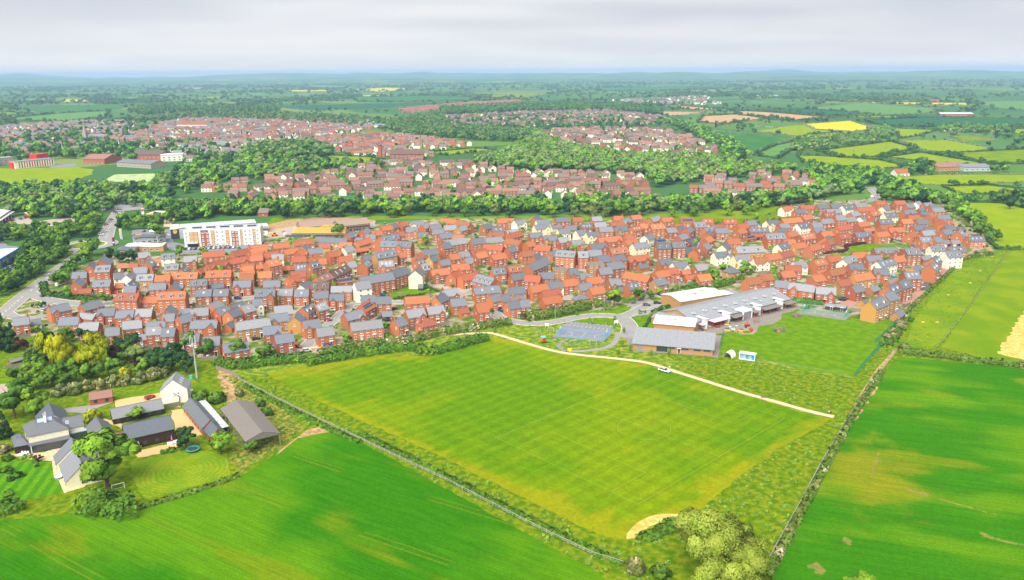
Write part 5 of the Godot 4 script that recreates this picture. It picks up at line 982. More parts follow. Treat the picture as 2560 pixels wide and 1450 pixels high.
func mat(key: String, c: Color, rough := 0.9, tex: Texture2D = null, scale := 0.1, spec := 0.3) -> StandardMaterial3D:
	var m := StandardMaterial3D.new()
	m.albedo_color = c.linear_to_srgb(); m.roughness = rough; m.metallic_specular = spec
	if tex:
		m.albedo_texture = tex; m.uv1_triplanar = true; m.uv1_world_triplanar = true; m.uv1_scale = Vector3.ONE * scale
	M[key] = m
	return m

func grey_ramp(a: float, b: float) -> Array:
	return [[0.25, a, a, a], [0.75, b, b, b]]

func materials() -> void:
	var mot := noise_tex("mottle", 0.018, 5, grey_ramp(0.62, 1.0), 512, FastNoiseLite.TYPE_SIMPLEX_SMOOTH, 2)
	var fine := noise_tex("fine", 0.11, 3, grey_ramp(0.6, 1.0), 512, FastNoiseLite.TYPE_SIMPLEX_SMOOTH, 5)
	var soft := noise_tex("soft", 0.02, 4, grey_ramp(0.90, 1.0), 256, FastNoiseLite.TYPE_SIMPLEX_SMOOTH, 8)
	var slate := noise_tex("slate", 0.03, 5, grey_ramp(0.80, 1.0), 512, FastNoiseLite.TYPE_SIMPLEX_SMOOTH, 12)
	var cell := noise_tex("cell", 0.06, 2, grey_ramp(0.66, 1.0), 512, FastNoiseLite.TYPE_CELLULAR, 6)
	for n in 8:
		var i := n % 4; var j := Color(rng.randf_range(0.86, 1.12), rng.randf_range(0.84, 1.14), rng.randf_range(0.84, 1.16))
		var b: Color = [Color(0.52, 0.165, 0.068), Color(0.45, 0.138, 0.056), Color(0.58, 0.20, 0.085), Color(0.43, 0.15, 0.074)][i]
		mat("R%d" % n, b * j, 0.9, fine, 0.11)
		var t: Color = [Color(0.46, 0.15, 0.064), Color(0.38, 0.12, 0.055), Color(0.53, 0.185, 0.078), Color(0.34, 0.125, 0.068)][i]
		mat("r%d" % n, t * j, 0.85, cell, 0.13)
		var s: Color = [Color(0.155, 0.17, 0.202), Color(0.18, 0.19, 0.215), Color(0.135, 0.15, 0.182), Color(0.205, 0.212, 0.23)][i]
		mat("g%d" % n, s * (0.80 + 0.055 * n), 0.6, slate, 0.09, 0.4)
	for i in 4:
		mat("B%d" % i, [Color(0.56, 0.29, 0.085), Color(0.50, 0.27, 0.10), Color(0.60, 0.31, 0.085), Color(0.46, 0.25, 0.10)][i], 0.9, fine, 0.11)
		mat("C%d" % i, [Color(0.78, 0.70, 0.50), Color(0.80, 0.74, 0.58), Color(0.76, 0.66, 0.42), Color(0.82, 0.77, 0.64)][i], 0.9, soft, 0.15)
		mat("b%d" % i, [Color(0.25, 0.13, 0.10), Color(0.16, 0.105, 0.09), Color(0.31, 0.17, 0.13), Color(0.22, 0.165, 0.15)][i], 0.85, cell, 0.13)
		mat("d%d" % i, [Color(0.10, 0.115, 0.14), Color(0.115, 0.125, 0.15), Color(0.125, 0.133, 0.15), Color(0.095, 0.11, 0.135)][i], 0.6, slate, 0.09, 0.4)
	for i in 3: mat("O%d" % i, [Color(0.46, 0.18, 0.11), Color(0.40, 0.14, 0.085), Color(0.54, 0.30, 0.20)][i], 0.9, fine, 0.11)
	mat("W0", Color(0.72, 0.69, 0.62), 0.9, soft, 0.2)
	mat("K0", Color(0.055, 0.034, 0.024), 0.9, fine, 0.2)
	mat("white", Color(0.78, 0.78, 0.77), 0.5)
	mat("glass", Color(0.035, 0.045, 0.055), 0.12, null, 0.1, 0.6)
	mat("bright_glass", Color(0.20, 0.23, 0.27), 0.10, null, 0.1, 0.7)
	mat("pot", Color(0.42, 0.14, 0.07), 0.9)
	mat("lead", Color(0.20, 0.215, 0.235), 0.6)
	mat("door_blue", Color(0.16, 0.26, 0.33), 0.6)
	mat("door_red", Color(0.30, 0.03, 0.02), 0.6)
	mat("door_white", Color(0.66, 0.66, 0.64), 0.6)
	mat("door_black", Color(0.03, 0.03, 0.035), 0.5)
	mat("solar", Color(0.03, 0.05, 0.10), 0.2, null, 0.1, 0.6)
	mat("solar_pale", Color(0.30, 0.37, 0.47), 0.2, null, 0.1, 0.6)
	mat("oak_frame", Color(0.52, 0.24, 0.045), 0.7)
	mat("timber", Color(0.22, 0.165, 0.115), 0.9, fine, 0.3)
	mat("old_timber", Color(0.30, 0.26, 0.21), 0.9, fine, 0.3)
	mat("dark_shed", Color(0.11, 0.07, 0.05), 0.9, fine, 0.3)
	mat("rail", Color(0.42, 0.40, 0.35), 0.85, fine, 0.4)
	mat("brick_wall", Color(0.36, 0.10, 0.055), 0.9, fine, 0.2)
	mat("steel", Color(0.34, 0.36, 0.37), 0.5, null, 0.1, 0.5)
	mat("metal_roof", Color(0.60, 0.63, 0.66), 0.45, mot, 0.04, 0.5)
	mat("white_roof", Color(0.68, 0.68, 0.67), 0.5, mot, 0.04, 0.4)
	mat("cladding", Color(0.50, 0.53, 0.56), 0.5, mot, 0.05, 0.5)
	mat("charcoal", Color(0.045, 0.05, 0.06), 0.5, null, 0.1, 0.4)
	mat("asbestos", Color(0.23, 0.215, 0.205), 0.95, noise_tex("lichen", 0.05, 5, [[0.2, 0.45, 0.42, 0.40], [0.5, 0.85, 0.82, 0.80], [0.8, 1, 0.97, 0.92]], 512, FastNoiseLite.TYPE_SIMPLEX_SMOOTH, 9), 0.12)
	mat("red_paint", Color(0.55, 0.03, 0.025), 0.5)
	mat("green_paint", Color(0.02, 0.22, 0.13), 0.6)
	mat("teal_paint", Color(0.05, 0.42, 0.34), 0.6)
	mat("blue_paint", Color(0.03, 0.27, 0.62), 0.5)
	mat("sky_paint", Color(0.15, 0.38, 0.56), 0.5)
	mat("yellow_paint", Color(0.80, 0.50, 0.02), 0.5)
	mat("orange_paint", Color(0.75, 0.22, 0.03), 0.5)
	mat("pink_paint", Color(0.75, 0.10, 0.30), 0.6)
	mat("purple_paint", Color(0.12, 0.015, 0.10), 0.5)
	mat("lilac", Color(0.60, 0.42, 0.66), 0.8)
	mat("magenta_cloth", Color(0.62, 0.18, 0.42), 0.8)
	mat("tyre", Color(0.02, 0.02, 0.02), 0.9)
	mat("lamp_glass", Color(0.7, 0.7, 0.66), 0.2)
	mat("skin", Color(0.45, 0.26, 0.18), 0.7)
	mat("bark", Color(0.10, 0.075, 0.05), 0.95)
	mat("birch_bark", Color(0.45, 0.43, 0.38), 0.9)
	mat("new_timber", Color(0.84, 0.56, 0.12), 0.85, fine, 0.3)
	mat("raw_block", Color(0.34, 0.24, 0.19), 0.95, fine, 0.2)
	mat("school_roof", Color(0.25, 0.262, 0.285), 0.6, slate, 0.05, 0.4)
	mat("stone", Color(0.42, 0.37, 0.30), 0.9, mot, 0.2)
	# ground covers
	grass("lawn", [[0.3, 0.075, 0.17, 0.003], [0.7, 0.115, 0.205, 0.004]], 0.03)
	grass("verge", [[0.25, 0.07, 0.15, 0.012], [0.5, 0.13, 0.20, 0.014], [0.78, 0.25, 0.25, 0.03]], 0.045)
	grass("rough", [[0.25, 0.06, 0.13, 0.003], [0.5, 0.105, 0.17, 0.004], [0.8, 0.19, 0.205, 0.008]], 0.055)
	grass("scrub", [[0.25, 0.07, 0.12, 0.015], [0.5, 0.15, 0.165, 0.02], [0.8, 0.30, 0.23, 0.05]], 0.07)
	grass("pasture", [[0.3, 0.105, 0.19, 0.004], [0.7, 0.16, 0.22, 0.006]], 0.006)
	grass("bright_pasture", [[0.3, 0.16, 0.24, 0.004], [0.7, 0.20, 0.26, 0.006]], 0.006)
	grass("crop", [[0.3, 0.035, 0.125, 0.030], [0.7, 0.048, 0.15, 0.034]], 0.004)
	grass("teal_crop", [[0.3, 0.022, 0.095, 0.040], [0.7, 0.03, 0.11, 0.044]], 0.004)
	grass("pale_crop", [[0.3, 0.08, 0.19, 0.045], [0.7, 0.10, 0.21, 0.05]], 0.004)
	grass("oilseed", [[0.3, 0.42, 0.36, 0.012], [0.7, 0.52, 0.44, 0.014]], 0.01)
	grass("ploughed", [[0.3, 0.36, 0.22, 0.115], [0.7, 0.43, 0.27, 0.145]], 0.008)
	grass("hay", [[0.3, 0.40, 0.29, 0.06], [0.5, 0.50, 0.36, 0.10], [0.75, 0.56, 0.42, 0.15]], 0.06)
	grass("bare_soil", [[0.25, 0.24, 0.15, 0.075], [0.75, 0.42, 0.27, 0.14]], 0.06)
	var fn := noise_tex("gr_country", 0.03, 1, [[0.0, 0.030, 0.095, 0.040], [0.16, 0.07, 0.16, 0.03], [0.30, 0.045, 0.12, 0.045], [0.45, 0.10, 0.19, 0.035], [0.6, 0.04, 0.11, 0.03], [0.75, 0.06, 0.15, 0.055], [0.9, 0.16, 0.21, 0.05], [1.0, 0.05, 0.12, 0.03]], 1024, FastNoiseLite.TYPE_CELLULAR, 31)
	fn.noise.cellular_return_type = FastNoiseLite.RETURN_CELL_VALUE; fn.noise.domain_warp_enabled = true; fn.noise.domain_warp_amplitude = 12.0
	mat("country", Color(1, 1, 1), 1.0, fn, 1.0 / 7000.0, 0.0)
	grass("gardens", [[0.22, 0.06, 0.125, 0.015], [0.42, 0.11, 0.16, 0.025], [0.56, 0.24, 0.20, 0.14], [0.75, 0.33, 0.28, 0.22]], 0.017)
	grass("bank", [[0.3, 0.05, 0.135, 0.010], [0.7, 0.08, 0.17, 0.012]], 0.05)
	mat("tarmac", Color(0.25, 0.24, 0.235), 0.9, soft, 0.03)
	mat("new_tarmac", Color(0.095, 0.10, 0.11), 0.9, soft, 0.03)
	mat("paving", Color(0.36, 0.30, 0.25), 0.9, soft, 0.06)
	mat("pink_paving", Color(0.42, 0.235, 0.18), 0.9, fine, 0.05)
	mat("gravel", Color(0.62, 0.43, 0.20), 0.95, fine, 0.06)
	mat("path_gravel", Color(0.64, 0.50, 0.33), 0.95, fine, 0.08)
	mat("flagstones", Color(0.66, 0.50, 0.30), 0.9, mot, 0.1)
	mat("court", Color(0.19, 0.195, 0.225), 0.9, soft, 0.04)
	mat("play_tarmac", Color(0.22, 0.19, 0.17), 0.9, soft, 0.05)
	mat("line_paint", Color(0.62, 0.62, 0.58), 0.8)
	mat("kerb", Color(0.50, 0.45, 0.37), 0.9)
	mat("astro", Color(0.40, 0.50, 0.22), 0.9, mot, 0.01)
	mat("water", Color(0.30, 0.36, 0.42), 0.15, null, 0.1, 0.6)
	# foliage: leaf colours come from the vertex colours of each crown
	for k in LEAF:
		for v in 3:
			var m := StandardMaterial3D.new()
			var tint: Color = [Color(1, 1, 1), Color(0.80, 0.90, 0.85), Color(1.16, 1.06, 0.92)][v]
			m.albedo_color = tint.clamp().linear_to_srgb() if v < 2 else Color(1, 0.96, 0.88).linear_to_srgb()
			m.vertex_color_use_as_albedo = true; m.roughness = 0.75; m.metallic_specular = 0.15
			m.backlight_enabled = true; m.backlight = Color(0.35, 0.42, 0.12)
			M["leaf_%s%d" % [k, v]] = m
	var lm := StandardMaterial3D.new(); lm.vertex_color_use_as_albedo = true; lm.roughness = 0.8; lm.metallic_specular = 0.12
	lm.backlight_enabled = true; lm.backlight = Color(0.35, 0.42, 0.12)
	M["leaf_any"] = lm

func grass(key: String, ramp: Array, scale: float) -> void:
	var t := noise_tex("gr_" + key, 0.012, 6, ramp, 512, FastNoiseLite.TYPE_SIMPLEX_SMOOTH, key.hash() % 1000)
	mat(key, Color(1, 1, 1), 1.0, t, scale, 0.0)

# ---------------------------------------------------------------- naming and node helpers
func free_name(called: String) -> String:
	var n: int = used.get(called, 0)
	used[called] = n + 1
	return called if n == 0 else "%s_%03d" % [called, n]

func thing(called: String, label: String, category: String, at := Vector3.ZERO, turn := 0.0, group := "") -> Node3D:
	var o := Node3D.new(); o.name = free_name(called); add_child(o)
	o.position = at; o.rotation.y = turn
	tag(o, label, category, group)
	return o

func tag(o: Node, label: String, category: String, group := "") -> void:
	o.set_meta("label", label); o.set_meta("category", category)
	if group: o.set_meta("group", group)

func rank_labels(items: Array) -> Array:
	# items: [what it looks like, where]; a label names the landmark to which the thing ranks nearest among its look-alikes
	var first := ["nearest", "second nearest", "third nearest", "fourth nearest", "fifth nearest", "sixth nearest", "seventh nearest", "eighth nearest", "ninth nearest", "tenth nearest"]
	var by := {}; var out := []; out.resize(items.size())
	for i in items.size():
		if not by.has(items[i][0]): by[items[i][0]] = []
		by[items[i][0]].append(i)
	for d in by:
		var best := {}
		for lm in LANDMARKS:
			var q: Vector2 = LANDMARKS[lm]
			var o: Array = by[d].duplicate()
			o.sort_custom(func(a, b): return items[a][1].distance_squared_to(q) < items[b][1].distance_squared_to(q))
			for n in o.size():
				if not best.has(o[n]) or n < best[o[n]][0]: best[o[n]] = [n, lm]
		for i in by[d]:
			var n: int = best[i][0]
			var w: String = first[n] if n < 10 else "%d%s nearest" % [n + 1, {1: "st", 2: "nd", 3: "rd"}.get((n + 1) % 10, "th") if (n + 1) % 100 < 11 or (n + 1) % 100 > 13 else "th"]
			out[i] = "%s, %s to %s" % [d, w, best[i][1]] if by[d].size() > 1 else "%s near %s" % [d, best[i][1]]
	return out

func obj(called: String, me: Mesh, m: Variant, parent: Node = null, xf := Transform3D()) -> MeshInstance3D:
	var o := MeshInstance3D.new()
	o.name = called if parent else free_name(called)
	o.mesh = me
	if m is Material: o.material_override = m
	elif m is String: o.material_override = M[m]
	if parent: parent.add_child(o, true)
	else: add_child(o)
	o.transform = xf
	return o

func struct(called: String, me: Mesh, m: Variant, at := Vector3.ZERO) -> MeshInstance3D:
	var o := obj(called, me, m)
	o.position = at
	o.set_meta("kind", "structure")
	return o

# ---------------------------------------------------------------- mesh helpers (triangle soup, flat shaded)
func tri(v: PackedVector3Array, a: Vector3, b: Vector3, c: Vector3) -> void:
	v.append(a); v.append(b); v.append(c)

func quad(v: PackedVector3Array, a: Vector3, b: Vector3, c: Vector3, d: Vector3) -> void:
	v.append(a); v.append(b); v.append(c); v.append(a); v.append(c); v.append(d)

func box(v: PackedVector3Array, lo: Vector3, hi: Vector3, xf := Transform3D()) -> void:
	var p := []
	for i in 8:
		p.append(xf * v3(hi.x if i & 1 else lo.x, hi.y if i & 2 else lo.y, hi.z if i & 4 else lo.z))
	quad(v, p[4], p[6], p[7], p[5]); quad(v, p[1], p[3], p[2], p[0])
	quad(v, p[0], p[2], p[6], p[4]); quad(v, p[5], p[7], p[3], p[1])
	quad(v, p[2], p[3], p[7], p[6]); quad(v, p[4], p[5], p[1], p[0])

func bar(v: PackedVector3Array, a: Vector3, b: Vector3, w: float, h := -1.0) -> void:
	if h < 0.0: h = w
	var z := (b - a).normalized()
	var x := Vector3.UP.cross(z)
	if x.length() < 0.01: x = Vector3.RIGHT
	x = x.normalized()
	var bs := Basis(x, z.cross(x), z)
	box(v, v3(-w / 2, -h / 2, 0), v3(w / 2, h / 2, a.distance_to(b)), Transform3D(bs, a))

func tube(v: PackedVector3Array, a: Vector3, b: Vector3, r0: float, r1: float, n := 6) -> void:
	var z := (b - a).normalized()
	var x := z.cross(Vector3.UP if absf(z.y) < 0.9 else Vector3.RIGHT).normalized()
	var y := z.cross(x)
	for i in n:
		var t0 := TAU * i / n; var t1 := TAU * (i + 1) / n
		var d0 := x * cos(t0) + y * sin(t0); var d1 := x * cos(t1) + y * sin(t1)
		quad(v, a + d0 * r0, b + d0 * r1, b + d1 * r1, a + d1 * r0)
		tri(v, b, b + d1 * r1, b + d0 * r1)

func disc(v: PackedVector3Array, c: Vector3, rx: float, rz: float, n := 24) -> void:
	for i in n:
		var a := TAU * i / n; var b := TAU * (i + 1) / n
		tri(v, c, c + v3(cos(a) * rx, 0, sin(a) * rz), c + v3(cos(b) * rx, 0, sin(b) * rz))

func amesh(v: PackedVector3Array, m: Material = null) -> ArrayMesh:
	var a := []; a.resize(Mesh.ARRAY_MAX); a[Mesh.ARRAY_VERTEX] = v
	var me := ArrayMesh.new(); me.add_surface_from_arrays(Mesh.PRIMITIVE_TRIANGLES, a)
	if m: me.surface_set_material(0, m)
	return me

func multi(parts: Array) -> ArrayMesh:
	var me := ArrayMesh.new()
	for p in parts:
		var a := []; a.resize(Mesh.ARRAY_MAX); a[Mesh.ARRAY_VERTEX] = p[0]
		me.add_surface_from_arrays(Mesh.PRIMITIVE_TRIANGLES, a)
		me.surface_set_material(me.get_surface_count() - 1, M[p[1]])
	return me

func pts(a: Array) -> PackedVector2Array:
	var o := PackedVector2Array()
	for i in range(0, a.size(), 2): o.append(Vector2(a[i], a[i + 1]))
	return o

func next_layer() -> float:
	layer_n += 1
	return layer_n * 0.006

func lift(p: Vector2) -> float:   # sheets far away lie further apart, so that they stay apart at that distance
	return 1.0 + pow(p.length() / 900.0, 2.0)

func area(called: String, poly: PackedVector2Array, m: Variant, y := -1.0) -> MeshInstance3D:
	if y < 0.0: y = next_layer()
	var v := soup()
	var idx := Geometry2D.triangulate_polygon(poly)
	if idx.is_empty(): print("bad outline ", called, " ", poly[0]); return null
	for i in idx:
		v.append(v3(poly[i].x, y * lift(poly[i]), poly[i].y))
	for i in range(0, v.size(), 3):
		if (v[i + 1] - v[i]).cross(v[i + 2] - v[i]).y > 0.0:
			var t := v[i + 1]; v[i + 1] = v[i + 2]; v[i + 2] = t
	return struct(called, amesh(v), m)

func smooth_line(p: PackedVector2Array, step := 3) -> PackedVector2Array:
	var o := PackedVector2Array()
	for i in p.size() - 1:
		var a := p[maxi(i - 1, 0)]; var b := p[i]; var c := p[i + 1]; var d := p[mini(i + 2, p.size() - 1)]
		for k in step: o.append(b.cubic_interpolate(c, a, d, float(k) / step))
	o.append(p[p.size() - 1])
	return o

func ribbon_mesh(p: PackedVector2Array, w: float, y: float) -> ArrayMesh:
	var v := soup(); var l := []; var r := []
	for i in p.size():
		var t := (p[mini(i + 1, p.size() - 1)] - p[maxi(i - 1, 0)]).normalized()
		var n := Vector2(-t.y, t.x) * w / 2.0
		var yy := y * lift(p[i])
		l.append(v3(p[i].x + n.x, yy, p[i].y + n.y)); r.append(v3(p[i].x - n.x, yy, p[i].y - n.y))
	for i in p.size() - 1: quad(v, r[i], r[i + 1], l[i + 1], l[i])
	return amesh(v)

func ribbon(called: String, a: Array, w: float, m: Variant, y := -1.0) -> MeshInstance3D:
	if y < 0.0: y = next_layer()
	return struct(called, ribbon_mesh(smooth_line(pts(a)), w, y), m)

func ellipse(c: Vector2, rx: float, rz: float, n := 28) -> PackedVector2Array:
	var o := PackedVector2Array()
	for i in n: o.append(c + Vector2(cos(TAU * i / n) * rx, sin(TAU * i / n) * rz))
	return o

# ---------------------------------------------------------------- houses
func prism(l: float, w: float, he: float, rise: float, z0 := 0.0) -> PackedVector3Array:
	# walls with two gables; x runs along the ridge
	var v := soup(); var x := l / 2; var z := w / 2
	quad(v, v3(-x, z0, z), v3(-x, he, z), v3(x, he, z), v3(x, z0, z))
	quad(v, v3(x, z0, -z), v3(x, he, -z), v3(-x, he, -z), v3(-x, z0, -z))
	quad(v, v3(x, z0, z), v3(x, he, z), v3(x, he, -z), v3(x, z0, -z))
	quad(v, v3(-x, z0, -z), v3(-x, he, -z), v3(-x, he, z), v3(-x, z0, z))
	tri(v, v3(x, he, z), v3(x, he + rise, 0), v3(x, he, -z))
	tri(v, v3(-x, he, -z), v3(-x, he + rise, 0), v3(-x, he, z))
	return v

func gable_roof(l: float, w: float, he: float, rise: float, over := 0.3, verge := 0.12, t := 0.16) -> PackedVector3Array:
	var v := soup(); var x := l / 2 + verge
	var k := rise / (w / 2)
	var z := w / 2 + over; var y := he - over * k
	for s in [1.0, -1.0]:
		var a := v3(-x, y + t, z * s); var b := v3(-x, he + rise + t, 0); var c := v3(x, he + rise + t, 0); var d := v3(x, y + t, z * s)
		var dn := v3(0, -t, 0)
		if s > 0: quad(v, a, b, c, d)
		else: quad(v, d, c, b, a)
		quad(v, a, d, d + dn, a + dn)
		quad(v, a + dn, d + dn, c + dn, b + dn)
		quad(v, a, a + dn, b + dn, b); quad(v, d, c, c + dn, d + dn)
	box(v, v3(-x, he + rise + t - 0.06, -0.13), v3(x, he + rise + t + 0.07, 0.13))
	return v

func hip_roof(l: float, w: float, he: float, rise: float, over := 0.4) -> PackedVector3Array:
	var v := soup(); var x := l / 2 + over; var z := w / 2 + over
	var rx := maxf(l / 2 - w / 2, 0.3); var y := he; var h := he + rise
	var a := v3(-x, y, z); var b := v3(x, y, z); var c := v3(x, y, -z); var d := v3(-x, y, -z)
	var p := v3(-rx, h, 0); var q := v3(rx, h, 0)
	quad(v, a, p, q, b); quad(v, c, q, p, d); tri(v, b, q, c); tri(v, d, p, a)
	box(v, v3(-x, y - 0.18, -z), v3(x, y - 0.004, z))
	return v

func window_mesh(w := 1.15, h := 1.2, frame := "white", glass := "glass") -> ArrayMesh:
	var key := "win%.2f_%.2f%s%s" % [w, h, frame, glass]
	if not MESH.has(key):
		var f := soup(); var gl := soup()
		box(f, v3(-w / 2, 0, -0.05), v3(w / 2, h, 0.07))
		box(f, v3(-w / 2 - 0.08, -0.1, -0.05), v3(w / 2 + 0.08, -0.004, 0.14))
		var b := 0.11
		box(gl, v3(-w / 2 + b, b, -0.04), v3(-0.05, h - b, 0.082)); box(gl, v3(0.05, b, -0.04), v3(w / 2 - b, h - b, 0.082))
		MESH[key] = multi([[f, frame], [gl, glass]])
	return MESH[key]

func door_mesh(col: String) -> ArrayMesh:
	var key := "door" + col
	if not MESH.has(key):
		var f := soup(); var d := soup(); var c := soup()
		box(f, v3(-0.6, 0, -0.05), v3(0.6, 2.2, 0.05)); box(d, v3(-0.46, 0.02, -0.04), v3(0.46, 2.05, 0.08))
		box(c, v3(-0.85, 2.3, -0.05), v3(0.85, 2.48, 0.85))
		for s in [-1.0, 1.0]: bar(c, v3(s * 0.75, 1.85, 0.0), v3(s * 0.75, 2.32, 0.7), 0.09)
		MESH[key] = multi([[f, "white"], [d, col], [c, "white"]])
	return MESH[key]

func dormer_mesh() -> ArrayMesh:
	if not MESH.has("dormer"):
		var f := soup(); var gl := soup(); var r := soup()
		box(f, v3(-0.78, -0.35, -2.0), v3(0.78, 1.2, 0)); box(gl, v3(-0.6, 0.05, -0.1), v3(-0.05, 1.02, 0.02)); box(gl, v3(0.05, 0.05, -0.1), v3(0.6, 1.02, 0.02))
		box(r, v3(-0.95, 1.2, -2.1), v3(0.95, 1.34, 0.18))
		MESH["dormer"] = multi([[f, "white"], [gl, "glass"], [r, "lead"]])
	return MESH["dormer"]

func rooflight_mesh() -> ArrayMesh:
	if not MESH.has("rooflight"):
		var f := soup(); var gl := soup()
		box(f, v3(-0.42, 0, -0.6), v3(0.42, 0.10, 0.6)); box(gl, v3(-0.34, 0.02, -0.52), v3(0.34, 0.115, 0.52))
		MESH["rooflight"] = multi([[f, "white"], [gl, "bright_glass"]])
	return MESH["rooflight"]

func panel_mesh(key := "solar") -> ArrayMesh:
	if not MESH.has("panel" + key):
		var f := soup(); box(f, v3(-0.78, 0.04, -0.5), v3(0.78, 0.11, 0.5))
		MESH["panel" + key] = multi([[f, key]])
	return MESH["panel" + key]

func chimney_mesh(k: String) -> ArrayMesh:
	if not MESH.has("chim" + k):
		var s := soup(); var p := soup()
		box(s, v3(-0.36, -1.0, -0.5), v3(0.36, 1.15, 0.5)); box(s, v3(-0.43, 1.0, -0.57), v3(0.43, 1.2, 0.57))
		for z in [-0.26, 0.26]: tube(p, v3(0, 1.2, z), v3(0, 1.62, z), 0.15, 0.12, 6)
		MESH["chim" + k] = multi([[s, k], [p, "pot"]])
	return MESH["chim" + k]

func garage_door_mesh(k := "white") -> ArrayMesh:
	if not MESH.has("gdoor" + k):
		var d := soup()
		for i in 5: box(d, v3(-1.15, 0.02 + i * 0.42, -0.05), v3(1.15, 0.42 + i * 0.42, 0.05))
		MESH["gdoor" + k] = multi([[d, k]])
	return MESH["gdoor" + k]

func feat(code: String, k: String) -> int:
	var i := code.find(k)
	if i < 0: return 0
	return int(code[i + 1]) if i + 1 < code.length() and code[i + 1].is_valid_int() else 1

func slope_xf(x: float, t: float, w: float, he: float, rise: float, side := 1.0) -> Transform3D:
	# a place on the roof slope, t from eave (0) to ridge (1)
	var an := atan2(rise, w / 2)
	var p := v3(x, he + rise * t + 0.16, (w / 2) * (1 - t))
	var xf := Transform3D(Basis(Vector3.RIGHT, an), p)
	return xf if side > 0 else Transform3D(Basis(Vector3.UP, PI)) * xf

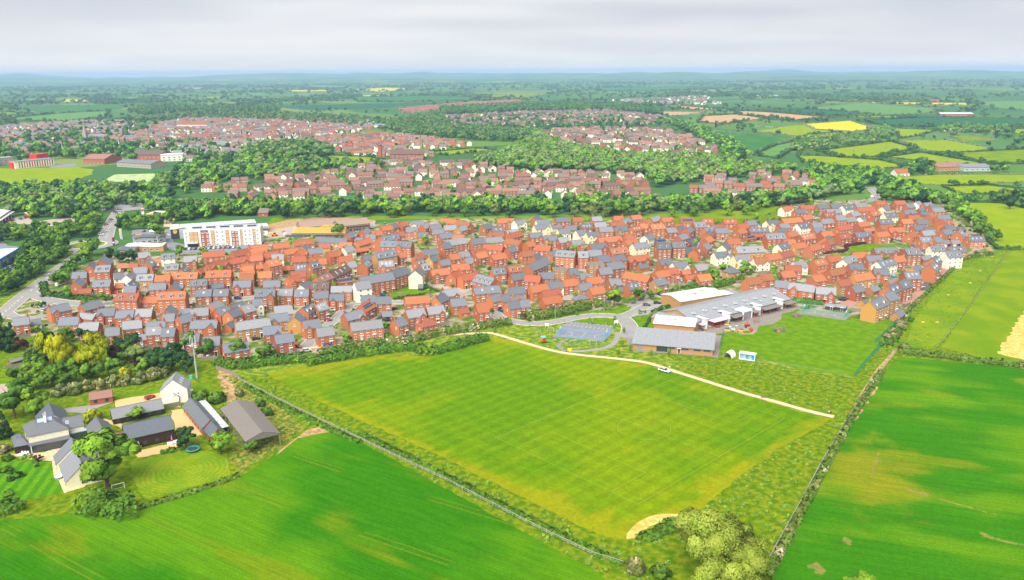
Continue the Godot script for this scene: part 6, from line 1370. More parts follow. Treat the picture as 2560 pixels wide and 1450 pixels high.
func house(r: Array, called := "house", category := "house", group := "houses of the new estate") -> Node3D:
	# r: x, z, turn in degrees, length, width, storeys, roof key, wall key, features, label
	var l: float = r[3]; var w: float = r[4]; var st: int = r[5]; var code: String = r[8]
	var rk: String = r[6]; var wk: String = r[7]
	var he: float = r[10] if r.size() > 10 else [0.0, 2.4, 5.0, 7.3, 9.6][st]
	var rise: float = w * 0.42
	var t := thing(called, r[9], category, v3(r[0], 0, r[1]), deg_to_rad(r[2]), group)
	var wm := wk + (str(rng.randi() % (8 if M.has(wk + "7") else 4)) if M.has(wk + "1") else "0")
	var rm := rk + str(rng.randi() % (8 if M.has(rk + "7") else 4)) if rk != "F" else ""
	var top: Node = t
	if rk == "F":
		var v := soup(); box(v, v3(-l / 2, -0.2, -w / 2), v3(l / 2, he, w / 2)); obj("wall", amesh(v), wm, t)
		v = soup()
		box(v, v3(-l / 2 - 0.1, he, -w / 2 - 0.1), v3(l / 2 + 0.1, he + 0.5, -w / 2 + 0.25)); box(v, v3(-l / 2 - 0.1, he, w / 2 - 0.25), v3(l / 2 + 0.1, he + 0.5, w / 2 + 0.1))
		box(v, v3(-l / 2 - 0.1, he, -w / 2 + 0.25), v3(-l / 2 + 0.25, he + 0.5, w / 2 - 0.25)); box(v, v3(l / 2 - 0.25, he, -w / 2 + 0.25), v3(l / 2 + 0.1, he + 0.5, w / 2 - 0.25))
		obj("parapet", amesh(v), wm, t)
		v = soup(); box(v, v3(-l / 2 + 0.25, he - 0.1, -w / 2 + 0.25), v3(l / 2 - 0.25, he + 0.06, w / 2 - 0.25)); obj("flat_roof", amesh(v), "g1", t)
	elif code.contains("h"):
		var v := soup(); box(v, v3(-l / 2, -0.2, -w / 2), v3(l / 2, he, w / 2)); obj("wall", amesh(v), wm, t)
		top = obj("roof", amesh(hip_roof(l, w, he, rise)), rm, t)
	else:
		obj("wall", amesh(prism(l, w, he, rise, -0.2)), wm, t)
		top = obj("roof", amesh(gable_roof(l, w, he, rise)), rm, t)
	if st == 1 and code.contains("c"):
		for i in maxi(2, int(l / 3.2)):
			obj("window", window_mesh(1.2, 1.1, "charcoal"), null, t, at3((i + 0.5) * l / maxi(2, int(l / 3.2)) - l / 2, 0.9, w / 2))
		for s in feat(code, "s"): obj("rooflight", rooflight_mesh(), null, top, slope_xf((s - 1) * 1.8, 0.5, w, he, rise))
		for e in [-1.0, 1.0]:
			if wk == "C" or wk == "W": obj("window", window_mesh(1.6, 1.5, "charcoal"), null, t, Transform3D(Basis(Vector3.UP, e * PI / 2), v3(e * l / 2, 1.0 if w > 9.0 else 2.2, 0)))
		return t
	if st == 1:
		if code.contains("g"):
			var cnt := maxi(1, int(l / 3.0))
			for i in cnt:
				obj("garage_door", garage_door_mesh(["charcoal", "white", "door_black"][rng.randi() % 3]), null, t, at3((i + 0.5) * l / cnt - l / 2, 0, w / 2))
		elif rng.randf() < 0.5:
			obj("garage_door", garage_door_mesh("white"), null, t, Transform3D(Basis(Vector3.UP, PI / 2), v3(l / 2, 0, 0)))
		else:
			obj("window", window_mesh(1.0, 0.9), null, t, at3(0, 1.0, w / 2))
		if not code.contains("k"): return t
	# cross gable on the front
	var gx := 99.0; var gw := 0.0
	if code.contains("t"):
		gw = clampf(l * 0.36, 2.8, 4.2)
		var cnt := 2 if l > 15.0 else 1
		for i in cnt:
			gx = (l * 0.27 * (1 if rng.randf() < 0.5 else -1)) if cnt == 1 else l * (-0.3 + 0.6 * i)
			var p := prism(w / 2 + 0.9, gw, he, gw * 0.42, -0.2)
			var q := gable_roof(w / 2 + 0.9, gw, he, gw * 0.42, 0.25, 0.12)
			var xf := Transform3D(Basis(Vector3.UP, -PI / 2), v3(gx, 0, w / 4 + 0.45))
			var fg := obj("front_gable", amesh(p), wm, t, xf); obj("gable_roof", amesh(q), rm, t, xf)
			for s in mini(st, 2):
				obj("window", window_mesh(), null, fg, Transform3D(Basis(Vector3.UP, PI / 2), v3(w / 4 + 0.45, 0.9 + s * 2.55, 0)))
	var bays := maxi(2, int(l / 2.9))
	var units := maxi(1, int(round(l / 7.5)))
	if st > 1 or code.contains("k") == false:
		for s in st:
			for i in bays:
				var x := (i + 0.5) * l / bays - l / 2
				if absf(x - gx) < gw / 2 + 0.4: continue
				if s == 0 and i % maxi(1, bays / units) == (bays / units) / 2 and bays > 1:
					obj("front_door", door_mesh(["door_blue", "door_blue", "door_red", "door_white", "door_black"][rng.randi() % 5]), null, t, at3(x, 0, w / 2))
				else:
					obj("window", window_mesh(), null, t, at3(x, 0.85 + s * 2.5, w / 2))
		for s in st:
			for i in maxi(1, bays - 1):
				var x := (i + 0.5) * l / maxi(1, bays - 1) - l / 2
				obj("window", window_mesh(), null, t, Transform3D(Basis(Vector3.UP, PI), v3(x, 0.85 + s * 2.5, -w / 2)))
		if rk != "F":
			for e in [-1.0, 1.0]:
				if rng.randf() < 0.6:
					obj("window", window_mesh(0.8, 1.0), null, t, Transform3D(Basis(Vector3.UP, e * PI / 2), v3(e * l / 2, 0.9 + 2.5 * (st - 1), (rng.randf() - 0.5) * w * 0.4)))
	var nd := feat(code, "d")
	for i in nd:
		obj("dormer", dormer_mesh(), null, top, at3((i + 0.5) * l / nd - l / 2, he + rise * 0.27, w / 2 * 0.74 + 0.15))
	var ns := feat(code, "s")
	for i in ns:
		obj("rooflight", rooflight_mesh(), null, top, slope_xf(((i % 3) + 0.5) * l / mini(ns, 3) * 0.8 - l * 0.4, 0.5 if ns < 4 else (0.62 if i < 3 else 0.34), w, he, rise))
	if code.contains("k"):
		for i in 10:
			obj("solar_panel", panel_mesh("solar" if rk == "r" or rk == "b" else "solar"), null, top, slope_xf((i % 5 - 2) * 1.65, 0.64 if i < 5 else 0.36, w, he, rise))
	if st > 1 and rk != "F" and not code.contains("c"):
		var ends := [1.0, -1.0] if units > 1 else [1.0 if rng.randf() < 0.5 else -1.0]
		if rng.randf() < 0.72:
			for e in ends:
				obj("chimney", chimney_mesh(wm if wk != "C" and wk != "W" and wk != "K" else "R1"), null, top, at3(e * (l / 2 - 0.45), he + rise, 0))
	return t

func estate() -> void:
	var ro := {"g": "grey-slated", "r": "red-tiled", "b": "brown-tiled", "d": "dark-slated", "F": "flat-roofed"}
	var wa := {"R": "red brick", "B": "buff brick", "C": "cream rendered", "W": "white"}
	var items := []; var rows := []
	for q in HOUSES:
		var c: String = q[5]
		var r := [q[0], q[1], q[2], q[3], q[4], int(c[2]), c[0], c[1], c.substr(3)]; rows.append(r)
		var d: String
		var code: String = r[8]
		if r[5] == 1: d = "%s %s garage" % [ro[r[6]], wa[r[7]]]
		else:
			d = "%s %s %s" % [ro[r[6]], wa[r[7]], "terrace" if r[3] > 15.0 else "house"]
			if code.contains("d"): d += " with white dormers"
			elif code.contains("k"): d += " with solar panels"
			elif code.contains("s"): d += " with rooflights"
			elif code.contains("t"): d += " with a front gable"
			elif r[5] == 3: d = "tall " + d
		items.append([d, Vector2(r[0], r[1])])
	var labels := rank_labels(items)
	for i in rows.size():
		var r: Array = rows[i] + [labels[i]]
		var nm: String = "garage" if r[5] == 1 else ("terrace" if r[3] > 15.0 else ({"R": "brick_house", "B": "buff_brick_house", "C": "rendered_house", "W": "rendered_house"}[r[7]]))
		house(r, nm, "garage" if r[5] == 1 else "house", "garages of the new estate" if r[5] == 1 else "houses of the new estate")
	for r in FARM:
		house(r, r[11], r[12], "buildings of the farm by the field")

# ---------------------------------------------------------------- foliage
func crown(kind: String, sd: int, cards: int, card: float) -> ArrayMesh:
	# leaf-sized cards on clumps spread through the crown's volume; unit: metres, base of the stem at the origin
	var s: Dictionary = LEAF[kind]
	var rg := RandomNumberGenerator.new(); rg.seed = sd
	var vs := soup(); var ns := soup(); var cs := PackedColorArray(); var ix := PackedInt32Array()
	var rad: float = s.r; var h: float = s.h; var b: float = s.b
	var clumps: int = s.n
	var per := int(cards / clumps)
	var mid := v3(0, (h + b) / 2, 0); var ry := (h - b) / 2
	var cols: Array = s.c
	# a crown is a few lobes; the clumps of leaves sit on the lobes
	var lobes := []
	for k in int(s.get("l", 8)):
		var la := TAU * k * 0.382 + rg.randf() * 0.6; var ly := lerpf(-0.78, 0.95, fposmod(k * 0.618 + 0.1, 1.0)); var ld := v3(cos(la) * sqrt(1.0 - ly * ly), ly, sin(la) * sqrt(1.0 - ly * ly))
		lobes.append([mid + v3(ld.x * rad, ld.y * ry, ld.z * rad) * rg.randf_range(0.42, 0.62) * float(s.get("spread", 1.0)), rad * rg.randf_range(0.34, 0.48) * float(s.get("lobe", 1.0)), 0.88 + 0.24 * rg.randf()])
	lobes.append([mid, rad * 0.5, 1.0])
	for c in clumps:
		var d := v3(rg.randfn(), rg.randfn(), rg.randfn()).normalized()
		var f := pow(rg.randf(), 0.4)
		var cp: Vector3; var cr: float; var tone := 1.0
		match s.s:
			"cone":
				var u := pow(rg.randf(), 1.3)
				var an := rg.randf() * TAU; var rr := rad * (1.0 - u) * (0.45 + 0.5 * rg.randf())
				cp = v3(cos(an) * rr, b + (h - b) * u * 0.94, sin(an) * rr); cr = rad * 0.3 * (1.12 - u)
			"column":
				cp = mid + v3(d.x * rad * 0.5, d.y * ry * 0.85, d.z * rad * 0.5) * f; cr = rad * 0.55
			"bush":
				d.y = absf(d.y); cp = v3(0, b, 0) + v3(d.x * rad, d.y * (h - b), d.z * rad) * f * 0.72; cr = rad * (0.26 + 0.16 * rg.randf())
			_:
				var lb: Array = lobes[c % lobes.size()]
				d.y = d.y * 0.8 + 0.25
				cp = lb[0] + d.normalized() * float(lb[1]) * (0.45 + 0.35 * f)
				cr = float(lb[1]) * (0.34 + 0.2 * rg.randf()); tone = lb[2]
		var base: Color = cols[rg.randi() % cols.size()]
		base = base * (0.86 + 0.28 * rg.randf()) * tone
		var flower := false
		if s.has("f"): flower = rg.randf() < float(s.fp)
		for k in per:
			var e := v3(rg.randfn(), rg.randfn() * 0.9 + 0.15, rg.randfn()).normalized()
			var p := cp + e * cr * (0.72 + 0.34 * rg.randf()) * v3(1, 0.85, 1)
			if p.y < 0.15: p.y = 0.15 + rg.randf() * 0.2
			var out := (p - mid); out.y /= maxf(ry / rad, 0.4); out = out.normalized()
			var nn := (e * 0.75 + out * 0.45 + v3(rg.randfn(), rg.randfn(), rg.randfn()) * 0.28).normalized()
			var t := nn.cross(Vector3.UP if absf(nn.y) < 0.9 else Vector3.RIGHT).normalized()
			t = t.rotated(nn, rg.randf() * TAU)
			var u2 := nn.cross(t)
			var sz := card * (0.6 + 0.75 * rg.randf())
			t *= sz; u2 *= sz * 0.72
			if s.s == "weep" and rg.randf() < 0.6:
				u2 = v3(rg.randfn() * 0.12, -1, rg.randfn() * 0.12) * sz * 1.5; t = u2.cross(nn).normalized() * sz * 0.42
				nn = t.cross(u2).normalized()
			var i := vs.size()
			vs.append(p - t - u2); vs.append(p - t * 0.7 + u2); vs.append(p + t + u2 * 0.8); vs.append(p + t * 0.8 - u2)
			var sn := (e * 0.6 + out * 0.5 + nn * 0.35).normalized()
			if sn.dot(nn) < 0.25: sn = nn
			var col := base * (0.84 + 0.32 * rg.randf())
			if flower and rg.randf() < 0.62: col = (s.f as Color) * (0.8 + 0.3 * rg.randf())
			for q in 4: ns.append(sn); cs.append(col)
			for q in [0, 1, 2, 0, 2, 3]: ix.append(i + q)
	var a := []; a.resize(Mesh.ARRAY_MAX)
	a[Mesh.ARRAY_VERTEX] = vs; a[Mesh.ARRAY_NORMAL] = ns; a[Mesh.ARRAY_COLOR] = cs; a[Mesh.ARRAY_INDEX] = ix
	var me := ArrayMesh.new(); me.add_surface_from_arrays(Mesh.PRIMITIVE_TRIANGLES, a)
	return me

func trunk_mesh(kind: String, sd: int) -> ArrayMesh:
	var s: Dictionary = LEAF[kind]; var rg := RandomNumberGenerator.new(); rg.seed = sd
	var v := soup(); var h: float = s.h; var r0: float = maxf(0.1, h * 0.028)
	var top := v3(rg.randfn() * 0.2, h * 0.62, rg.randfn() * 0.2)
	tube(v, v3(0, -0.2, 0), v3(0, h * 0.3, 0), r0, r0 * 0.72, 7); tube(v, v3(0, h * 0.29, 0), top, r0 * 0.72, r0 * 0.25, 6)
	for i in 5:
		var an := TAU * i / 5.0 + rg.randf(); var y := h * (0.26 + 0.07 * i)
		tube(v, v3(0, y, 0), v3(cos(an) * s.r * 0.6, y + h * 0.2, sin(an) * s.r * 0.6), r0 * 0.45, r0 * 0.12, 5)
	return amesh(v)

func tree_mesh(kind: String, variant: int, lod: int) -> ArrayMesh:
	var key := "tree%s%d%d" % [kind, variant, lod]
	if not MESH.has(key):
		var s: Dictionary = LEAF[kind]
		var n: int = s.q
		var sz: float = s.z
		if lod == 1: n = int(n * 0.32); sz *= 1.75
		if lod == 2: n = int(n * 0.11); sz *= 2.9
		MESH[key] = crown(kind, kind.hash() % 1000 + variant * 17, n, sz)
	return MESH[key]

func tree(kind: String, at: Vector2, size: float, label: String, tall := 1.0, lod := 0, tint := -1) -> Node3D:
	var s: Dictionary = LEAF[kind]
	var t := thing(s.name, label, s.cat, v3(at.x, 0, at.y), rng.randf() * TAU, s.g)
	var variant := rng.randi() % 3
	t.scale = v3(size, size * tall, size)
	if tint < 0: tint = [0, 0, 1, 2][rng.randi() % 4]
	obj("crown" if s.cat == "tree" else "foliage", tree_mesh(kind, variant, lod), M["leaf_%s%d" % [kind, tint]], t)
	var tk := "trunk%s%d" % [kind, variant]
	if not MESH.has(tk): MESH[tk] = trunk_mesh(kind, variant + 3)
	obj("trunk" if s.cat == "tree" else "stem", MESH[tk], "birch_bark" if kind == "birch" else "bark", t)
	return t

func inside(poly: PackedVector2Array, p: Vector2) -> bool:
	return Geometry2D.is_point_in_polygon(p, poly)

func scatter_mass(called: String, label: String, category: String, group: String, kinds: Array, places: Array, lod: int, lighter := 1.35) -> void:
	# one mass of foliage per kind of leaf: places are [x, z, size, tall]
	for ki in kinds.size():
		var mine := []
		for i in places.size():
			if i % kinds.size() == ki: mine.append(places[i])
		if mine.is_empty(): continue
		var mm := MultiMesh.new(); mm.transform_format = MultiMesh.TRANSFORM_3D; mm.use_colors = true
		mm.mesh = tree_mesh(kinds[ki], ki % 3, lod)
		mm.instance_count = mine.size()
		for i in mine.size():
			var p: Array = mine[i]
			var b := Basis(Vector3.UP, rng.randf() * TAU).scaled(v3(p[2], p[2] * p[3], p[2]))
			mm.set_instance_transform(i, Transform3D(b, v3(p[0], 0, p[1])))
			var k := (0.80 + 0.30 * rng.randf()) * lighter
			mm.set_instance_color(i, Color(k * (0.80 + 0.22 * rng.randf()), k, k * (1.0 + 0.5 * rng.randf())))
		var o := MultiMeshInstance3D.new(); o.name = free_name(called); o.multimesh = mm; o.material_override = M["leaf_any"]
		add_child(o)
		tag(o, label if kinds.size() == 1 else label + ", " + LEAF[kinds[ki]].word, category, group)
		o.set_meta("kind", "stuff")

func hedge(label: String, a: Array, w: float, h: float, kind := "hedge", dens := 15.0, card := 0.44) -> void:
	# one hedge along a line: cards on a lumpy rounded section
	var s: Dictionary = LEAF[kind]
	var p := smooth_line(pts(a), 4)
	var vs := soup(); var ns := soup(); var cs := PackedColorArray(); var ix := PackedInt32Array()
	var o := p[0]; var cols: Array = s.c
	var nz := FastNoiseLite.new(); nz.seed = rng.randi() % 999; nz.frequency = 0.16
	for i in p.size() - 1:
		var l := p[i].distance_to(p[i + 1]); var t := (p[i + 1] - p[i]).normalized(); var sd := Vector2(-t.y, t.x)
		for k in int(l * dens * (w + 2.0 * h) / 5.0) + 1:
			var q := p[i].lerp(p[i + 1], rng.randf())
			var lump := 1.0 + 0.45 * nz.get_noise_2d(q.x, q.y)
			var an := rng.randf() * PI; var rr := 0.72 + 0.36 * rng.randf()
			var e := Vector2(cos(an), sin(an))
			var e2 := Vector2(signf(e.x) * pow(absf(e.x), 0.7), pow(e.y, 0.7))
			var off := e2.x * w / 2 * rr * lump
			var pos := v3(q.x + sd.x * off - o.x, maxf(0.12, e2.y * h * rr * lump), q.y + sd.y * off - o.y)
			var nn := (v3(sd.x * e.x, e.y, sd.y * e.x) + v3(rng.randfn(), rng.randfn(), rng.randfn()) * 0.4).normalized()
			var tt := nn.cross(Vector3.UP if absf(nn.y) < 0.9 else Vector3.RIGHT).normalized().rotated(nn, rng.randf() * TAU)
			var uu := nn.cross(tt); var sz := card * (0.6 + 0.8 * rng.randf())
			tt *= sz; uu *= sz * 0.75
			var b := vs.size()
			vs.append(pos - tt - uu); vs.append(pos - tt * 0.7 + uu); vs.append(pos + tt + uu * 0.8); vs.append(pos + tt * 0.8 - uu)
			var c: Color = cols[int((nz.get_noise_2d(q.x * 0.5 + 50, q.y * 0.5) * 0.5 + 0.5) * cols.size() * 0.999)]
			c = c * (0.8 + 0.4 * rng.randf())
			if s.has("f") and nz.get_noise_2d(q.x * 0.4 - 90.0, q.y * 0.4) > 0.36 and rng.randf() < 0.5: c = (s.f as Color) * (0.8 + 0.3 * rng.randf())
			for z in 4: ns.append(nn); cs.append(c)
			for z in [0, 1, 2, 0, 2, 3]: ix.append(b + z)
	var ar := []; ar.resize(Mesh.ARRAY_MAX)
	ar[Mesh.ARRAY_VERTEX] = vs; ar[Mesh.ARRAY_NORMAL] = ns; ar[Mesh.ARRAY_COLOR] = cs; ar[Mesh.ARRAY_INDEX] = ix
	var me := ArrayMesh.new(); me.add_surface_from_arrays(Mesh.PRIMITIVE_TRIANGLES, ar)
	var n := obj("hedge", me, M["leaf_any"], null, at3(o.x, 0, o.y))
	tag(n, label, "hedge", "hedges")

func plant_trees() -> void:
	var items := []; var rows := []
	for k in TREES:
		var a: Array = TREES[k]
		for i in range(0, a.size(), 4):
			rows.append([k, Vector2(a[i], a[i + 1]), a[i + 2], a[i + 3]]); items.append([TREE_WORDS[k], Vector2(a[i], a[i + 1])])
	var labels := rank_labels(items)
	for i in rows.size():
		var r: Array = rows[i]
		tree(r[0], r[1], r[2], labels[i], r[3], 0 if r[1].length() < 520.0 else 1)
	for r in HEDGES:
		hedge(r[0], r[1], r[2], r[3], r[4])
	for r in WOODS:
		# polygon, spacing, kinds, size range
		var poly := pts(r[1]); var bb := Rect2(poly[0], Vector2.ZERO)
		for q in poly: bb = bb.expand(q)
		var sp: float = r[2]; var places := []
		var nx := int(bb.size.x / sp) + 1; var nz := int(bb.size.y / sp) + 1
		for i in nx:
			for k in nz:
				var q := bb.position + Vector2(i + rng.randf() * 0.9, k + rng.randf() * 0.9) * sp
				if rng.randf() > float(r[6]): continue
				if inside(poly, q): places.append([q.x, q.y, rng.randf_range(r[4], r[5]), rng.randf_range(0.85, 1.15)])
		scatter_mass("woodland", r[0], "woodland", "woods and tree belts", r[3], places, r[7])
	items = []
	for r in FIELDS:
		var p := pts(r[1]); var c := Vector2.ZERO
		for q in p: c += q / p.size()
		if float(r[3]) > 0.0: items.append(["field hedgerow round %s land" % str(r[2]).replace("_", " "), c, p, float(r[3])])
	labels = rank_labels(items)
	for h in items.size():
		var p: PackedVector2Array = items[h][2]; var places := []; var sz: float = items[h][3] * 0.62
		for i in p.size():
			var a := p[i]; var b := p[(i + 1) % p.size()]; var n := maxi(1, int(a.distance_to(b) / (2.2 * sz)))
			for k in n:
				if rng.randf() < 0.7: places.append([lerpf(a.x, b.x, (k + rng.randf()) / n), lerpf(a.y, b.y, (k + rng.randf()) / n), sz * (rng.randf_range(0.6, 1.25) if rng.randf() < 0.95 else 2.6), rng.randf_range(0.6, 1.0)])
		scatter_mass("hedgerow", labels[h], "hedgerow", "field hedgerows", ["haw" if h % 3 == 0 else "far"], places, 2, 1.15)

func estate_gardens() -> void:
	# shrubs in the gardens, kept off the houses; and cars on the drives
	var poly := PackedVector2Array()
	for r in AREAS:
		if r[0] == "estate_ground": poly = pts(r[1])
	var bb := Rect2(poly[0], Vector2.ZERO); var places := []; var cars := []; var items := []
	for q in poly: bb = bb.expand(q)
	var free := func(q: Vector2, m: float) -> bool:
		for h in HOUSES:
			var d := Vector2(q.x - h[0], q.y - h[1])
			if d.length_squared() < 400.0:
				d = d.rotated(deg_to_rad(h[2]))
				if absf(d.x) < h[3] / 2 + m and absf(d.y) < h[4] / 2 + m: return false
		return true
	for i in 2600:
		var q := bb.position + Vector2(rng.randf(), rng.randf()) * bb.size
		if inside(poly, q) and free.call(q, 0.7): places.append([q.x, q.y, rng.randf_range(0.25, 0.7), rng.randf_range(0.7, 1.5)])
	scatter_mass("garden_shrubs", "garden shrubs between the houses of the new estate", "shrubs", "garden shrubs", ["shrub", "hedge", "lime", "dark_hedge"], places.slice(0, 620), 1, 1.2)
	var cols := ["white", "silver", "black", "blue", "red", "grey"]
	for k in HOUSES.size():
		var h: Array = HOUSES[k]
		if k % 3 or cars.size() > 90: continue
		var a := deg_to_rad(h[2]); var z := Vector2(sin(a), cos(a)); var q: Vector2 = Vector2(h[0], h[1]) + z * (h[4] / 2 + 3.2)
		if free.call(q, 1.3): cars.append([q, a + (PI / 2 if k % 2 else 0.1), cols[k / 3 % 6]]); items.append([cols[k / 3 % 6] + " car on a drive", q])
	var labels := rank_labels(items)
	for i in cars.size(): car("hatchback", labels[i], v3(cars[i][0].x, 0.1, cars[i][0].y), cars[i][1], "paint_" + cars[i][2])

# ---------------------------------------------------------------- ground
func field_tex(key: String, x0: float, z0: float, size: float, px: int, f: Callable, grain := 0.17, rough := 1.0) -> void:
	# a colour map of what grows on one field, laid over it in world coordinates
	var im := Image.create(px, px, false, Image.FORMAT_RGB8)
	for j in px:
		for i in px:
			var c: Color = f.call(x0 + (i + 0.5) * size / px, z0 + (j + 0.5) * size / px)
			c *= rng.randf_range(1.0 - grain, 1.0 + grain)
			im.set_pixel(i, j, c.linear_to_srgb())
	var m := StandardMaterial3D.new()
	m.albedo_texture = ImageTexture.create_from_image(im)
	m.uv1_triplanar = true; m.uv1_world_triplanar = true
	m.uv1_scale = Vector3.ONE / size; m.uv1_offset = v3(-x0 / size, 0, -z0 / size)
	m.roughness = rough; m.metallic_specular = 0.0
	M[key] = m

func field_materials() -> void:
	var n1 := FastNoiseLite.new(); n1.seed = 21; n1.frequency = 0.012; n1.fractal_octaves = 4
	var n2 := FastNoiseLite.new(); n2.seed = 22; n2.frequency = 0.35; n2.fractal_octaves = 2
	var n3 := FastNoiseLite.new(); n3.seed = 23; n3.frequency = 0.05; n3.fractal_octaves = 3
	var left := func(x: float, z: float) -> Color:
		var along := x * ROW_L[0] + z * ROW_L[1]; var across := -x * ROW_L[1] + z * ROW_L[0]
		var a := n1.get_noise_2d(x, z); var g := n2.get_noise_2d(along * 0.15, across * 1.8)
		var b := n1.get_noise_2d(along * 0.4 + 300.0, across * 1.9)
		var c := Color(0.026, 0.132, 0.001).lerp(Color(0.070, 0.180, 0.002), smoothstep(-0.12, 0.42, a + 0.35 * b))
		c = c.lerp(Color(0.13, 0.17, 0.003), 0.55 * smoothstep(0.22, 0.55, n3.get_noise_2d(along * 0.25, across) + 0.25 * a))
		c *= 1.0 + 0.17 * g + 0.06 * sin(across * TAU / 1.1)
		var tl := fposmod(across + 3.0 * n1.get_noise_2d(along * 0.3, 5.0), 24.0)
		if (tl < 0.4 or absf(tl - 2.1) < 0.25) and n3.get_noise_2d(along * 0.5, across * 0.1 + 40.0) > 0.0: c = c.lerp(Color(0.17, 0.16, 0.015), 0.5)
		return c
	field_tex("wheat_left", -190.0, -330.0, 230.0, 760, left)
	var right := func(x: float, z: float) -> Color:
		var along := x * ROW_R[0] + z * ROW_R[1]; var across := -x * ROW_R[1] + z * ROW_R[0]
		var a := n1.get_noise_2d(x + 700.0, z); var g := n2.get_noise_2d(along * 0.10, across * 1.7)
		var b := n3.get_noise_2d(along * 0.14, across * 0.9)
		var c := Color(0.030, 0.138, 0.002).lerp(Color(0.078, 0.185, 0.003), smoothstep(-0.15, 0.45, a + 0.7 * b))
		c = c.lerp(Color(0.15, 0.18, 0.005), 0.6 * smoothstep(0.20, 0.50, n3.get_noise_2d(along * 0.3 + 90.0, across * 0.55) + 0.2 * a))
		var d := Vector2(x - SPARSE[0], z - SPARSE[1]); var dd := Vector2(d.dot(Vector2(ROW_R[0], ROW_R[1])) / 17.0, d.dot(Vector2(-ROW_R[1], ROW_R[0])) / 26.0)
		c = c.lerp(Color(0.19, 0.18, 0.008), 0.6 * smoothstep(1.1, 0.1, dd.length() + 0.9 * n3.get_noise_2d(x * 1.4, z * 1.4)))
		for bp in BARE:
			var e := Vector2(x - bp[0], z - bp[1]).rotated(-bp[2]); e = Vector2(e.x / bp[3], e.y / bp[4])
			c = c.lerp(Color(0.21, 0.165, 0.05), 0.7 * smoothstep(1.15, 0.75, e.length() + 0.8 * n2.get_noise_2d(x * 0.8, z * 0.8) + 0.4 * n3.get_noise_2d(x * 3.0, z * 3.0)))
		c *= 1.0 + 0.18 * g + 0.06 * sin(across * TAU / 1.2)
		return c
	field_tex("wheat_right", 60.0, -360.0, 260.0, 760, right)
	var ux := cos(PITCH[2]); var uz := -sin(PITCH[2])
	var mown := func(x: float, z: float) -> Color:
		var p := Vector2(x - PITCH[0], z - PITCH[1]); var u := p.x * ux + p.y * uz; var v := -p.x * uz + p.y * ux
		var a := n1.get_noise_2d(x, z + 900.0); var w := n3.get_noise_2d(u * 0.6, v * 0.6)
		var c := Color(0.080, 0.172, 0.001).lerp(Color(0.128, 0.200, 0.001), smoothstep(-0.3, 0.45, a + 0.5 * w))
		var s := 0.5 + 0.5 * sin(v * TAU / 5.2 + 0.6 * n3.get_noise_2d(u * 0.2, v))
		var t := 0.5 + 0.5 * sin(u * TAU / 8.5)
		c *= 1.0 + 0.13 * (smoothstep(0.35, 0.65, s) - 0.5) + 0.09 * (smoothstep(0.3, 0.7, t) - 0.5)
		# parched turf along the worn edges of the ground
		var e := 0.0
		for pc in PARCHED:
			var q := Geometry2D.get_closest_point_to_segment(Vector2(x, z), Vector2(pc[0], pc[1]), Vector2(pc[2], pc[3]))
			e = maxf(e, 1.15 - q.distance_to(Vector2(x, z)) / float(pc[4]))
		c = c.lerp(Color(0.24, 0.225, 0.004), 0.62 * smoothstep(0.15, 0.95, e + 0.75 * n3.get_noise_2d(u * 1.0, v * 2.6) + 0.3 * a))
		c *= 1.0 + 0.14 * n2.get_noise_2d(x, z)
		return c
	field_tex("mown", -190.0, -420.0, 400.0, 1000, mown, 0.12)
	var rings := func(x: float, z: float) -> Color:
		var d := Vector2(x - LAWN[0], z - LAWN[1]).length() + 0.7 * n3.get_noise_2d(x * 3.0, z * 3.0)
		var c := Color(0.115, 0.205, 0.006).lerp(Color(0.165, 0.225, 0.008), smoothstep(-0.3, 0.4, n3.get_noise_2d(x * 2.0, z * 2.0)))
		return c * (1.0 + 0.10 * sin(d * TAU / 1.5) + 0.1 * n2.get_noise_2d(x * 2.0, z * 2.0))
	field_tex("lawn_rings", LAWN[0] - 30.0, LAWN[1] - 30.0, 60.0, 256, rings)
	var stripes := func(x: float, z: float) -> Color:
		var d := x * LAWN[2] + z * LAWN[3]
		var c := Color(0.045, 0.165, 0.004).lerp(Color(0.085, 0.215, 0.006), smoothstep(-0.25, 0.25, sin(d * TAU / 3.4)))
		return c * (1.0 + 0.14 * n2.get_noise_2d(x * 2.0, z * 2.0))
	field_tex("lawn_stripes", LAWN[4] - 40.0, LAWN[5] - 40.0, 80.0, 256, stripes)

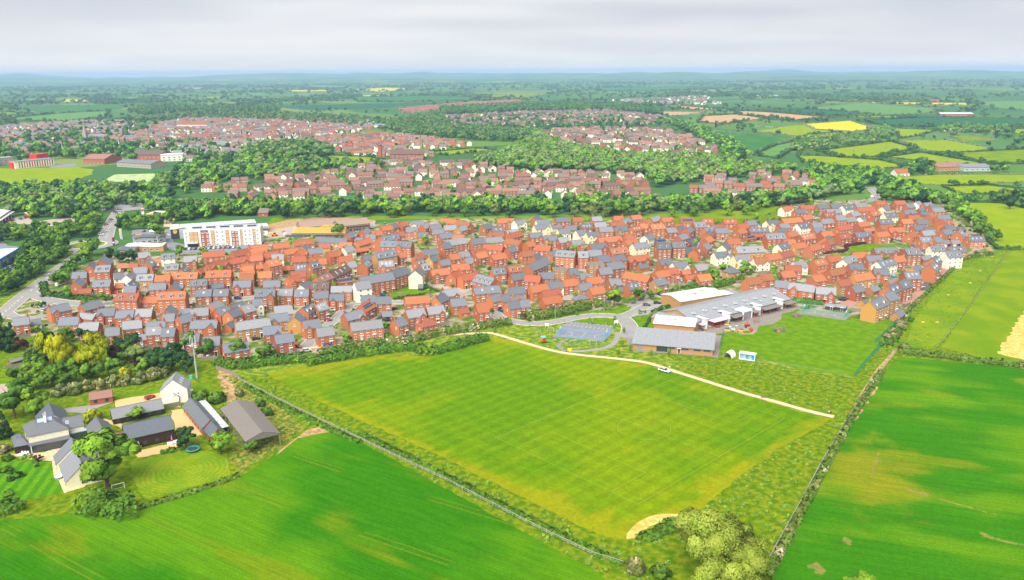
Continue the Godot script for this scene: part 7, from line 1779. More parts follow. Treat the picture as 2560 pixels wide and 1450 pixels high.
func lay_ground() -> void:
	field_materials()
	var v := soup()
	# the ground: one sheet to the horizon
	for i in 24:
		for j in 20:
			var x0 := -16000.0 + i * 1333.3; var x1 := x0 + 1333.3; var z0 := 400.0 - j * 970.0; var z1 := z0 - 970.0
			quad(v, v3(x0, 0, z0), v3(x0, 0, z1), v3(x1, 0, z1), v3(x1, 0, z0))
	struct("ground", amesh(v), "country")
	# far hills
	for k in 3:
		var hv := soup(); var nz := FastNoiseLite.new(); nz.seed = 40 + k; nz.frequency = 0.00022
		var dist: float = [9500.0, 12500.0, 16000.0][k]; var top: float = [64.0, 112.0, 176.0][k]
		var pr := []
		for i in 121:
			var x := (i - 60) * dist * 0.017
			var hh := maxf(0.0, top * (0.50 + 0.75 * nz.get_noise_2d(x, 0.0) + 0.12 * nz.get_noise_2d(x * 6.0, 40.0)))
			pr.append([v3(x, -1, -dist + 2200.0 * (1.0 if k else 0.7)), v3(x, hh, -dist), v3(x, -1, -dist - 1500.0)])
		for i in 120:
			for q in 2: quad(hv, pr[i][q], pr[i][q + 1], pr[i + 1][q + 1], pr[i + 1][q])
		struct("hills", amesh(hv), "country")
	for r in FIELDS: area(r[0], ragged(pts(r[1]), 1.5, 12.0), r[2], 0.01 * r[4])
	var made := ["paving", "court", "tarmac", "new_tarmac", "pink_paving", "flagstones", "play_tarmac", "astro", "lawn_stripes", "lawn_rings"]
	for r in AREAS: area(r[0], pts(r[1]) if r[2] in made else ragged(pts(r[1]), 0.5 if r[2] != "hay" and r[2] != "bare_soil" else 1.0, 2.2), r[2], 0.01 * r[3])
	for r in ROADS: ribbon(r[0], r[1], r[2], r[3], 0.01 * r[4])
	layer_n = 40
	kerbs()
	# roundabouts
	for r in ROUNDABOUTS:
		var c := Vector2(r[0], r[1])
		area("roundabout_road", ellipse(c, r[3], r[3]), "tarmac")
		var kv := soup(); disc(kv, v3(c.x, 0.14 + 0.006 * layer_n, c.y), r[2] + 1.4, r[2] + 1.4, 36)
		for i in 36:
			var a0 := TAU * i / 36; var a1 := TAU * (i + 1) / 36; var rr: float = r[2] + 1.4
			quad(kv, v3(c.x + cos(a0) * rr, 0, c.y + sin(a0) * rr), v3(c.x + cos(a0) * rr, 0.14 + 0.006 * layer_n, c.y + sin(a0) * rr), v3(c.x + cos(a1) * rr, 0.14 + 0.006 * layer_n, c.y + sin(a1) * rr), v3(c.x + cos(a1) * rr, 0, c.y + sin(a1) * rr))
		struct("kerb", amesh(kv), "kerb")
		area("roundabout_grass", ellipse(c, r[2], r[2]), "verge", (0.2 + 0.006 * layer_n) / lift(c))
	pitch_lines()

func ragged(p: PackedVector2Array, amp: float, step: float) -> PackedVector2Array:
	# an outline with the uneven edge that grass and soil have
	var o := PackedVector2Array()
	for i in p.size():
		var a := p[i]; var b := p[(i + 1) % p.size()]; var n := clampi(int(a.distance_to(b) / step), 1, 90); var t := (b - a).normalized(); var q := Vector2(-t.y, t.x)
		for k in n: o.append(a.lerp(b, (k + (0.0 if k == 0 else rng.randf_range(-0.3, 0.3))) / n) + (q * rng.randf_range(-amp, amp) if k else Vector2.ZERO))
	return o if not Geometry2D.triangulate_polygon(o).is_empty() else p

func weeds() -> void:
	# tufts of rough grass on the unmown ground
	for r in AREAS:
		if not (r[2] in ["rough", "scrub"]) or r[0] == "farm_grounds" or r[0] == "near_grass" or r[0] == "meadow": continue
		var poly := pts(r[1]); var bb := Rect2(poly[0], Vector2.ZERO)
		for q in poly: bb = bb.expand(q)
		var places := []
		for i in int(bb.get_area() * 0.11):
			var q := bb.position + Vector2(rng.randf(), rng.randf()) * bb.size
			if inside(poly, q): places.append([q.x, q.y, rng.randf_range(0.35, 1.0), rng.randf_range(0.4, 0.9)])
		if places.size(): scatter_mass("rough_grass", "tufts of rough grass and weeds on the %s, patch %d" % [str(r[0]).replace("_", " "), used.get("rough_grass", 0) + 1], "grass", "rough grass", ["weeds"], places, 0, 1.15)

func kerbs() -> void:
	# raised kerbs on both sides of the roads, open where another road joins; dashes on the main roads
	var lines := []
	for r in ROADS: lines.append(smooth_line(pts(r[1])))
	for i in ROADS.size():
		var r: Array = ROADS[i]
		if not (r[0] in ["main_road", "road", "street"]) or r[3] == "paving": continue
		var v := soup(); var d := soup(); var p: PackedVector2Array = lines[i]; var y: float = 0.01 * r[4]
		for k in p.size() - 1:
			var t := (p[k + 1] - p[k]).normalized(); var n := Vector2(-t.y, t.x)
			for s in [-1.0, 1.0]:
				var a: Vector2 = p[k] + n * s * r[2] / 2; var b: Vector2 = p[k + 1] + n * s * r[2] / 2; var open := false
				for m in lines.size():
					if m == i: continue
					for q in lines[m].size() - 1:
						if Geometry2D.get_closest_point_to_segment(a.lerp(b, 0.5), lines[m][q], lines[m][q + 1]).distance_to(a.lerp(b, 0.5)) < float(ROADS[m][2]) / 2 + 0.6: open = true; break
					if open: break
				for c in ROUNDABOUTS: open = open or a.distance_to(Vector2(c[0], c[1])) < c[3] + 1.0
				if not open: bar(v, v3(a.x, y * lift(a), a.y), v3(b.x, y * lift(b), b.y), 0.35, 0.26)
			if r[0] == "main_road":
				var l := p[k].distance_to(p[k + 1]); var m := maxi(1, int(l / 6.0))
				for q in m: d.append_array(line_strip(p[k].lerp(p[k + 1], float(q) / m), p[k].lerp(p[k + 1], (q + 0.5) / m), 0.3, (y + 0.012) * lift(p[k])))
		if v.size(): struct("kerb", amesh(v), "kerb")
		if d.size(): struct("road_markings", amesh(d), "line_paint")

func line_strip(a: Vector2, b: Vector2, w: float, y: float) -> PackedVector3Array:
	var v := soup(); var t := (b - a).normalized(); var n := Vector2(-t.y, t.x) * w / 2
	quad(v, v3(a.x + n.x, y, a.y + n.y), v3(b.x + n.x, y, b.y + n.y), v3(b.x - n.x, y, b.y - n.y), v3(a.x - n.x, y, a.y - n.y))
	return v

func pitch_lines() -> void:
	var y := next_layer() + 0.05
	var o := Vector2(PITCH[0], PITCH[1]); var u := Vector2(cos(PITCH[2]), -sin(PITCH[2])); var w := Vector2(-u.y, u.x)
	var hl: float = PITCH[3]; var hw: float = PITCH[4]
	var P := func(a: float, b: float) -> Vector2: return o + u * a + w * b
	var v := soup()
	var segs := [[-hl, -hw, hl, -hw], [-hl, hw, hl, hw], [-hl, -hw, -hl, hw], [hl, -hw, hl, hw], [0.0, -hw, 0.0, hw]]
	for s in [-1.0, 1.0]:
		segs.append([s * hl, -20.0, s * (hl - 16.5), -20.0]); segs.append([s * hl, 20.0, s * (hl - 16.5), 20.0]); segs.append([s * (hl - 16.5), -20.0, s * (hl - 16.5), 20.0])
	for s in segs: v.append_array(line_strip(P.call(s[0], s[1]), P.call(s[2], s[3]), 0.16, y))
	for i in 48:
		v.append_array(line_strip(P.call(cos(TAU * i / 48) * 9.15, sin(TAU * i / 48) * 9.15), P.call(cos(TAU * (i + 1) / 48) * 9.15, sin(TAU * (i + 1) / 48) * 9.15), 0.16, y))
	mat("pitch_paint", Color(0.19, 0.28, 0.03), 1.0, null, 0.1, 0.05)
	struct("pitch_markings", amesh(v), "pitch_paint")

# ---------------------------------------------------------------- the older town
func far_house_mesh(kind: int, roof: String, wall: String) -> ArrayMesh:
	var key := "far%d%s%s" % [kind, roof, wall]
	if not MESH.has(key):
		var l: float = [8.5, 10.5, 17.0][kind]; var w: float = [7.0, 7.4, 7.0][kind]
		var ww := soup(); var gl := soup()
		for s in [-1.0, 1.0]:
			for k in 2:
				for i in int(l / 3.2):
					var x := (i + 0.5) * l / int(l / 3.2) - l / 2; var z: float = s * (w / 2 + 0.02)
					box(ww, v3(x - 0.75, 0.8 + 2.4 * k, z - 0.05), v3(x + 0.75, 2.0 + 2.4 * k, z + 0.05)); box(gl, v3(x - 0.6, 0.95 + 2.4 * k, z - 0.07), v3(x + 0.6, 1.85 + 2.4 * k, z + 0.07))
		MESH[key] = multi([[prism(l, w, 4.9, w * 0.40, -0.3), wall], [gable_roof(l, w, 4.9, w * 0.40, 0.35), roof], [ww, "white"], [gl, "glass"]])
	return MESH[key]

func old_town() -> void:
	for d in DISTRICTS:
		var poly := pts(d.p); var bb := Rect2(poly[0], Vector2.ZERO)
		for q in poly: bb = bb.expand(q)
		var th: float = deg_to_rad(d.yaw); var c := bb.get_center(); var rad := bb.size.length() / 2
		var ux := Vector2(cos(th), -sin(th)); var uz := Vector2(sin(th), cos(th))
		var spots := []
		var row := -rad
		while row < rad:
			var x := -rad + rng.randf() * 8.0
			var bend := rng.randf_range(-0.12, 0.12)
			while x < rad:
				var kind := [0, 0, 1, 1, 2][rng.randi() % 5] as int
				var l: float = [8.5, 10.5, 17.0][kind]
				var p := c + ux * (x + l / 2) + uz * (row + bend * x * 0.3 + rng.randf_range(-4.5, 4.5))
				if rng.randf() < d.fill and inside(poly, p):
					spots.append([p, th + bend + (PI / 2 if rng.randf() < 0.26 else 0.0) + rng.randf_range(-0.2, 0.2), kind])
				x += l + (1.0 if rng.randf() < 0.7 else 7.0)
			row += d.row * rng.randf_range(0.85, 1.15)
		spots.sort_custom(func(a, b): return a[0].length() < b[0].length())
		var bags := {}; var items := []; var picks := []
		for i in spots.size():
			picks.append([d.roofs[rng.randi() % d.roofs.size()], d.walls[rng.randi() % d.walls.size()]])
			if i < d.own: items.append(["%s %s %s %s" % [{"r": "red-roofed", "b": "brown-roofed", "g": "grey-roofed", "d": "dark-roofed"}[picks[i][0][0]], {"R": "brick", "O": "brick", "B": "buff brick", "C": "cream", "W": "white"}[picks[i][1][0]], ["house", "wide house", "terrace"][spots[i][2]], d.word], spots[i][0]])
		var labels := rank_labels(items)
		for i in spots.size():
			var s: Array = spots[i]
			var roof: String = picks[i][0]; var wall: String = picks[i][1]
			var xf := Transform3D(Basis(Vector3.UP, s[1]), v3(s[0].x, 0, s[0].y))
			if i < d.own:
				var l: float = [8.5, 10.5, 17.0][s[2]]; var w: float = [7.0, 7.4, 7.0][s[2]]
				var t := thing("old_estate_house", labels[i], "house", xf.origin, s[1], "houses " + d.word)
				var wk := "oldwall%d" % s[2]; var rk := "oldroof%d" % s[2]
				if not MESH.has(wk):
					MESH[wk] = amesh(prism(l, w, 4.9, w * 0.40, -0.3)); MESH[rk] = amesh(gable_roof(l, w, 4.9, w * 0.40, 0.35))
				obj("wall", MESH[wk], wall, t); obj("roof", MESH[rk], roof, t)
				var nb := int(l / 3.2)
				for k in 2:
					for b in nb:
						obj("window", window_mesh(1.5, 1.2), null, t, at3((b + 0.5) * l / nb - l / 2, 0.8 + 2.4 * k, w / 2))
				if rng.randf() < 0.5: obj("chimney", chimney_mesh("R3"), null, t, at3(l / 2 - 0.6, 4.9 + w * 0.4, 0))
			else:
				var key := [s[2], roof, wall]
				if not bags.has(key): bags[key] = []
				bags[key].append(xf)
		for key in bags:
			var mm := MultiMesh.new(); mm.transform_format = MultiMesh.TRANSFORM_3D; mm.mesh = far_house_mesh(key[0], key[1], key[2])
			mm.instance_count = bags[key].size()
			for i in bags[key].size(): mm.set_instance_transform(i, bags[key][i])
			var o := MultiMeshInstance3D.new(); o.name = free_name("town_roofs"); o.multimesh = mm; add_child(o)
			tag(o, "mass of %s roofs %s" % [{"r": "red", "b": "brown", "g": "grey", "d": "dark"}[key[1][0]], d.word], "houses", "rooftops of the older town")
			o.set_meta("kind", "stuff")
		# gardens between the houses
		var places := []
		for i in int(spots.size() * d.trees):
			var s: Array = spots[rng.randi() % spots.size()]
			var q: Vector2 = s[0] + Vector2(rng.randfn(), rng.randfn()) * 9.0
			places.append([q.x, q.y, rng.randf_range(0.35, 0.95), rng.randf_range(0.8, 1.2)])
		if places.size(): scatter_mass("garden_trees", "garden trees and shrubs among the houses " + d.word, "trees", "garden trees of the older town", ["oak", "dark", "lime", "shrub"], places, 2)

func far_country() -> void:
	# hedgerow trees, copses and woods out to the horizon
	var polys := []
	for r in FIELDS: polys.append(pts(r[1]))
	var nz := FastNoiseLite.new(); nz.seed = 77; nz.frequency = 0.0013; nz.fractal_octaves = 3
	var ne := FastNoiseLite.new(); ne.seed = 78; ne.frequency = 0.006
	var boxes := []
	for p in polys:
		var bb := Rect2(p[0], Vector2.ZERO)
		for q in p: bb = bb.expand(q)
		boxes.append(bb)
	for d in DISTRICTS:
		var p := pts(d.p); polys.append(p)
		var bb := Rect2(p[0], Vector2.ZERO)
		for q in p: bb = bb.expand(q)
		boxes.append(bb)
	var bands := [[1500.0, 2600.0, 9000, 1.0], [2600.0, 4500.0, 12000, 1.45], [4500.0, 9500.0, 14000, 2.3]]
	var bi := 0
	for b in bands:
		var places := []
		for i in b[2]:
			var dist := sqrt(lerpf(b[0] * b[0], b[1] * b[1], rng.randf()))
			var an := rng.randf_range(-0.68, 0.68)
			var q := Vector2(sin(an) * dist, -cos(an) * dist)
			var n := nz.get_noise_2d(q.x, q.y * 0.6) + 0.25 * ne.get_noise_2d(q.x, q.y * 0.6)
			var keep := n > 0.24 or (absf(n + 0.12) < 0.025) or (absf(n - 0.02) < 0.012) or rng.randf() < 0.03
			if not keep: continue
			var clear := true
			for k in polys.size():
				if boxes[k].has_point(q) and inside(polys[k], q): clear = false; break
			if clear: places.append([q.x, q.y, float(b[3]) * rng.randf_range(0.7, 1.35), rng.randf_range(0.75, 1.1) / sqrt(float(b[3]))])
		scatter_mass("far_woods", ["woods and hedgerow trees just beyond the town", "woods and copses in the middle distance", "blue-green woods near the horizon"][bi], "woodland", "far woods", ["far", "far", "dark", "oak"] if bi < 2 else ["far", "far"], places, 2, 1.25)
		bi += 1

# ---------------------------------------------------------------- larger buildings
func at_base(a: Array) -> Transform3D:
	return Transform3D(Basis(Vector3.UP, deg_to_rad(a[2])), v3(a[0], 0, a[1]))

func put(called: String, label: String, category: String, a: Array, group := "") -> Node3D:
	return thing(called, label, category, v3(a[0], 0, a[1]), deg_to_rad(a[2]), group)

func bx(parent: Node, called: String, m: Variant, lo: Vector3, hi: Vector3) -> MeshInstance3D:
	var v := soup(); box(v, lo, hi)
	return obj(called, amesh(v), m, parent)

func mono(t: Node, l: float, d: float, hf: float, hb: float, wall: String, roof: String, over := 0.5, x0 := 0.0, z0 := 0.0) -> void:
	# a block with one roof slope: front wall along x at z0, running back to z0 - d
	var v := soup(); var x1 := x0 + l; var zb := z0 - d
	quad(v, v3(x0, -0.2, z0), v3(x0, hf, z0), v3(x1, hf, z0), v3(x1, -0.2, z0))
	quad(v, v3(x1, -0.2, zb), v3(x1, hb, zb), v3(x0, hb, zb), v3(x0, -0.2, zb))
	quad(v, v3(x1, -0.2, z0), v3(x1, hf, z0), v3(x1, hb, zb), v3(x1, -0.2, zb))
	quad(v, v3(x0, -0.2, zb), v3(x0, hb, zb), v3(x0, hf, z0), v3(x0, -0.2, z0))
	obj("wall", amesh(v), wall, t)
	v = soup(); var k := (hb - hf) / d; var o := over
	var a := v3(x0 - o, hf - k * o, z0 + o); var b := v3(x0 - o, hb + k * o, zb - o); var c := v3(x1 + o, hb + k * o, zb - o); var e := v3(x1 + o, hf - k * o, z0 + o)
	var up := v3(0, 0.28, 0)
	quad(v, a + up, b + up, c + up, e + up); quad(v, a, e, c, b); quad(v, a, a + up, e + up, e); quad(v, c, c + up, b + up, b); quad(v, e, e + up, c + up, c); quad(v, b, b + up, a + up, a)
	obj("roof", amesh(v), roof, t)

func ridged(t: Node, l: float, d: float, he: float, rise: float, wall: String, roof: String, x0 := 0.0, z0 := 0.0) -> void:
	var xf := at3(x0 + l / 2, 0, z0 - d / 2)
	obj("wall", amesh(prism(l, d, he, rise, -0.2)), wall, t, xf); obj("roof", amesh(gable_roof(l, d, he, rise, 0.5, 0.3, 0.25)), roof, t, xf)

func flat_block(t: Node, poly: PackedVector2Array, h: float, wall: String, roof: String, called := "wall", rise := 0.35) -> void:
	# walls on an outline in the thing's own axes, with a thick flat roof; the outline is given in world x, z
	var v := soup(); var r := soup(); var inv := (t as Node3D).transform.affine_inverse()
	var n := poly.size(); var q := []
	for p in poly: q.append(inv * v3(p.x, 0, p.y))
	for i in n:
		var a: Vector3 = q[i]; var b: Vector3 = q[(i + 1) % n]; var u := v3(0, h, 0); var w := v3(0, h + rise, 0)
		quad(v, a + v3(0, -0.2, 0), a + u, b + u, b + v3(0, -0.2, 0)); quad(r, a + u, a + w, b + w, b + u)
	for i in range(1, n - 1):
		tri(r, q[0] + v3(0, h + rise, 0), q[i] + v3(0, h + rise, 0), q[i + 1] + v3(0, h + rise, 0))
	obj(called, amesh(v), wall, t); obj("roof" if called == "wall" else called + "_roof", amesh(r), roof, t)

func hipped(t: Node, poly: PackedVector2Array, he: float, rise: float, inset: float, wall: String, roof: String, called := "wall") -> void:
	var inv := (t as Node3D).transform.affine_inverse(); var q := []
	var mid := Vector3.ZERO
	for p in poly: q.append(inv * v3(p.x, 0, p.y)); mid += q[-1] / 4.0
	var v := soup(); var r := soup(); var top := []
	for p in q: top.append(p + (mid - p).normalized() * inset + v3(0, he + rise, 0))
	for i in 4:
		var a: Vector3 = q[i]; var b: Vector3 = q[(i + 1) % 4]
		var ai := a.lerp(mid, 0.06); var bi := b.lerp(mid, 0.06)
		quad(v, ai + v3(0, -0.2, 0), ai + v3(0, he, 0), bi + v3(0, he, 0), bi + v3(0, -0.2, 0))
		quad(r, a + v3(0, he, 0), top[i], top[(i + 1) % 4], b + v3(0, he, 0))
	quad(r, top[0], top[1], top[2], top[3])
	quad(r, q[0] + v3(0, he - 0.05, 0), q[1] + v3(0, he - 0.05, 0), q[2] + v3(0, he - 0.05, 0), q[3] + v3(0, he - 0.05, 0))
	obj(called, amesh(v), wall, t); obj("roof" if called == "wall" else called + "_roof", amesh(r), roof, t)

func wins(t: Node, n: int, x0: float, x1: float, y: float, z: float, w := 1.2, h := 1.2, frame := "white", glass := "glass") -> void:
	for i in n:
		obj("window", window_mesh(w, h, frame, glass), null, t, at3(lerpf(x0, x1, (i + 0.5) / n), y, z))

func lettering(t: Node, called: String, text: String, size: float, m: String, xf: Transform3D) -> void:
	var tm := TextMesh.new(); var f := SystemFont.new(); f.font_names = PackedStringArray(["Droid Sans"]); tm.font = f
	tm.text = text; tm.font_size = 64; tm.pixel_size = size / 64.0; tm.depth = 0.04
	obj(called, tm, m, t, xf)

func school() -> void:
	var a: Array = AT.school_front; var l: float = a[3]
	var t := put("school_block", "low buff brick school block with a wide grey roof beside the small trees", "school", a)
	mono(t, l, 15.0, 2.9, 5.2, "B1", "school_roof", 0.7)
	for s in [[0.055, 0.125], [0.30, 0.44]]:
		bx(t, "glazed_screen" if s[0] > 0.2 else "shutter", "glass" if s[0] > 0.2 else "lead", v3(l * s[0], 0.1, -0.1), v3(l * s[1], 2.7, 0.06))
	for s in [0.49, 0.66, 0.81, 0.93]: obj("window", window_mesh(3.0, 0.8, "lead"), null, t, at3(l * s, 1.7, 0))
	obj("front_door", door_mesh("door_black"), null, t, at3(l * 0.585, 0, 0))
	for i in 12:
		var v := soup(); var x := l * (0.05 + 0.078 * i); var z := -2.0 - fposmod(i * 4.7, 11.0)
		tube(v, v3(x, 2.9 + 2.3 * -z / 15.0, z), v3(x, 4.0 + 2.3 * -z / 15.0, z), 0.22, 0.22, 6); obj("roof_vent", amesh(v), "steel", t)
	a = AT.school_hall
	t = put("school_hall", "tall school hall with a white roof behind the low buff block", "school", a)
	mono(t, a[3], 9.5, 5.2, 6.2, "B1", "white_roof", 0.5); bx(t, "roof_vent", "steel", v3(a[3] * 0.45, 5.8, -6.0), v3(a[3] * 0.53, 6.8, -4.4))
	a = AT.school_long; l = a[3]
	t = put("school_wing", "long school wing with a broad pale grey roof and canopies along the playground", "school", a)
	ridged(t, l, 23.0, 3.3, 3.6, "B1", "school_roof", 0.0, -1.5)
	for i in 9: obj("rooflight", rooflight_mesh(), null, t, Transform3D(Basis(Vector3.RIGHT, 0.3), v3(l * (0.07 + i * 0.105), 5.9, -7.2)).scaled_local(v3(2.2, 1, 1.2)))
	for i in 6: obj("rooflight", rooflight_mesh(), null, t, Transform3D(Basis(Vector3.RIGHT, 0.3), v3(l * (0.12 + i * 0.15), 5.0, -4.2)))
	for i in 4:
		var x: float = l * [0.055, 0.28, 0.60, 0.845][i]
		bx(t, "bay_wall", "white", v3(x, 0, -2.6), v3(x + 1.7, 4.9, 1.3)); bx(t, "bay_roof", "white_roof", v3(x - 0.4, 4.9, -4.6), v3(x + 2.1, 5.2, 1.7))
	bx(t, "glazed_entrance", "bright_glass", v3(l * 0.43, 0, -1.5), v3(l * 0.51, 4.0, 2.0)); bx(t, "entrance_frame", "white", v3(l * 0.425, 4.0, -3.5), v3(l * 0.515, 4.6, 2.3))
	bx(t, "entrance_post", "white", v3(l * 0.512, 0, 1.7), v3(l * 0.518, 4.0, 2.2)); bx(t, "entrance_post", "white", v3(l * 0.423, 0, 1.7), v3(l * 0.429, 4.0, 2.2))
	for s in [[0.32, 0.42], [0.53, 0.60], [0.64, 0.84], [0.88, 1.0]]:
		var v := soup(); box(v, v3(l * s[0], 2.65, -1.4), v3(l * s[1], 2.82, 3.4)); obj("canopy", amesh(v), "asbestos", t)
	for i in 11:
		var v := soup(); tube(v, v3(l * (0.10 + 0.085 * i), 0, 3.0), v3(l * (0.10 + 0.085 * i), 2.7, 3.0), 0.16, 0.16, 6); obj("red_post", amesh(v), "red_paint", t)
	wins(t, 16, l * 0.3, l * 0.98, 0.9, -1.5, 2.0, 1.4, "white")
	for i in 18:
		bx(t, "awning_stripe", ["magenta_cloth", "white"][i % 2], v3(l * (0.115 + i * 0.009), 3.1, -1.2), v3(l * (0.124 + i * 0.009), 3.2, 3.2))
	bx(t, "awning", "lilac", v3(l * 0.005, 3.0, -0.5), v3(l * 0.05, 3.15, 3.0))
	a = AT.school_gym
	t = put("school_gym", "buff brick school gym with a white metal roof behind the long wing", "school", a)
	ridged(t, a[3], 16.0, 5.0, 1.4, "B1", "white_roof"); bx(t, "roof_unit", "steel", v3(a[3] * 0.42, 5.6, -6.0), v3(a[3] * 0.50, 6.9, -4.5)); bx(t, "roof_unit", "steel", v3(a[3] * 0.66, 5.6, -8.5), v3(a[3] * 0.74, 6.9, -7.0))
	bx(t, "plant_room", "charcoal", v3(a[3], -0.2, -9.0), v3(a[3] + 7.0, 4.2, -1.0)); bx(t, "plant_roof", "white_roof", v3(a[3] - 0.2, 4.2, -9.2), v3(a[3] + 7.2, 4.5, -0.8))
	a = AT.school_left
	t = put("school_wing", "short buff end wing of the school with a folded grey roof", "school", a)
	mono(t, a[3], 11.0, 3.6, 4.6, "B1", "school_roof", 0.4, 0.0, 2.0); mono(t, 9.0, 8.0, 3.0, 3.4, "B1", "school_roof", 0.3, -8.5, 0.0)
	a = AT.fence_box
	t = put("timber_enclosure", "weathered board enclosure on the lawn by the school sign", "enclosure", a)
	for s in [[0.0, -0.1, a[3], 0.0], [0.0, -3.6, a[3], -3.5]]:
		for i in 18: bx(t, "board", "old_timber", v3(lerpf(s[0], s[2], i / 18.0), -0.1, s[1]), v3(lerpf(s[0], s[2], (i + 0.93) / 18.0), 1.9 + 0.05 * (i % 3), s[3]))
	for x in [0.0, a[3] - 0.1]: bx(t, "side", "old_timber", v3(x, -0.1, -3.5), v3(x + 0.1, 1.9, -0.1))
	for k in 2:
		a = AT.sheds if k == 0 else AT.sheds2
		t = put("timber_shed", ["brown timber shed with a felt roof, left of the pair by the court", "brown timber shed with a felt roof, right of the pair by the court"][k], "shed", a, "school sheds")
		ridged(t, a[3], 3.4, 2.0, 0.7, "dark_shed", "lead"); obj("door", door_mesh("door_black"), null, t, at3(a[3] * 0.7, 0, 0).scaled_local(v3(0.9, 0.85, 0.6)))
	a = AT.cabin
	t = put("cabin", "white framed site cabin with blue panels at the edge of the rough meadow", "cabin", a)
	bx(t, "body", "steel", v3(0, 0, -2.6), v3(a[3], 2.6, -0.3)); bx(t, "roof", "white_roof", v3(-0.15, 2.6, -2.8), v3(a[3] + 0.15, 2.9, 0.3))
	for i in 5: bx(t, "panel", ["sky_paint", "cladding", "blue_paint", "cladding", "blue_paint"][i], v3(a[3] * (0.06 + i * 0.18), 0.3, -0.3), v3(a[3] * (0.22 + i * 0.18), 2.3, -0.2))
	for x in [0.0, a[3] - 0.25]: bx(t, "frame_post", "white", v3(x, 0, -0.3), v3(x + 0.25, 2.6, 0.2))
	bx(t, "sill", "white", v3(0.25, 0, -0.3), v3(a[3] - 0.25, 0.3, 0.2))
	t = thing("polytunnel", "small white arched shelter beside the blue-panelled cabin", "shelter", v3(AT.tank[0], 0, AT.tank[1]), 0.9)
	var v := soup()
	for i in 10:
		var t0 := PI * i / 10; var t1 := PI * (i + 1) / 10
		quad(v, v3(-2.4, sin(t0) * 2.5, cos(t0) * 1.9), v3(-2.4, sin(t1) * 2.5, cos(t1) * 1.9), v3(2.4, sin(t1) * 2.5, cos(t1) * 1.9), v3(2.4, sin(t0) * 2.5, cos(t0) * 1.9))
	obj("cover", amesh(v), "white", t)
	for x in [-2.4, 0.0, 2.4]:
		v = soup()
		for i in 10: bar(v, v3(x, sin(PI * i / 10) * 2.55, cos(PI * i / 10) * 1.95), v3(x, sin(PI * (i + 1) / 10) * 2.55, cos(PI * (i + 1) / 10) * 1.95), 0.1)
		obj("hoop", amesh(v), "steel", t)

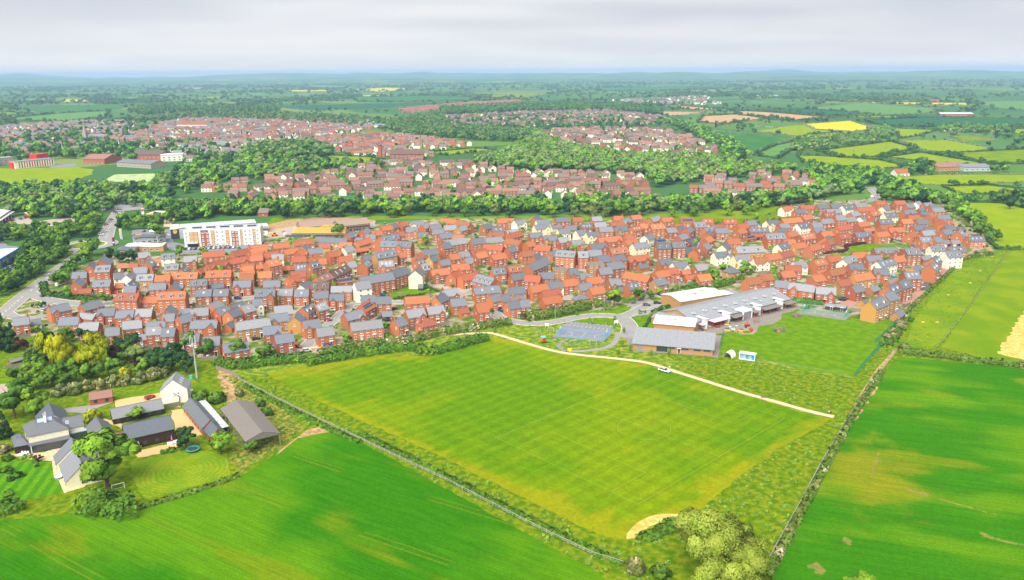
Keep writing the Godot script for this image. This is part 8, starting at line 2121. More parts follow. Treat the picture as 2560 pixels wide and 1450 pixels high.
func commercial() -> void:
	var a: Array = AT.hotel; var l: float = a[3]
	var t := put("hotel", "four-storey white hotel with buff and brown panels behind the estate", "hotel", a)
	bx(t, "wall", "W0", v3(0, -0.2, -14), v3(l, 12.2, 0)); bx(t, "roof", "cladding", v3(0.4, 12.2, -13.6), v3(l - 0.4, 12.5, -0.4))
	var cuts := [[0.07, 0.19, "B2", 11.0], [0.22, 0.325, "R3", 10.0], [0.345, 0.40, "B2", 11.6], [0.54, 0.59, "B2", 11.6], [0.615, 0.705, "R3", 10.6], [0.725, 0.765, "B2", 11.6], [0.895, 0.935, "B2", 11.6]]
	for c in cuts: bx(t, "panel", c[2], v3(l * c[0], 0.2, -0.1), v3(l * c[1], c[3], 0.10))
	for c in [0.20, 0.335, 0.60, 0.712, 0.88, 0.985]: bx(t, "pilaster", "white", v3(l * c, 0, -0.1), v3(l * (c + 0.016), 12.9, 0.45))
	for s in 4:
		for x in [0.03, 0.10, 0.155, 0.245, 0.305, 0.372, 0.43, 0.50, 0.565, 0.64, 0.685, 0.745, 0.80, 0.86, 0.915, 0.96]:
			if s == 0 and x < 0.2: continue
			obj("window", window_mesh(1.3, 1.5, "white", "bright_glass"), null, t, at3(l * x, 0.9 + s * 2.85, 0.10))
	bx(t, "entrance_canopy", "cladding", v3(l * 0.02, 3.0, 0.1), v3(l * 0.18, 3.4, 3.6)); bx(t, "entrance_glass", "glass", v3(l * 0.04, 0, 0), v3(l * 0.17, 2.9, 0.4))
	for i in 5: bx(t, "roof_plant", "solar", v3(l * (0.10 + i * 0.18), 12.5, -6.5), v3(l * (0.22 + i * 0.18), 13.5, -5.2))
	bx(t, "sign_board", "purple_paint", v3(l * 0.225, 10.6, 0.1), v3(l * 0.315, 11.9, 0.3))
	lettering(t, "sign_lettering", "Premier Inn", 0.62, "white", at3(l * 0.27, 11.2, 0.32))
	a = AT.store; l = a[3]
	t = put("supermarket", "long grey metal supermarket with a pale roof behind the hotel", "supermarket", a)
	mono(t, l, 26.0, 8.2, 6.4, "cladding", "metal_roof", 0.3); bx(t, "entrance_block", "charcoal", v3(-6.0, -0.2, -20.0), v3(-0.01, 7.4, -0.5)); bx(t, "entrance_roof", "metal_roof", v3(-6.5, 7.4, -21.0), v3(-0.31, 7.8, 0.3))
	var v := soup(); tube(v, v3(-3.0, 5.6, -0.45), v3(-3.0, 5.6, -0.2), 1.5, 1.5, 20); obj("sign_disc", amesh(v), "yellow_paint", t)
	lettering(t, "sign_lettering", "LIDL", 1.0, "blue_paint", at3(-3.0, 5.6, -0.16))
	bx(t, "loading_bay", "charcoal", v3(l, -0.2, -14.0), v3(l + 5.0, 4.6, -2.0)); bx(t, "loading_roof", "metal_roof", v3(l + 0.3, 4.6, -15.0), v3(l + 9.0, 5.0, -1.0))
	a = AT.pub_back
	t = put("pub", "pub restaurant with wavy dark roofs and buff walls beside the supermarket car park", "pub", a)
	var xf := at_base(a).affine_inverse()
	var blocks := [[AT.pub_back, 9.0, 4.6, "cladding", "d1"], [AT.pub_front, 9.0, 4.0, "B2", "metal_roof"], [AT.pub_left, 9.0, 3.8, "B2", "d1"]]
	for b in blocks:
		var q: Array = b[0]; var rel := xf * at_base(q)
		var n := 10; var r := soup(); var w := soup(); var bl: float = q[3]
		for i in n:
			var u0 := float(i) / n; var u1 := float(i + 1) / n
			var y0: float = b[2] + 0.5 * sin(u0 * TAU); var y1: float = b[2] + 0.5 * sin(u1 * TAU)
			for s in [[0.3, 0.0], [0.0, 0.3]]: pass
			var p := v3(bl * u0, y0, 0.4); var p2 := v3(bl * u1, y1, 0.4); var k := v3(0, 0.6, -b[1] - 0.8); var dn := v3(0, -0.35, 0)
			quad(r, p, p + k, p2 + k, p2); quad(r, p + dn, p, p2, p2 + dn)
			quad(w, v3(bl * u0, -0.2, 0), v3(bl * u0, y0 - 0.1, 0), v3(bl * u1, y1 - 0.1, 0), v3(bl * u1, -0.2, 0)); quad(w, v3(bl * u1, -0.2, -b[1]), v3(bl * u1, y1 + 0.4, -b[1]), v3(bl * u0, y0 + 0.4, -b[1]), v3(bl * u0, -0.2, -b[1]))
		quad(w, v3(0, -0.2, -b[1]), v3(0, b[2] + 0.4, -b[1]), v3(0, b[2] - 0.1, 0), v3(0, -0.2, 0)); quad(w, v3(bl, -0.2, 0), v3(bl, b[2] - 0.1, 0), v3(bl, b[2] + 0.4, -b[1]), v3(bl, -0.2, -b[1]))
		obj("wall", amesh(w), b[3], t, rel); obj("roof", amesh(r), b[4], t, rel)
		for i in int(bl / 4.0): obj("window", window_mesh(2.2, 1.4, "white"), null, t, rel * at3(2.0 + i * 4.0, 0.8, 0))
	for k in 2: bx(t, "roof_well", "B2", v3(2.0 + 17.0 * k, 5.0, -7.0), v3(6.0 + 17.0 * k, 6.2, -4.5))
	for s in [[AT.store_sign, "grey totem sign with a yellow disc beside the supermarket entrance", "cladding", "yellow_paint", 8.0], [AT.hotel_sign, "narrow dark red totem sign at the hotel entrance", "purple_paint", "white", 6.0]]:
		t = put("totem_sign", s[1], "sign", s[0]); var sw: float = maxf(s[0][3], 1.6)
		bx(t, "pylon", s[2], v3(0, 0, -0.4), v3(sw, s[4], 0))
		if s[4] > 7.0:
			v = soup(); tube(v, v3(sw / 2, 6.6, -0.05), v3(sw / 2, 6.6, 0.12), sw * 0.46, sw * 0.46, 18); obj("disc", amesh(v), s[3], t)
			lettering(t, "lettering", "LIDL", 0.7, "blue_paint", at3(sw / 2, 6.6, 0.15))
		else: bx(t, "panel", s[3], v3(0.2, 2.0, 0), v3(sw - 0.2, 2.9, 0.06))
	a = AT.fuel
	t = put("petrol_station", "petrol station canopy with a yellow fascia among the trees", "canopy", a)
	bx(t, "canopy", "stone", v3(0, 4.6, -15), v3(a[3], 5.4, 0)); bx(t, "canopy_top", "white_roof", v3(1.5, 5.4, -13), v3(a[3] - 2.0, 5.6, -2)); bx(t, "fascia", "yellow_paint", v3(-0.1, 4.7, 0), v3(a[3] + 0.1, 5.3, 0.15))
	for x in [2.0, a[3] / 2, a[3] - 2.0]: bx(t, "column", "white", v3(x, 0, -4), v3(x + 0.5, 4.6, -3.5))
	for x in [4.0, a[3] - 6.0]: bx(t, "pump", "red_paint", v3(x, 0, -4.2), v3(x + 1.0, 1.7, -3.4))
	a = AT.fuel_sign
	t = put("totem_sign", "white and red totem sign of the petrol station", "sign", a)
	bx(t, "pylon", "white", v3(0, 0, -0.5), v3(2.2, 5.0, 0)); bx(t, "panel", "red_paint", v3(0.1, 2.6, 0), v3(2.1, 4.6, 0.08)); bx(t, "stripe", "yellow_paint", v3(0.1, 1.9, 0), v3(2.1, 2.5, 0.08))
	a = AT.blue_shed; l = a[3]
	t = put("retail_shed", "white retail shed with bright blue fascia and columns at the left edge", "shed", a)
	bx(t, "wall", "W0", v3(0, -0.2, -30), v3(l, 6.4, -1.2)); bx(t, "roof", "white_roof", v3(-0.5, 6.4, -31), v3(l + 1.6, 6.9, 0.6)); bx(t, "fascia", "blue_paint", v3(-0.6, 6.0, 0.6), v3(l + 1.8, 7.1, 0.9)); bx(t, "fascia", "blue_paint", v3(l + 1.6, 6.0, -31), v3(l + 1.9, 7.1, 0.58))
	for i in 6: bx(t, "column", "blue_paint", v3(l * (0.02 + i * 0.19), 0, -0.2), v3(l * (0.02 + i * 0.19) + 0.7, 6.0, 0.5))
	for i in 5: bx(t, "shop_window", "glass", v3(l * (0.05 + i * 0.19), 0.4, -1.25), v3(l * (0.17 + i * 0.19), 2.6, -1.1))
	a = AT.retail; l = a[3]
	t = put("shopping_hall", "pale roofed shopping hall with a white colonnade at the left edge", "building", a)
	ridged(t, l, 26.0, 5.6, 2.4, "brick_wall", "metal_roof", 0.0, -3.0); bx(t, "verandah_roof", "cladding", v3(0, 4.2, -3.0), v3(l, 4.6, 0.4))
	for i in 9: bx(t, "column", "white", v3(l * (0.02 + i * 0.118), 0, -0.2), v3(l * (0.02 + i * 0.118) + 0.35, 4.2, 0.2))
	a = AT.red_shop
	t = put("kiosk", "low shop with a red front and white roof in the retail park", "shop", a)
	bx(t, "wall", "red_paint", v3(0, -0.2, -9), v3(a[3], 3.6, 0)); bx(t, "roof", "white_roof", v3(-0.3, 3.6, -9.4), v3(a[3] + 0.3, 4.0, 0.5)); bx(t, "shop_window", "glass", v3(1.5, 0.4, -0.1), v3(a[3] - 1.5, 2.4, 0.06))
	a = AT.white_lorry
	t = put("box_lorry", "white box lorry parked beside the retail park trees", "lorry", a)
	bx(t, "box_body", "white", v3(2.6, 1.0, -2.5), v3(a[3], 4.0, 0)); bx(t, "cab", "white", v3(0, 0.7, -2.4), v3(2.3, 3.0, -0.1)); bx(t, "windscreen", "glass", v3(-0.06, 1.8, -2.2), v3(0.3, 2.7, -0.3)); bx(t, "chassis", "charcoal", v3(0.2, 0.6, -2.2), v3(a[3] - 0.2, 0.99, -0.3))
	for x in [1.1, a[3] - 3.0, a[3] - 1.8]:
		for z in [-2.4, -0.35]:
			v = soup(); tube(v, v3(x, 0.5, z), v3(x, 0.5, z + 0.3), 0.5, 0.5, 10); obj("wheel", amesh(v), "tyre", t)
	for k in 2:
		a = AT.care_home if k == 0 else AT.care_home2
		t = put("care_home", ["long brown-roofed brick building in the trees behind the supermarket", "small brown-roofed brick building at the edge of the tree belt"][k], "building", a)
		ridged(t, a[3], 12.0, 3.2, 3.0, "R3", "b3"); wins(t, int(a[3] / 5), 1, a[3] - 1, 1.0, 0)
		if k == 0:
			for x in [0.12, 0.85]:
				var gxf := Transform3D(Basis(Vector3.UP, -PI / 2), v3(a[3] * x, 0, 0)); obj("cross_wing", amesh(prism(10, 8, 3.2, 2.4, -0.2)), "R3", t, gxf); obj("cross_roof", amesh(gable_roof(10, 8, 3.2, 2.4)), "b3", t, gxf)

func building_site() -> void:
	var a: Array = AT.site_a; var l: float = a[3]
	var t := put("timber_roof_frame", "unfinished block building with bright new timber roof trusses", "building site", a)
	bx(t, "wall", "raw_block", v3(0, -0.2, -14), v3(l, 2.8, -3.0))
	bx(t, "scaffold_deck", "old_timber", v3(-1.2, 2.0, -3.0), v3(l + 1.2, 2.2, -1.4))
	for i in 44:
		var v := soup(); var x := 1.0 + (l - 2.0) * i / 43.0
		var hump := 1.0 + 0.55 * smoothstep(0.45, 0.62, i / 43.0) * (1.0 - smoothstep(0.85, 1.0, i / 43.0))
		bar(v, v3(x, 2.8, -2.4), v3(x, 2.8 + 3.4 * hump, -8.5), 0.36); bar(v, v3(x, 2.8, -14.6), v3(x, 2.8 + 3.4 * hump, -8.5), 0.36); bar(v, v3(x, 2.9, -14.0), v3(x, 2.9, -3.0), 0.3); bar(v, v3(x, 2.9, -6.0), v3(x, 4.9 * hump, -7.0), 0.14); bar(v, v3(x, 2.9, -11.0), v3(x, 4.9 * hump, -10.0), 0.14)
		obj("truss", amesh(v), "new_timber", t)
	for i in 7:
		var v := soup(); var z := -2.9 - i * 0.85; var y := 3.1 + i * 0.46
		bar(v, v3(1.0, y, z), v3(l - 1.0, y, z), 0.10, 0.16); obj("batten", amesh(v), "new_timber", t)
	for i in 14:
		var v := soup(); var x := l * i / 13.0
		tube(v, v3(x, 0, -1.3), v3(x, 4.2, -1.3), 0.06, 0.06, 5); obj("scaffold_pole", amesh(v), "steel", t)
	a = AT.site_b; l = a[3]
	t = put("part_built_house", "part-built brick block with bare tile battens and scaffolding behind the timber frame", "building site", a)
	ridged(t, l * 0.9, 16.0, 5.0, 3.2, "raw_block", "raw_block", 0.0, -2.0); ridged(t, 30.0, 13.0, 4.2, 3.6, "raw_block", "raw_block", -26.0, -16.0)
	bx(t, "scaffold_deck", "old_timber", v3(-1.0, 4.2, -1.9), v3(l, 4.4, -0.4)); bx(t, "scaffold_deck", "old_timber", v3(-1.0, 2.1, -1.9), v3(l, 2.3, -0.4))
	for i in 12:
		var v := soup(); tube(v, v3(l * i / 11.0, 0, -0.4), v3(l * i / 11.0, 6.4, -0.4), 0.07, 0.07, 5); obj("scaffold_pole", amesh(v), "steel", t)
	a = AT.hoarding
	t = put("hoarding", "dark blue site hoarding along the road below the timber roof", "fence", a)
	for i in 24: bx(t, "panel", "d0", v3(a[3] * i / 24.0, 0, -0.1), v3(a[3] * (i + 0.97) / 24.0, 2.4, 0))
	# plant and stacks on the site
	var o := v3(AT.site_a[0], 0, AT.site_a[1])
	t = thing("telehandler", "orange telehandler with a raised boom on the building site", "vehicle", o + v3(-14, 0, -6), 0.4)
	bx(t, "body", "orange_paint", v3(-2.2, 0.7, -1.1), v3(2.2, 1.7, 1.1)); bx(t, "cab", "glass", v3(-0.6, 1.7, 0.0), v3(0.9, 2.9, 1.1))
	var v := soup(); bar(v, v3(-2.0, 1.6, -0.5), v3(4.2, 4.6, -0.5), 0.45); obj("boom", amesh(v), "yellow_paint", t)
	for x in [-1.4, 1.4]:
		for z in [-1.25, 0.95]:
			v = soup(); tube(v, v3(x, 0.65, z), v3(x, 0.65, z + 0.35), 0.65, 0.65, 10); obj("wheel", amesh(v), "tyre", t)
	for i in 9:
		var p := o + v3(-34.0 + 5.6 * i + rng.randf_range(-2, 2), 0, -10.0 - 9.0 * rng.randf())
		t = thing("site_cabin" if i < 3 else "pallet_stack", ["white site cabin at the left of the compound", "white site cabin in the middle of the compound", "white site cabin nearest the timber roof", "yellow timber pack beside the site cabins", "pink brick pallet on the building site", "white wrapped pallet on the building site", "second timber pack on the building site", "grey block pallet on the building site", "last pallet before the timber roof"][i], "cabin" if i < 3 else "pallet", p, rng.randf())
		if i < 3: bx(t, "body", "white", v3(-3, 0, -1.3), v3(3, 2.6, 1.3)); bx(t, "roof", "cladding", v3(-3.1, 2.6, -1.4), v3(3.1, 2.75, 1.4)); bx(t, "window", "glass", v3(-1.5, 1.0, 1.3), v3(0.5, 1.9, 1.36))
		else:
			bx(t, "pallet", "timber", v3(-1.2, 0, -0.9), v3(1.2, 0.15, 0.9))
			for k in 3: bx(t, "layer", ["new_timber", "pink_paving", "white", "new_timber", "stone", "raw_block"][i - 3], v3(-1.15, 0.15 + 0.45 * k, -0.85), v3(1.15, 0.58 + 0.45 * k, 0.85))

func town_buildings() -> void:
	var a: Array = AT.white_school
	var t := put("school_building", "white school block with red vertical stripes beyond the left wood", "school", a)
	bx(t, "wall", "C3", v3(0, -0.2, -14), v3(a[3], 9.0, 0)); bx(t, "roof", "lead", v3(-0.4, 9.0, -14.4), v3(a[3] + 0.4, 9.5, 0.5))
	for i in 14: bx(t, "panel", ["red_paint", "charcoal"][1 if i % 3 == 1 else 0], v3(a[3] * (0.10 + 0.065 * i), 0.5, -0.1), v3(a[3] * (0.125 + 0.065 * i), 8.2, 0.12))
	bx(t, "end_wall", "red_paint", v3(-2.0, -0.2, -12), v3(-0.01, 8.4, -2.0))
	var rows := [
		["red_wing", "bright red block on the roof line of the left school", "building", 12.0, 11.0, 0.0, "red_paint", "red_paint", "flat"],
		["tan_block", "tan flat-roofed school block at the far left edge", "building", 16.0, 9.0, 0.0, "stone", "stone", "flat"],
		["hall_a", "brown-roofed leisure hall left of the town works", "building", 34.0, 7.0, 5.0, "R3", "b2", "ridge"],
		["hall_b", "big plum-roofed brick hall at the town edge", "building", 34.0, 9.0, 4.5, "R3", "b1", "ridge"],
		["white_office", "white two-storey office with a roof fin beside the plum-roofed hall", "office", 22.0, 9.0, 0.0, "W0", "white_roof", "flat"],
		["works", "long grey works with a blue strip of roof", "works", 26.0, 6.0, 3.0, "stone", "g1", "ridge"],
		["flats", "red-roofed blocks of flats above the town roofs", "flats", 22.0, 10.0, 6.0, "C1", "r3", "ridge"],
		["manor", "pale stone mansion among the far woods", "house", 30.0, 13.0, 3.0, "stone", "g1", "ridge"],
		["farm_sheds", "brown-roofed farm building with pale barn behind, at right", "farm", 24.0, 5.0, 4.0, "B1", "b2", "ridge"],
		["farm_sheds2", "grey metal farm shed at right", "farm", 26.0, 5.0, 2.5, "cladding", "g3", "ridge"],
		["far_sheds", "long pale farm sheds beyond the dark teal field", "farm", 30.0, 5.5, 3.0, "R3", "metal_roof", "ridge"],
		["red_farm", "red-roofed farm beyond the yellow strip field", "farm", 20.0, 6.0, 5.0, "R3", "r3", "ridge"],
		["white_cottage", "white cottage with red roof at the wood's end on the right", "house", 10.0, 4.5, 4.0, "W0", "r1", "ridge"],
		["store_far", "white store with flat roof behind the river wood", "store", 26.0, 6.0, 0.0, "W0", "white_roof", "flat"],
		["store_far2", "brown-roofed store behind the tall narrow trees", "store", 30.0, 5.0, 3.0, "R3", "b1", "ridge"],
		["mill", "red brick mill range beside the meadow", "mill", 14.0, 8.0, 5.0, "R3", "b1", "ridge"],
	]
	for r in rows:
		a = AT[r[0]]; var l: float = maxf(a[3], 8.0)
		t = put("town_hall" if r[2] == "building" else r[2].replace(" ", "_") + "_building", r[1], r[2], a)
		if r[8] == "flat":
			bx(t, "wall", r[6], v3(0, -0.2, -r[3]), v3(l, r[4], 0)); bx(t, "roof", r[7], v3(-0.4, r[4], -r[3] - 0.4), v3(l + 0.4, r[4] + 0.5, 0.4))
		else: ridged(t, l, r[3], r[4], r[5], r[6], r[7])
		wins(t, clampi(int(l / 6.0), 3, 12), 1, l - 1, 1.2, 0.02, 2.6, 1.6); if r[4] > 7.0: wins(t, clampi(int(l / 6.0), 3, 12), 1, l - 1, 4.6, 0.02, 2.6, 1.6)
	a = AT.church
	t = put("church", "stone church with a tall spire in the old town", "church", a)
	ridged(t, a[3] * 0.8, 14.0, 8.0, 4.0, "stone", "lead"); wins(t, 7, 3, a[3] - 3, 2.5, 0.02, 2.4, 5.0, "stone")
	var s: Array = AT.spire; var rel := at_base(a).affine_inverse() * at_base(s)
	var v := soup(); box(v, v3(0, -0.2, -7), v3(7, 16, 0)); obj("tower", amesh(v), "stone", t, rel)
	v = soup(); tube(v, v3(3.5, 16, -3.5), v3(3.5, 38, -3.5), 3.2, 0.1, 8); obj("spire", amesh(v), "stone", t, rel)
	for c in [v3(0.5, 16, -0.5), v3(6.5, 16, -0.5), v3(0.5, 16, -6.5), v3(6.5, 16, -6.5)]:
		v = soup(); tube(v, c, c + v3(0, 4, 0), 0.5, 0.05, 5); obj("pinnacle", amesh(v), "stone", t, rel)
	a = AT.chimney_tower
	t = put("brick_chimney", "tall square brick tower at the end of the meadow", "tower", a)
	bx(t, "shaft", "R3", v3(0, -0.2, -5), v3(5, 19, 0)); bx(t, "cap", "b1", v3(-0.4, 19, -5.4), v3(5.4, 20, 0.4))

# ---------------------------------------------------------------- farm, fences, play things, vehicles
func quad_thing(called: String, label: String, category: String, key: String) -> Node3D:
	var p := pts(AT[key]); return thing(called, label, category, v3(p[0].x, 0, p[0].y), atan2(-(p[1].y - p[0].y), p[1].x - p[0].x), "buildings of the farm by the field")

func farm() -> void:
	var p := pts(AT.house_eaves)
	var t := quad_thing("farmhouse", "large cream farmhouse with hipped grey roof above the terrace", "house", "house_eaves")
	hipped(t, p, 5.0, 2.2, 4.6, "C1", "d2")
	var l := p[0].distance_to(p[1])
	for x in [0.06, 0.26, 0.5, 0.73, 0.93]: obj("window", window_mesh(1.7 if x > 0.2 and x < 0.8 else 1.1, 1.2, "charcoal"), null, t, at3(l * x, 3.2, -0.62))
	for k in 2: obj("solar_panel", panel_mesh("solar_pale"), null, t, Transform3D(Basis(Vector3.RIGHT, 0.4), v3(l * (0.36 + 0.2 * k), 7.4, -6.2)).scaled_local(v3(1.2, 1, 2.0)))
	bx(t, "chimney", "white", v3(l * 0.44, 6.5, -7.0), v3(l * 0.50, 8.6, -4.2))
	flat_block(t, pts(AT.porch), 2.6, "glass", "d2", "verandah", 0.2)
	for k in 16: bx(t, "door_frame", ["oak_frame", "C1"][k / 4 % 2], v3(l * (0.02 + 0.061 * k), 0, 2.15), v3(l * (0.02 + 0.061 * k) + (0.16 if k / 4 % 2 == 0 else 0.6), 2.5, 2.32))
	hipped(t, pts(AT.wing_eaves), 2.6, 1.6, 3.0, "K0", "g2", "side_wing")
	flat_block(t, pts(AT.glass_room), 2.4, "glass", "solar_pale", "glass_room", 0.25)
	for k in 7: bx(t, "verandah_post", "white", v3(l * (0.05 + 0.15 * k), 0, 2.35), v3(l * (0.05 + 0.15 * k) + 0.2, 2.6, 2.55))
	t = quad_thing("garden_room", "flat grey extension with a row of white rooflights beside the modern house", "house", "modern_flat")
	flat_block(t, pts(AT.modern_flat), 2.5, "C1", "g2")
	for k in 5: obj("rooflight", rooflight_mesh(), null, t, at3(1.0 + 0.15 * k, 2.85, -0.9 - 1.5 * k))
	t = quad_thing("porch", "low grey-roofed side porch of the modern house", "house", "modern_porch"); flat_block(t, pts(AT.modern_porch), 2.3, "C1", "g2")
	t = quad_thing("lean_to", "pale slate lean-to in front of the brick annex", "house", "annex_leanto"); flat_block(t, pts(AT.annex_leanto), 2.2, "R3", "g3")
	# black barn: oak windows, two gablets and the glazed threshing doors
	var a: Array = AT.barn_front; l = a[3]
	t = Node3D.new(); t.name = "front"; get_node("barn_house").add_child(t); t.transform = get_node("barn_house").transform.affine_inverse() * at_base(a)
	for x in [0.06, 0.55]:
		var xf := Transform3D(Basis(Vector3.UP, -PI / 2), v3(l * x + 1.2, 0, -0.8)); obj("gablet", amesh(prism(2.4, 2.6, 4.3, 1.5, 3.0)), "K0", t, xf); obj("gablet_roof", amesh(gable_roof(2.4, 2.6, 4.3, 1.5)), "d2", t, xf)
		obj("window", window_mesh(1.3, 1.1, "oak_frame"), null, t, at3(l * x + 1.2, 3.9, 0.42))
	for x in [0.04, 0.56, 0.9]: obj("window", window_mesh(1.3, 1.1, "oak_frame"), null, t, at3(l * x + 1.0, 1.0, 0.05))
	bx(t, "glazing", "glass", v3(l * 0.17, 0.1, -0.1), v3(l * 0.47, 2.7, 0.1))
	for k in 6: bx(t, "mullion", "oak_frame", v3(l * (0.17 + 0.058 * k), 0, 0.1), v3(l * (0.17 + 0.058 * k) + 0.16, 2.9, 0.2))
	bx(t, "lintel", "oak_frame", v3(l * 0.16, 2.9, 0.0), v3(l * 0.48, 3.15, 0.25))
	# open barn on posts
	a = AT.barn; l = a[3]
	t = put("open_barn", "open-sided barn with a lichened grey corrugated roof on posts", "barn", a, "buildings of the farm by the field")
	var w := 11.5; var n := 12; var prev := []
	for s in 40:
		var v := soup(); var x0 := -l / 2 + l * s / 40.0; var x1 := -l / 2 + l * (s + 0.9) / 40.0; var lift_s := 0.05 * (s % 2)
		for i in n:
			var u0 := -1.0 + 2.0 * i / n; var u1 := -1.0 + 2.0 * (i + 1) / n
			var y0 := 4.6 + 1.9 * (1.0 - pow(absf(u0), 1.15)) + lift_s; var y1 := 4.6 + 1.9 * (1.0 - pow(absf(u1), 1.15)) + lift_s
			quad(v, v3(x0, y0, u0 * w / 2), v3(x1, y0, u0 * w / 2), v3(x1, y1, u1 * w / 2), v3(x0, y1, u1 * w / 2))
			quad(v, v3(x0, y0 - 0.06, u0 * w / 2), v3(x0, y1 - 0.06, u1 * w / 2), v3(x1, y1 - 0.06, u1 * w / 2), v3(x1, y0 - 0.06, u0 * w / 2))
		obj("roof_sheet", amesh(v), "asbestos", t)
	for e in [-1.0, 1.0]:
		var v := soup()
		for i in n:
			var u0 := -1.0 + 2.0 * i / n; var u1 := -1.0 + 2.0 * (i + 1) / n
			quad(v, v3(e * l / 2, 4.3, u0 * w / 2), v3(e * l / 2, 4.55 + 1.9 * (1 - pow(absf(u0), 1.15)), u0 * w / 2), v3(e * l / 2, 4.55 + 1.9 * (1 - pow(absf(u1), 1.15)), u1 * w / 2), v3(e * l / 2, 4.3, u1 * w / 2))
		obj("gable_sheet", amesh(v), "asbestos", t)
	for i in 7:
		for e in [-1.0, 1.0]:
			var v := soup(); var x := -l / 2 + 0.3 + (l - 0.6) * i / 6.0
			bar(v, v3(x, -0.1, e * (w / 2 - 0.3)), v3(x, 4.65, e * (w / 2 - 0.3)), 0.26); obj("post", amesh(v), "old_timber", t)
		var b := soup(); var x2 := -l / 2 + 0.3 + (l - 0.6) * i / 6.0; bar(b, v3(x2, 4.5, -w / 2 + 0.3), v3(x2, 4.5, w / 2 - 0.3), 0.2); obj("tie_beam", amesh(b), "old_timber", t)
	a = AT.leanto
	t = put("lean_to", "pale blue metal lean-to roof along the back of the stable range", "shed", a, "buildings of the farm by the field")
	bx(t, "roof", "metal_roof", v3(-a[3] / 2, 2.3, -1.9), v3(a[3] / 2, 2.5, 1.9)); bx(t, "wall", "timber", v3(-a[3] / 2 + 0.2, -0.1, -1.7), v3(a[3] / 2 - 0.2, 2.3, -1.5))
	p = pts(AT.farm_wall)
	t = thing("garden_wall", "grey board fence between the low shed and the stable range", "wall", v3(p[0].x, 0, p[0].y), atan2(-(p[1].y - p[0].y), p[1].x - p[0].x))
	var fl := p[0].distance_to(p[1])
	for i in 20: bx(t, "board", "old_timber", v3(fl * i / 20.0, 0, -0.1), v3(fl * (i + 0.94) / 20.0, 1.9, 0))
	# garden things
	t = thing("trampoline", "round teal trampoline with a dark net on the farm lawn", "trampoline", v3(AT.trampoline[0], 0, AT.trampoline[1]))
	var v := soup(); disc(v, v3(0, 0.86, 0), 1.7, 1.7, 24); obj("mat", amesh(v), "charcoal", t)
	v = soup()
	for i in 24: bar(v, v3(cos(TAU * i / 24) * 1.95, 0.9, sin(TAU * i / 24) * 1.95), v3(cos(TAU * (i + 1) / 24) * 1.95, 0.9, sin(TAU * (i + 1) / 24) * 1.95), 0.5, 0.12)
	obj("pad", amesh(v), "teal_paint", t)
	for i in 8:
		v = soup(); var c := v3(cos(TAU * i / 8) * 2.1, 0, sin(TAU * i / 8) * 2.1); tube(v, c, c + v3(0, 2.6, 0), 0.05, 0.05, 5); obj("pole", amesh(v), "charcoal", t)
	v = soup()
	for i in 32:
		var c := v3(cos(TAU * i / 32) * 2.05, 0, sin(TAU * i / 32) * 2.05); bar(v, c + v3(0, 0.95, 0), c + v3(0, 2.55, 0), 0.035)
	for y in [1.3, 1.7, 2.1, 2.5]:
		for i in 16: bar(v, v3(cos(TAU * i / 16) * 2.05, y, sin(TAU * i / 16) * 2.05), v3(cos(TAU * (i + 1) / 16) * 2.05, y, sin(TAU * (i + 1) / 16) * 2.05), 0.035)
	obj("net", amesh(v), "charcoal", t)
	goal(AT.goal, "white football goal beside the bushy hedge", 2.0, 1.2)
	var lo := v3(AT.lounge[0], 0, AT.lounge[1])
	for i in 4:
		t = thing("garden_sofa", ["white garden sofa nearest the black barn", "white garden sofa on the left of the lounge set", "white garden chair on the right of the lounge set", "low white table in the lounge set"][i], "sofa" if i < 3 else "table", lo + [v3(0, 0, -1.2), v3(-1.4, 0, 0.2), v3(1.3, 0, 0.2), v3(0, 0, 0.3)][i], 0.4, "lounge set")
		bx(t, "seat", "white", v3(-0.9, 0, -0.4), v3(0.9, 0.42, 0.4))
		if i < 3: bx(t, "backrest", "white", v3(-0.9, 0.42, -0.45), v3(0.9, 0.85, -0.25))
		else: bx(t, "table_top", "lead", v3(-0.95, 0.42, -0.45), v3(0.95, 0.47, 0.45))
	t = thing("parasol", "closed bright pink parasol on the barn terrace", "parasol", v3(AT.parasol[0], 0, AT.parasol[1]))
	v = soup(); tube(v, v3(0, 0, 0), v3(0, 2.6, 0), 0.04, 0.04, 5); obj("pole", amesh(v), "steel", t)
	v = soup(); tube(v, v3(0, 0.9, 0), v3(0, 2.5, 0), 0.34, 0.08, 8); obj("cloth", amesh(v), "pink_paint", t)
	t = thing("hot_tub", "round white hot tub on the paved terrace", "hot tub", v3(AT.round_table[0], 0, AT.round_table[1]))
	v = soup(); tube(v, v3(0, 0, 0), v3(0, 0.8, 0), 1.15, 1.15, 20); obj("tub", amesh(v), "lead", t); v = soup(); tube(v, v3(0, 0.8, 0), v3(0, 0.9, 0), 1.2, 1.15, 20); obj("cover", amesh(v), "white", t)
	var dn := v3(AT.dining[0], 0, AT.dining[1])
	t = thing("garden_table", "pale garden dining table in front of the side wing", "table", dn, 0.3); bx(t, "table_top", "white", v3(-1.2, 0.7, -0.5), v3(1.2, 0.76, 0.5)); for x in [-1.0, 0.9]: bx(t, "leg", "white", v3(x, 0, -0.4), v3(x + 0.1, 0.7, 0.4))
	for i in 6:
		t = thing("garden_chair", "pale garden chair at the dining table", "chair", dn + v3(-0.9 + 0.9 * (i % 3), 0, -0.95 if i < 3 else 0.95), 0.3 + (0.0 if i < 3 else PI), "dining chairs")
		bx(t, "seat", "white", v3(-0.28, 0.4, -0.28), v3(0.28, 0.46, 0.28)); bx(t, "backrest", "white", v3(-0.28, 0.46, -0.3), v3(0.28, 0.95, -0.24))
		for x in [-0.26, 0.2]: bx(t, "leg", "white", v3(x, 0, -0.26), v3(x + 0.06, 0.4, 0.26))
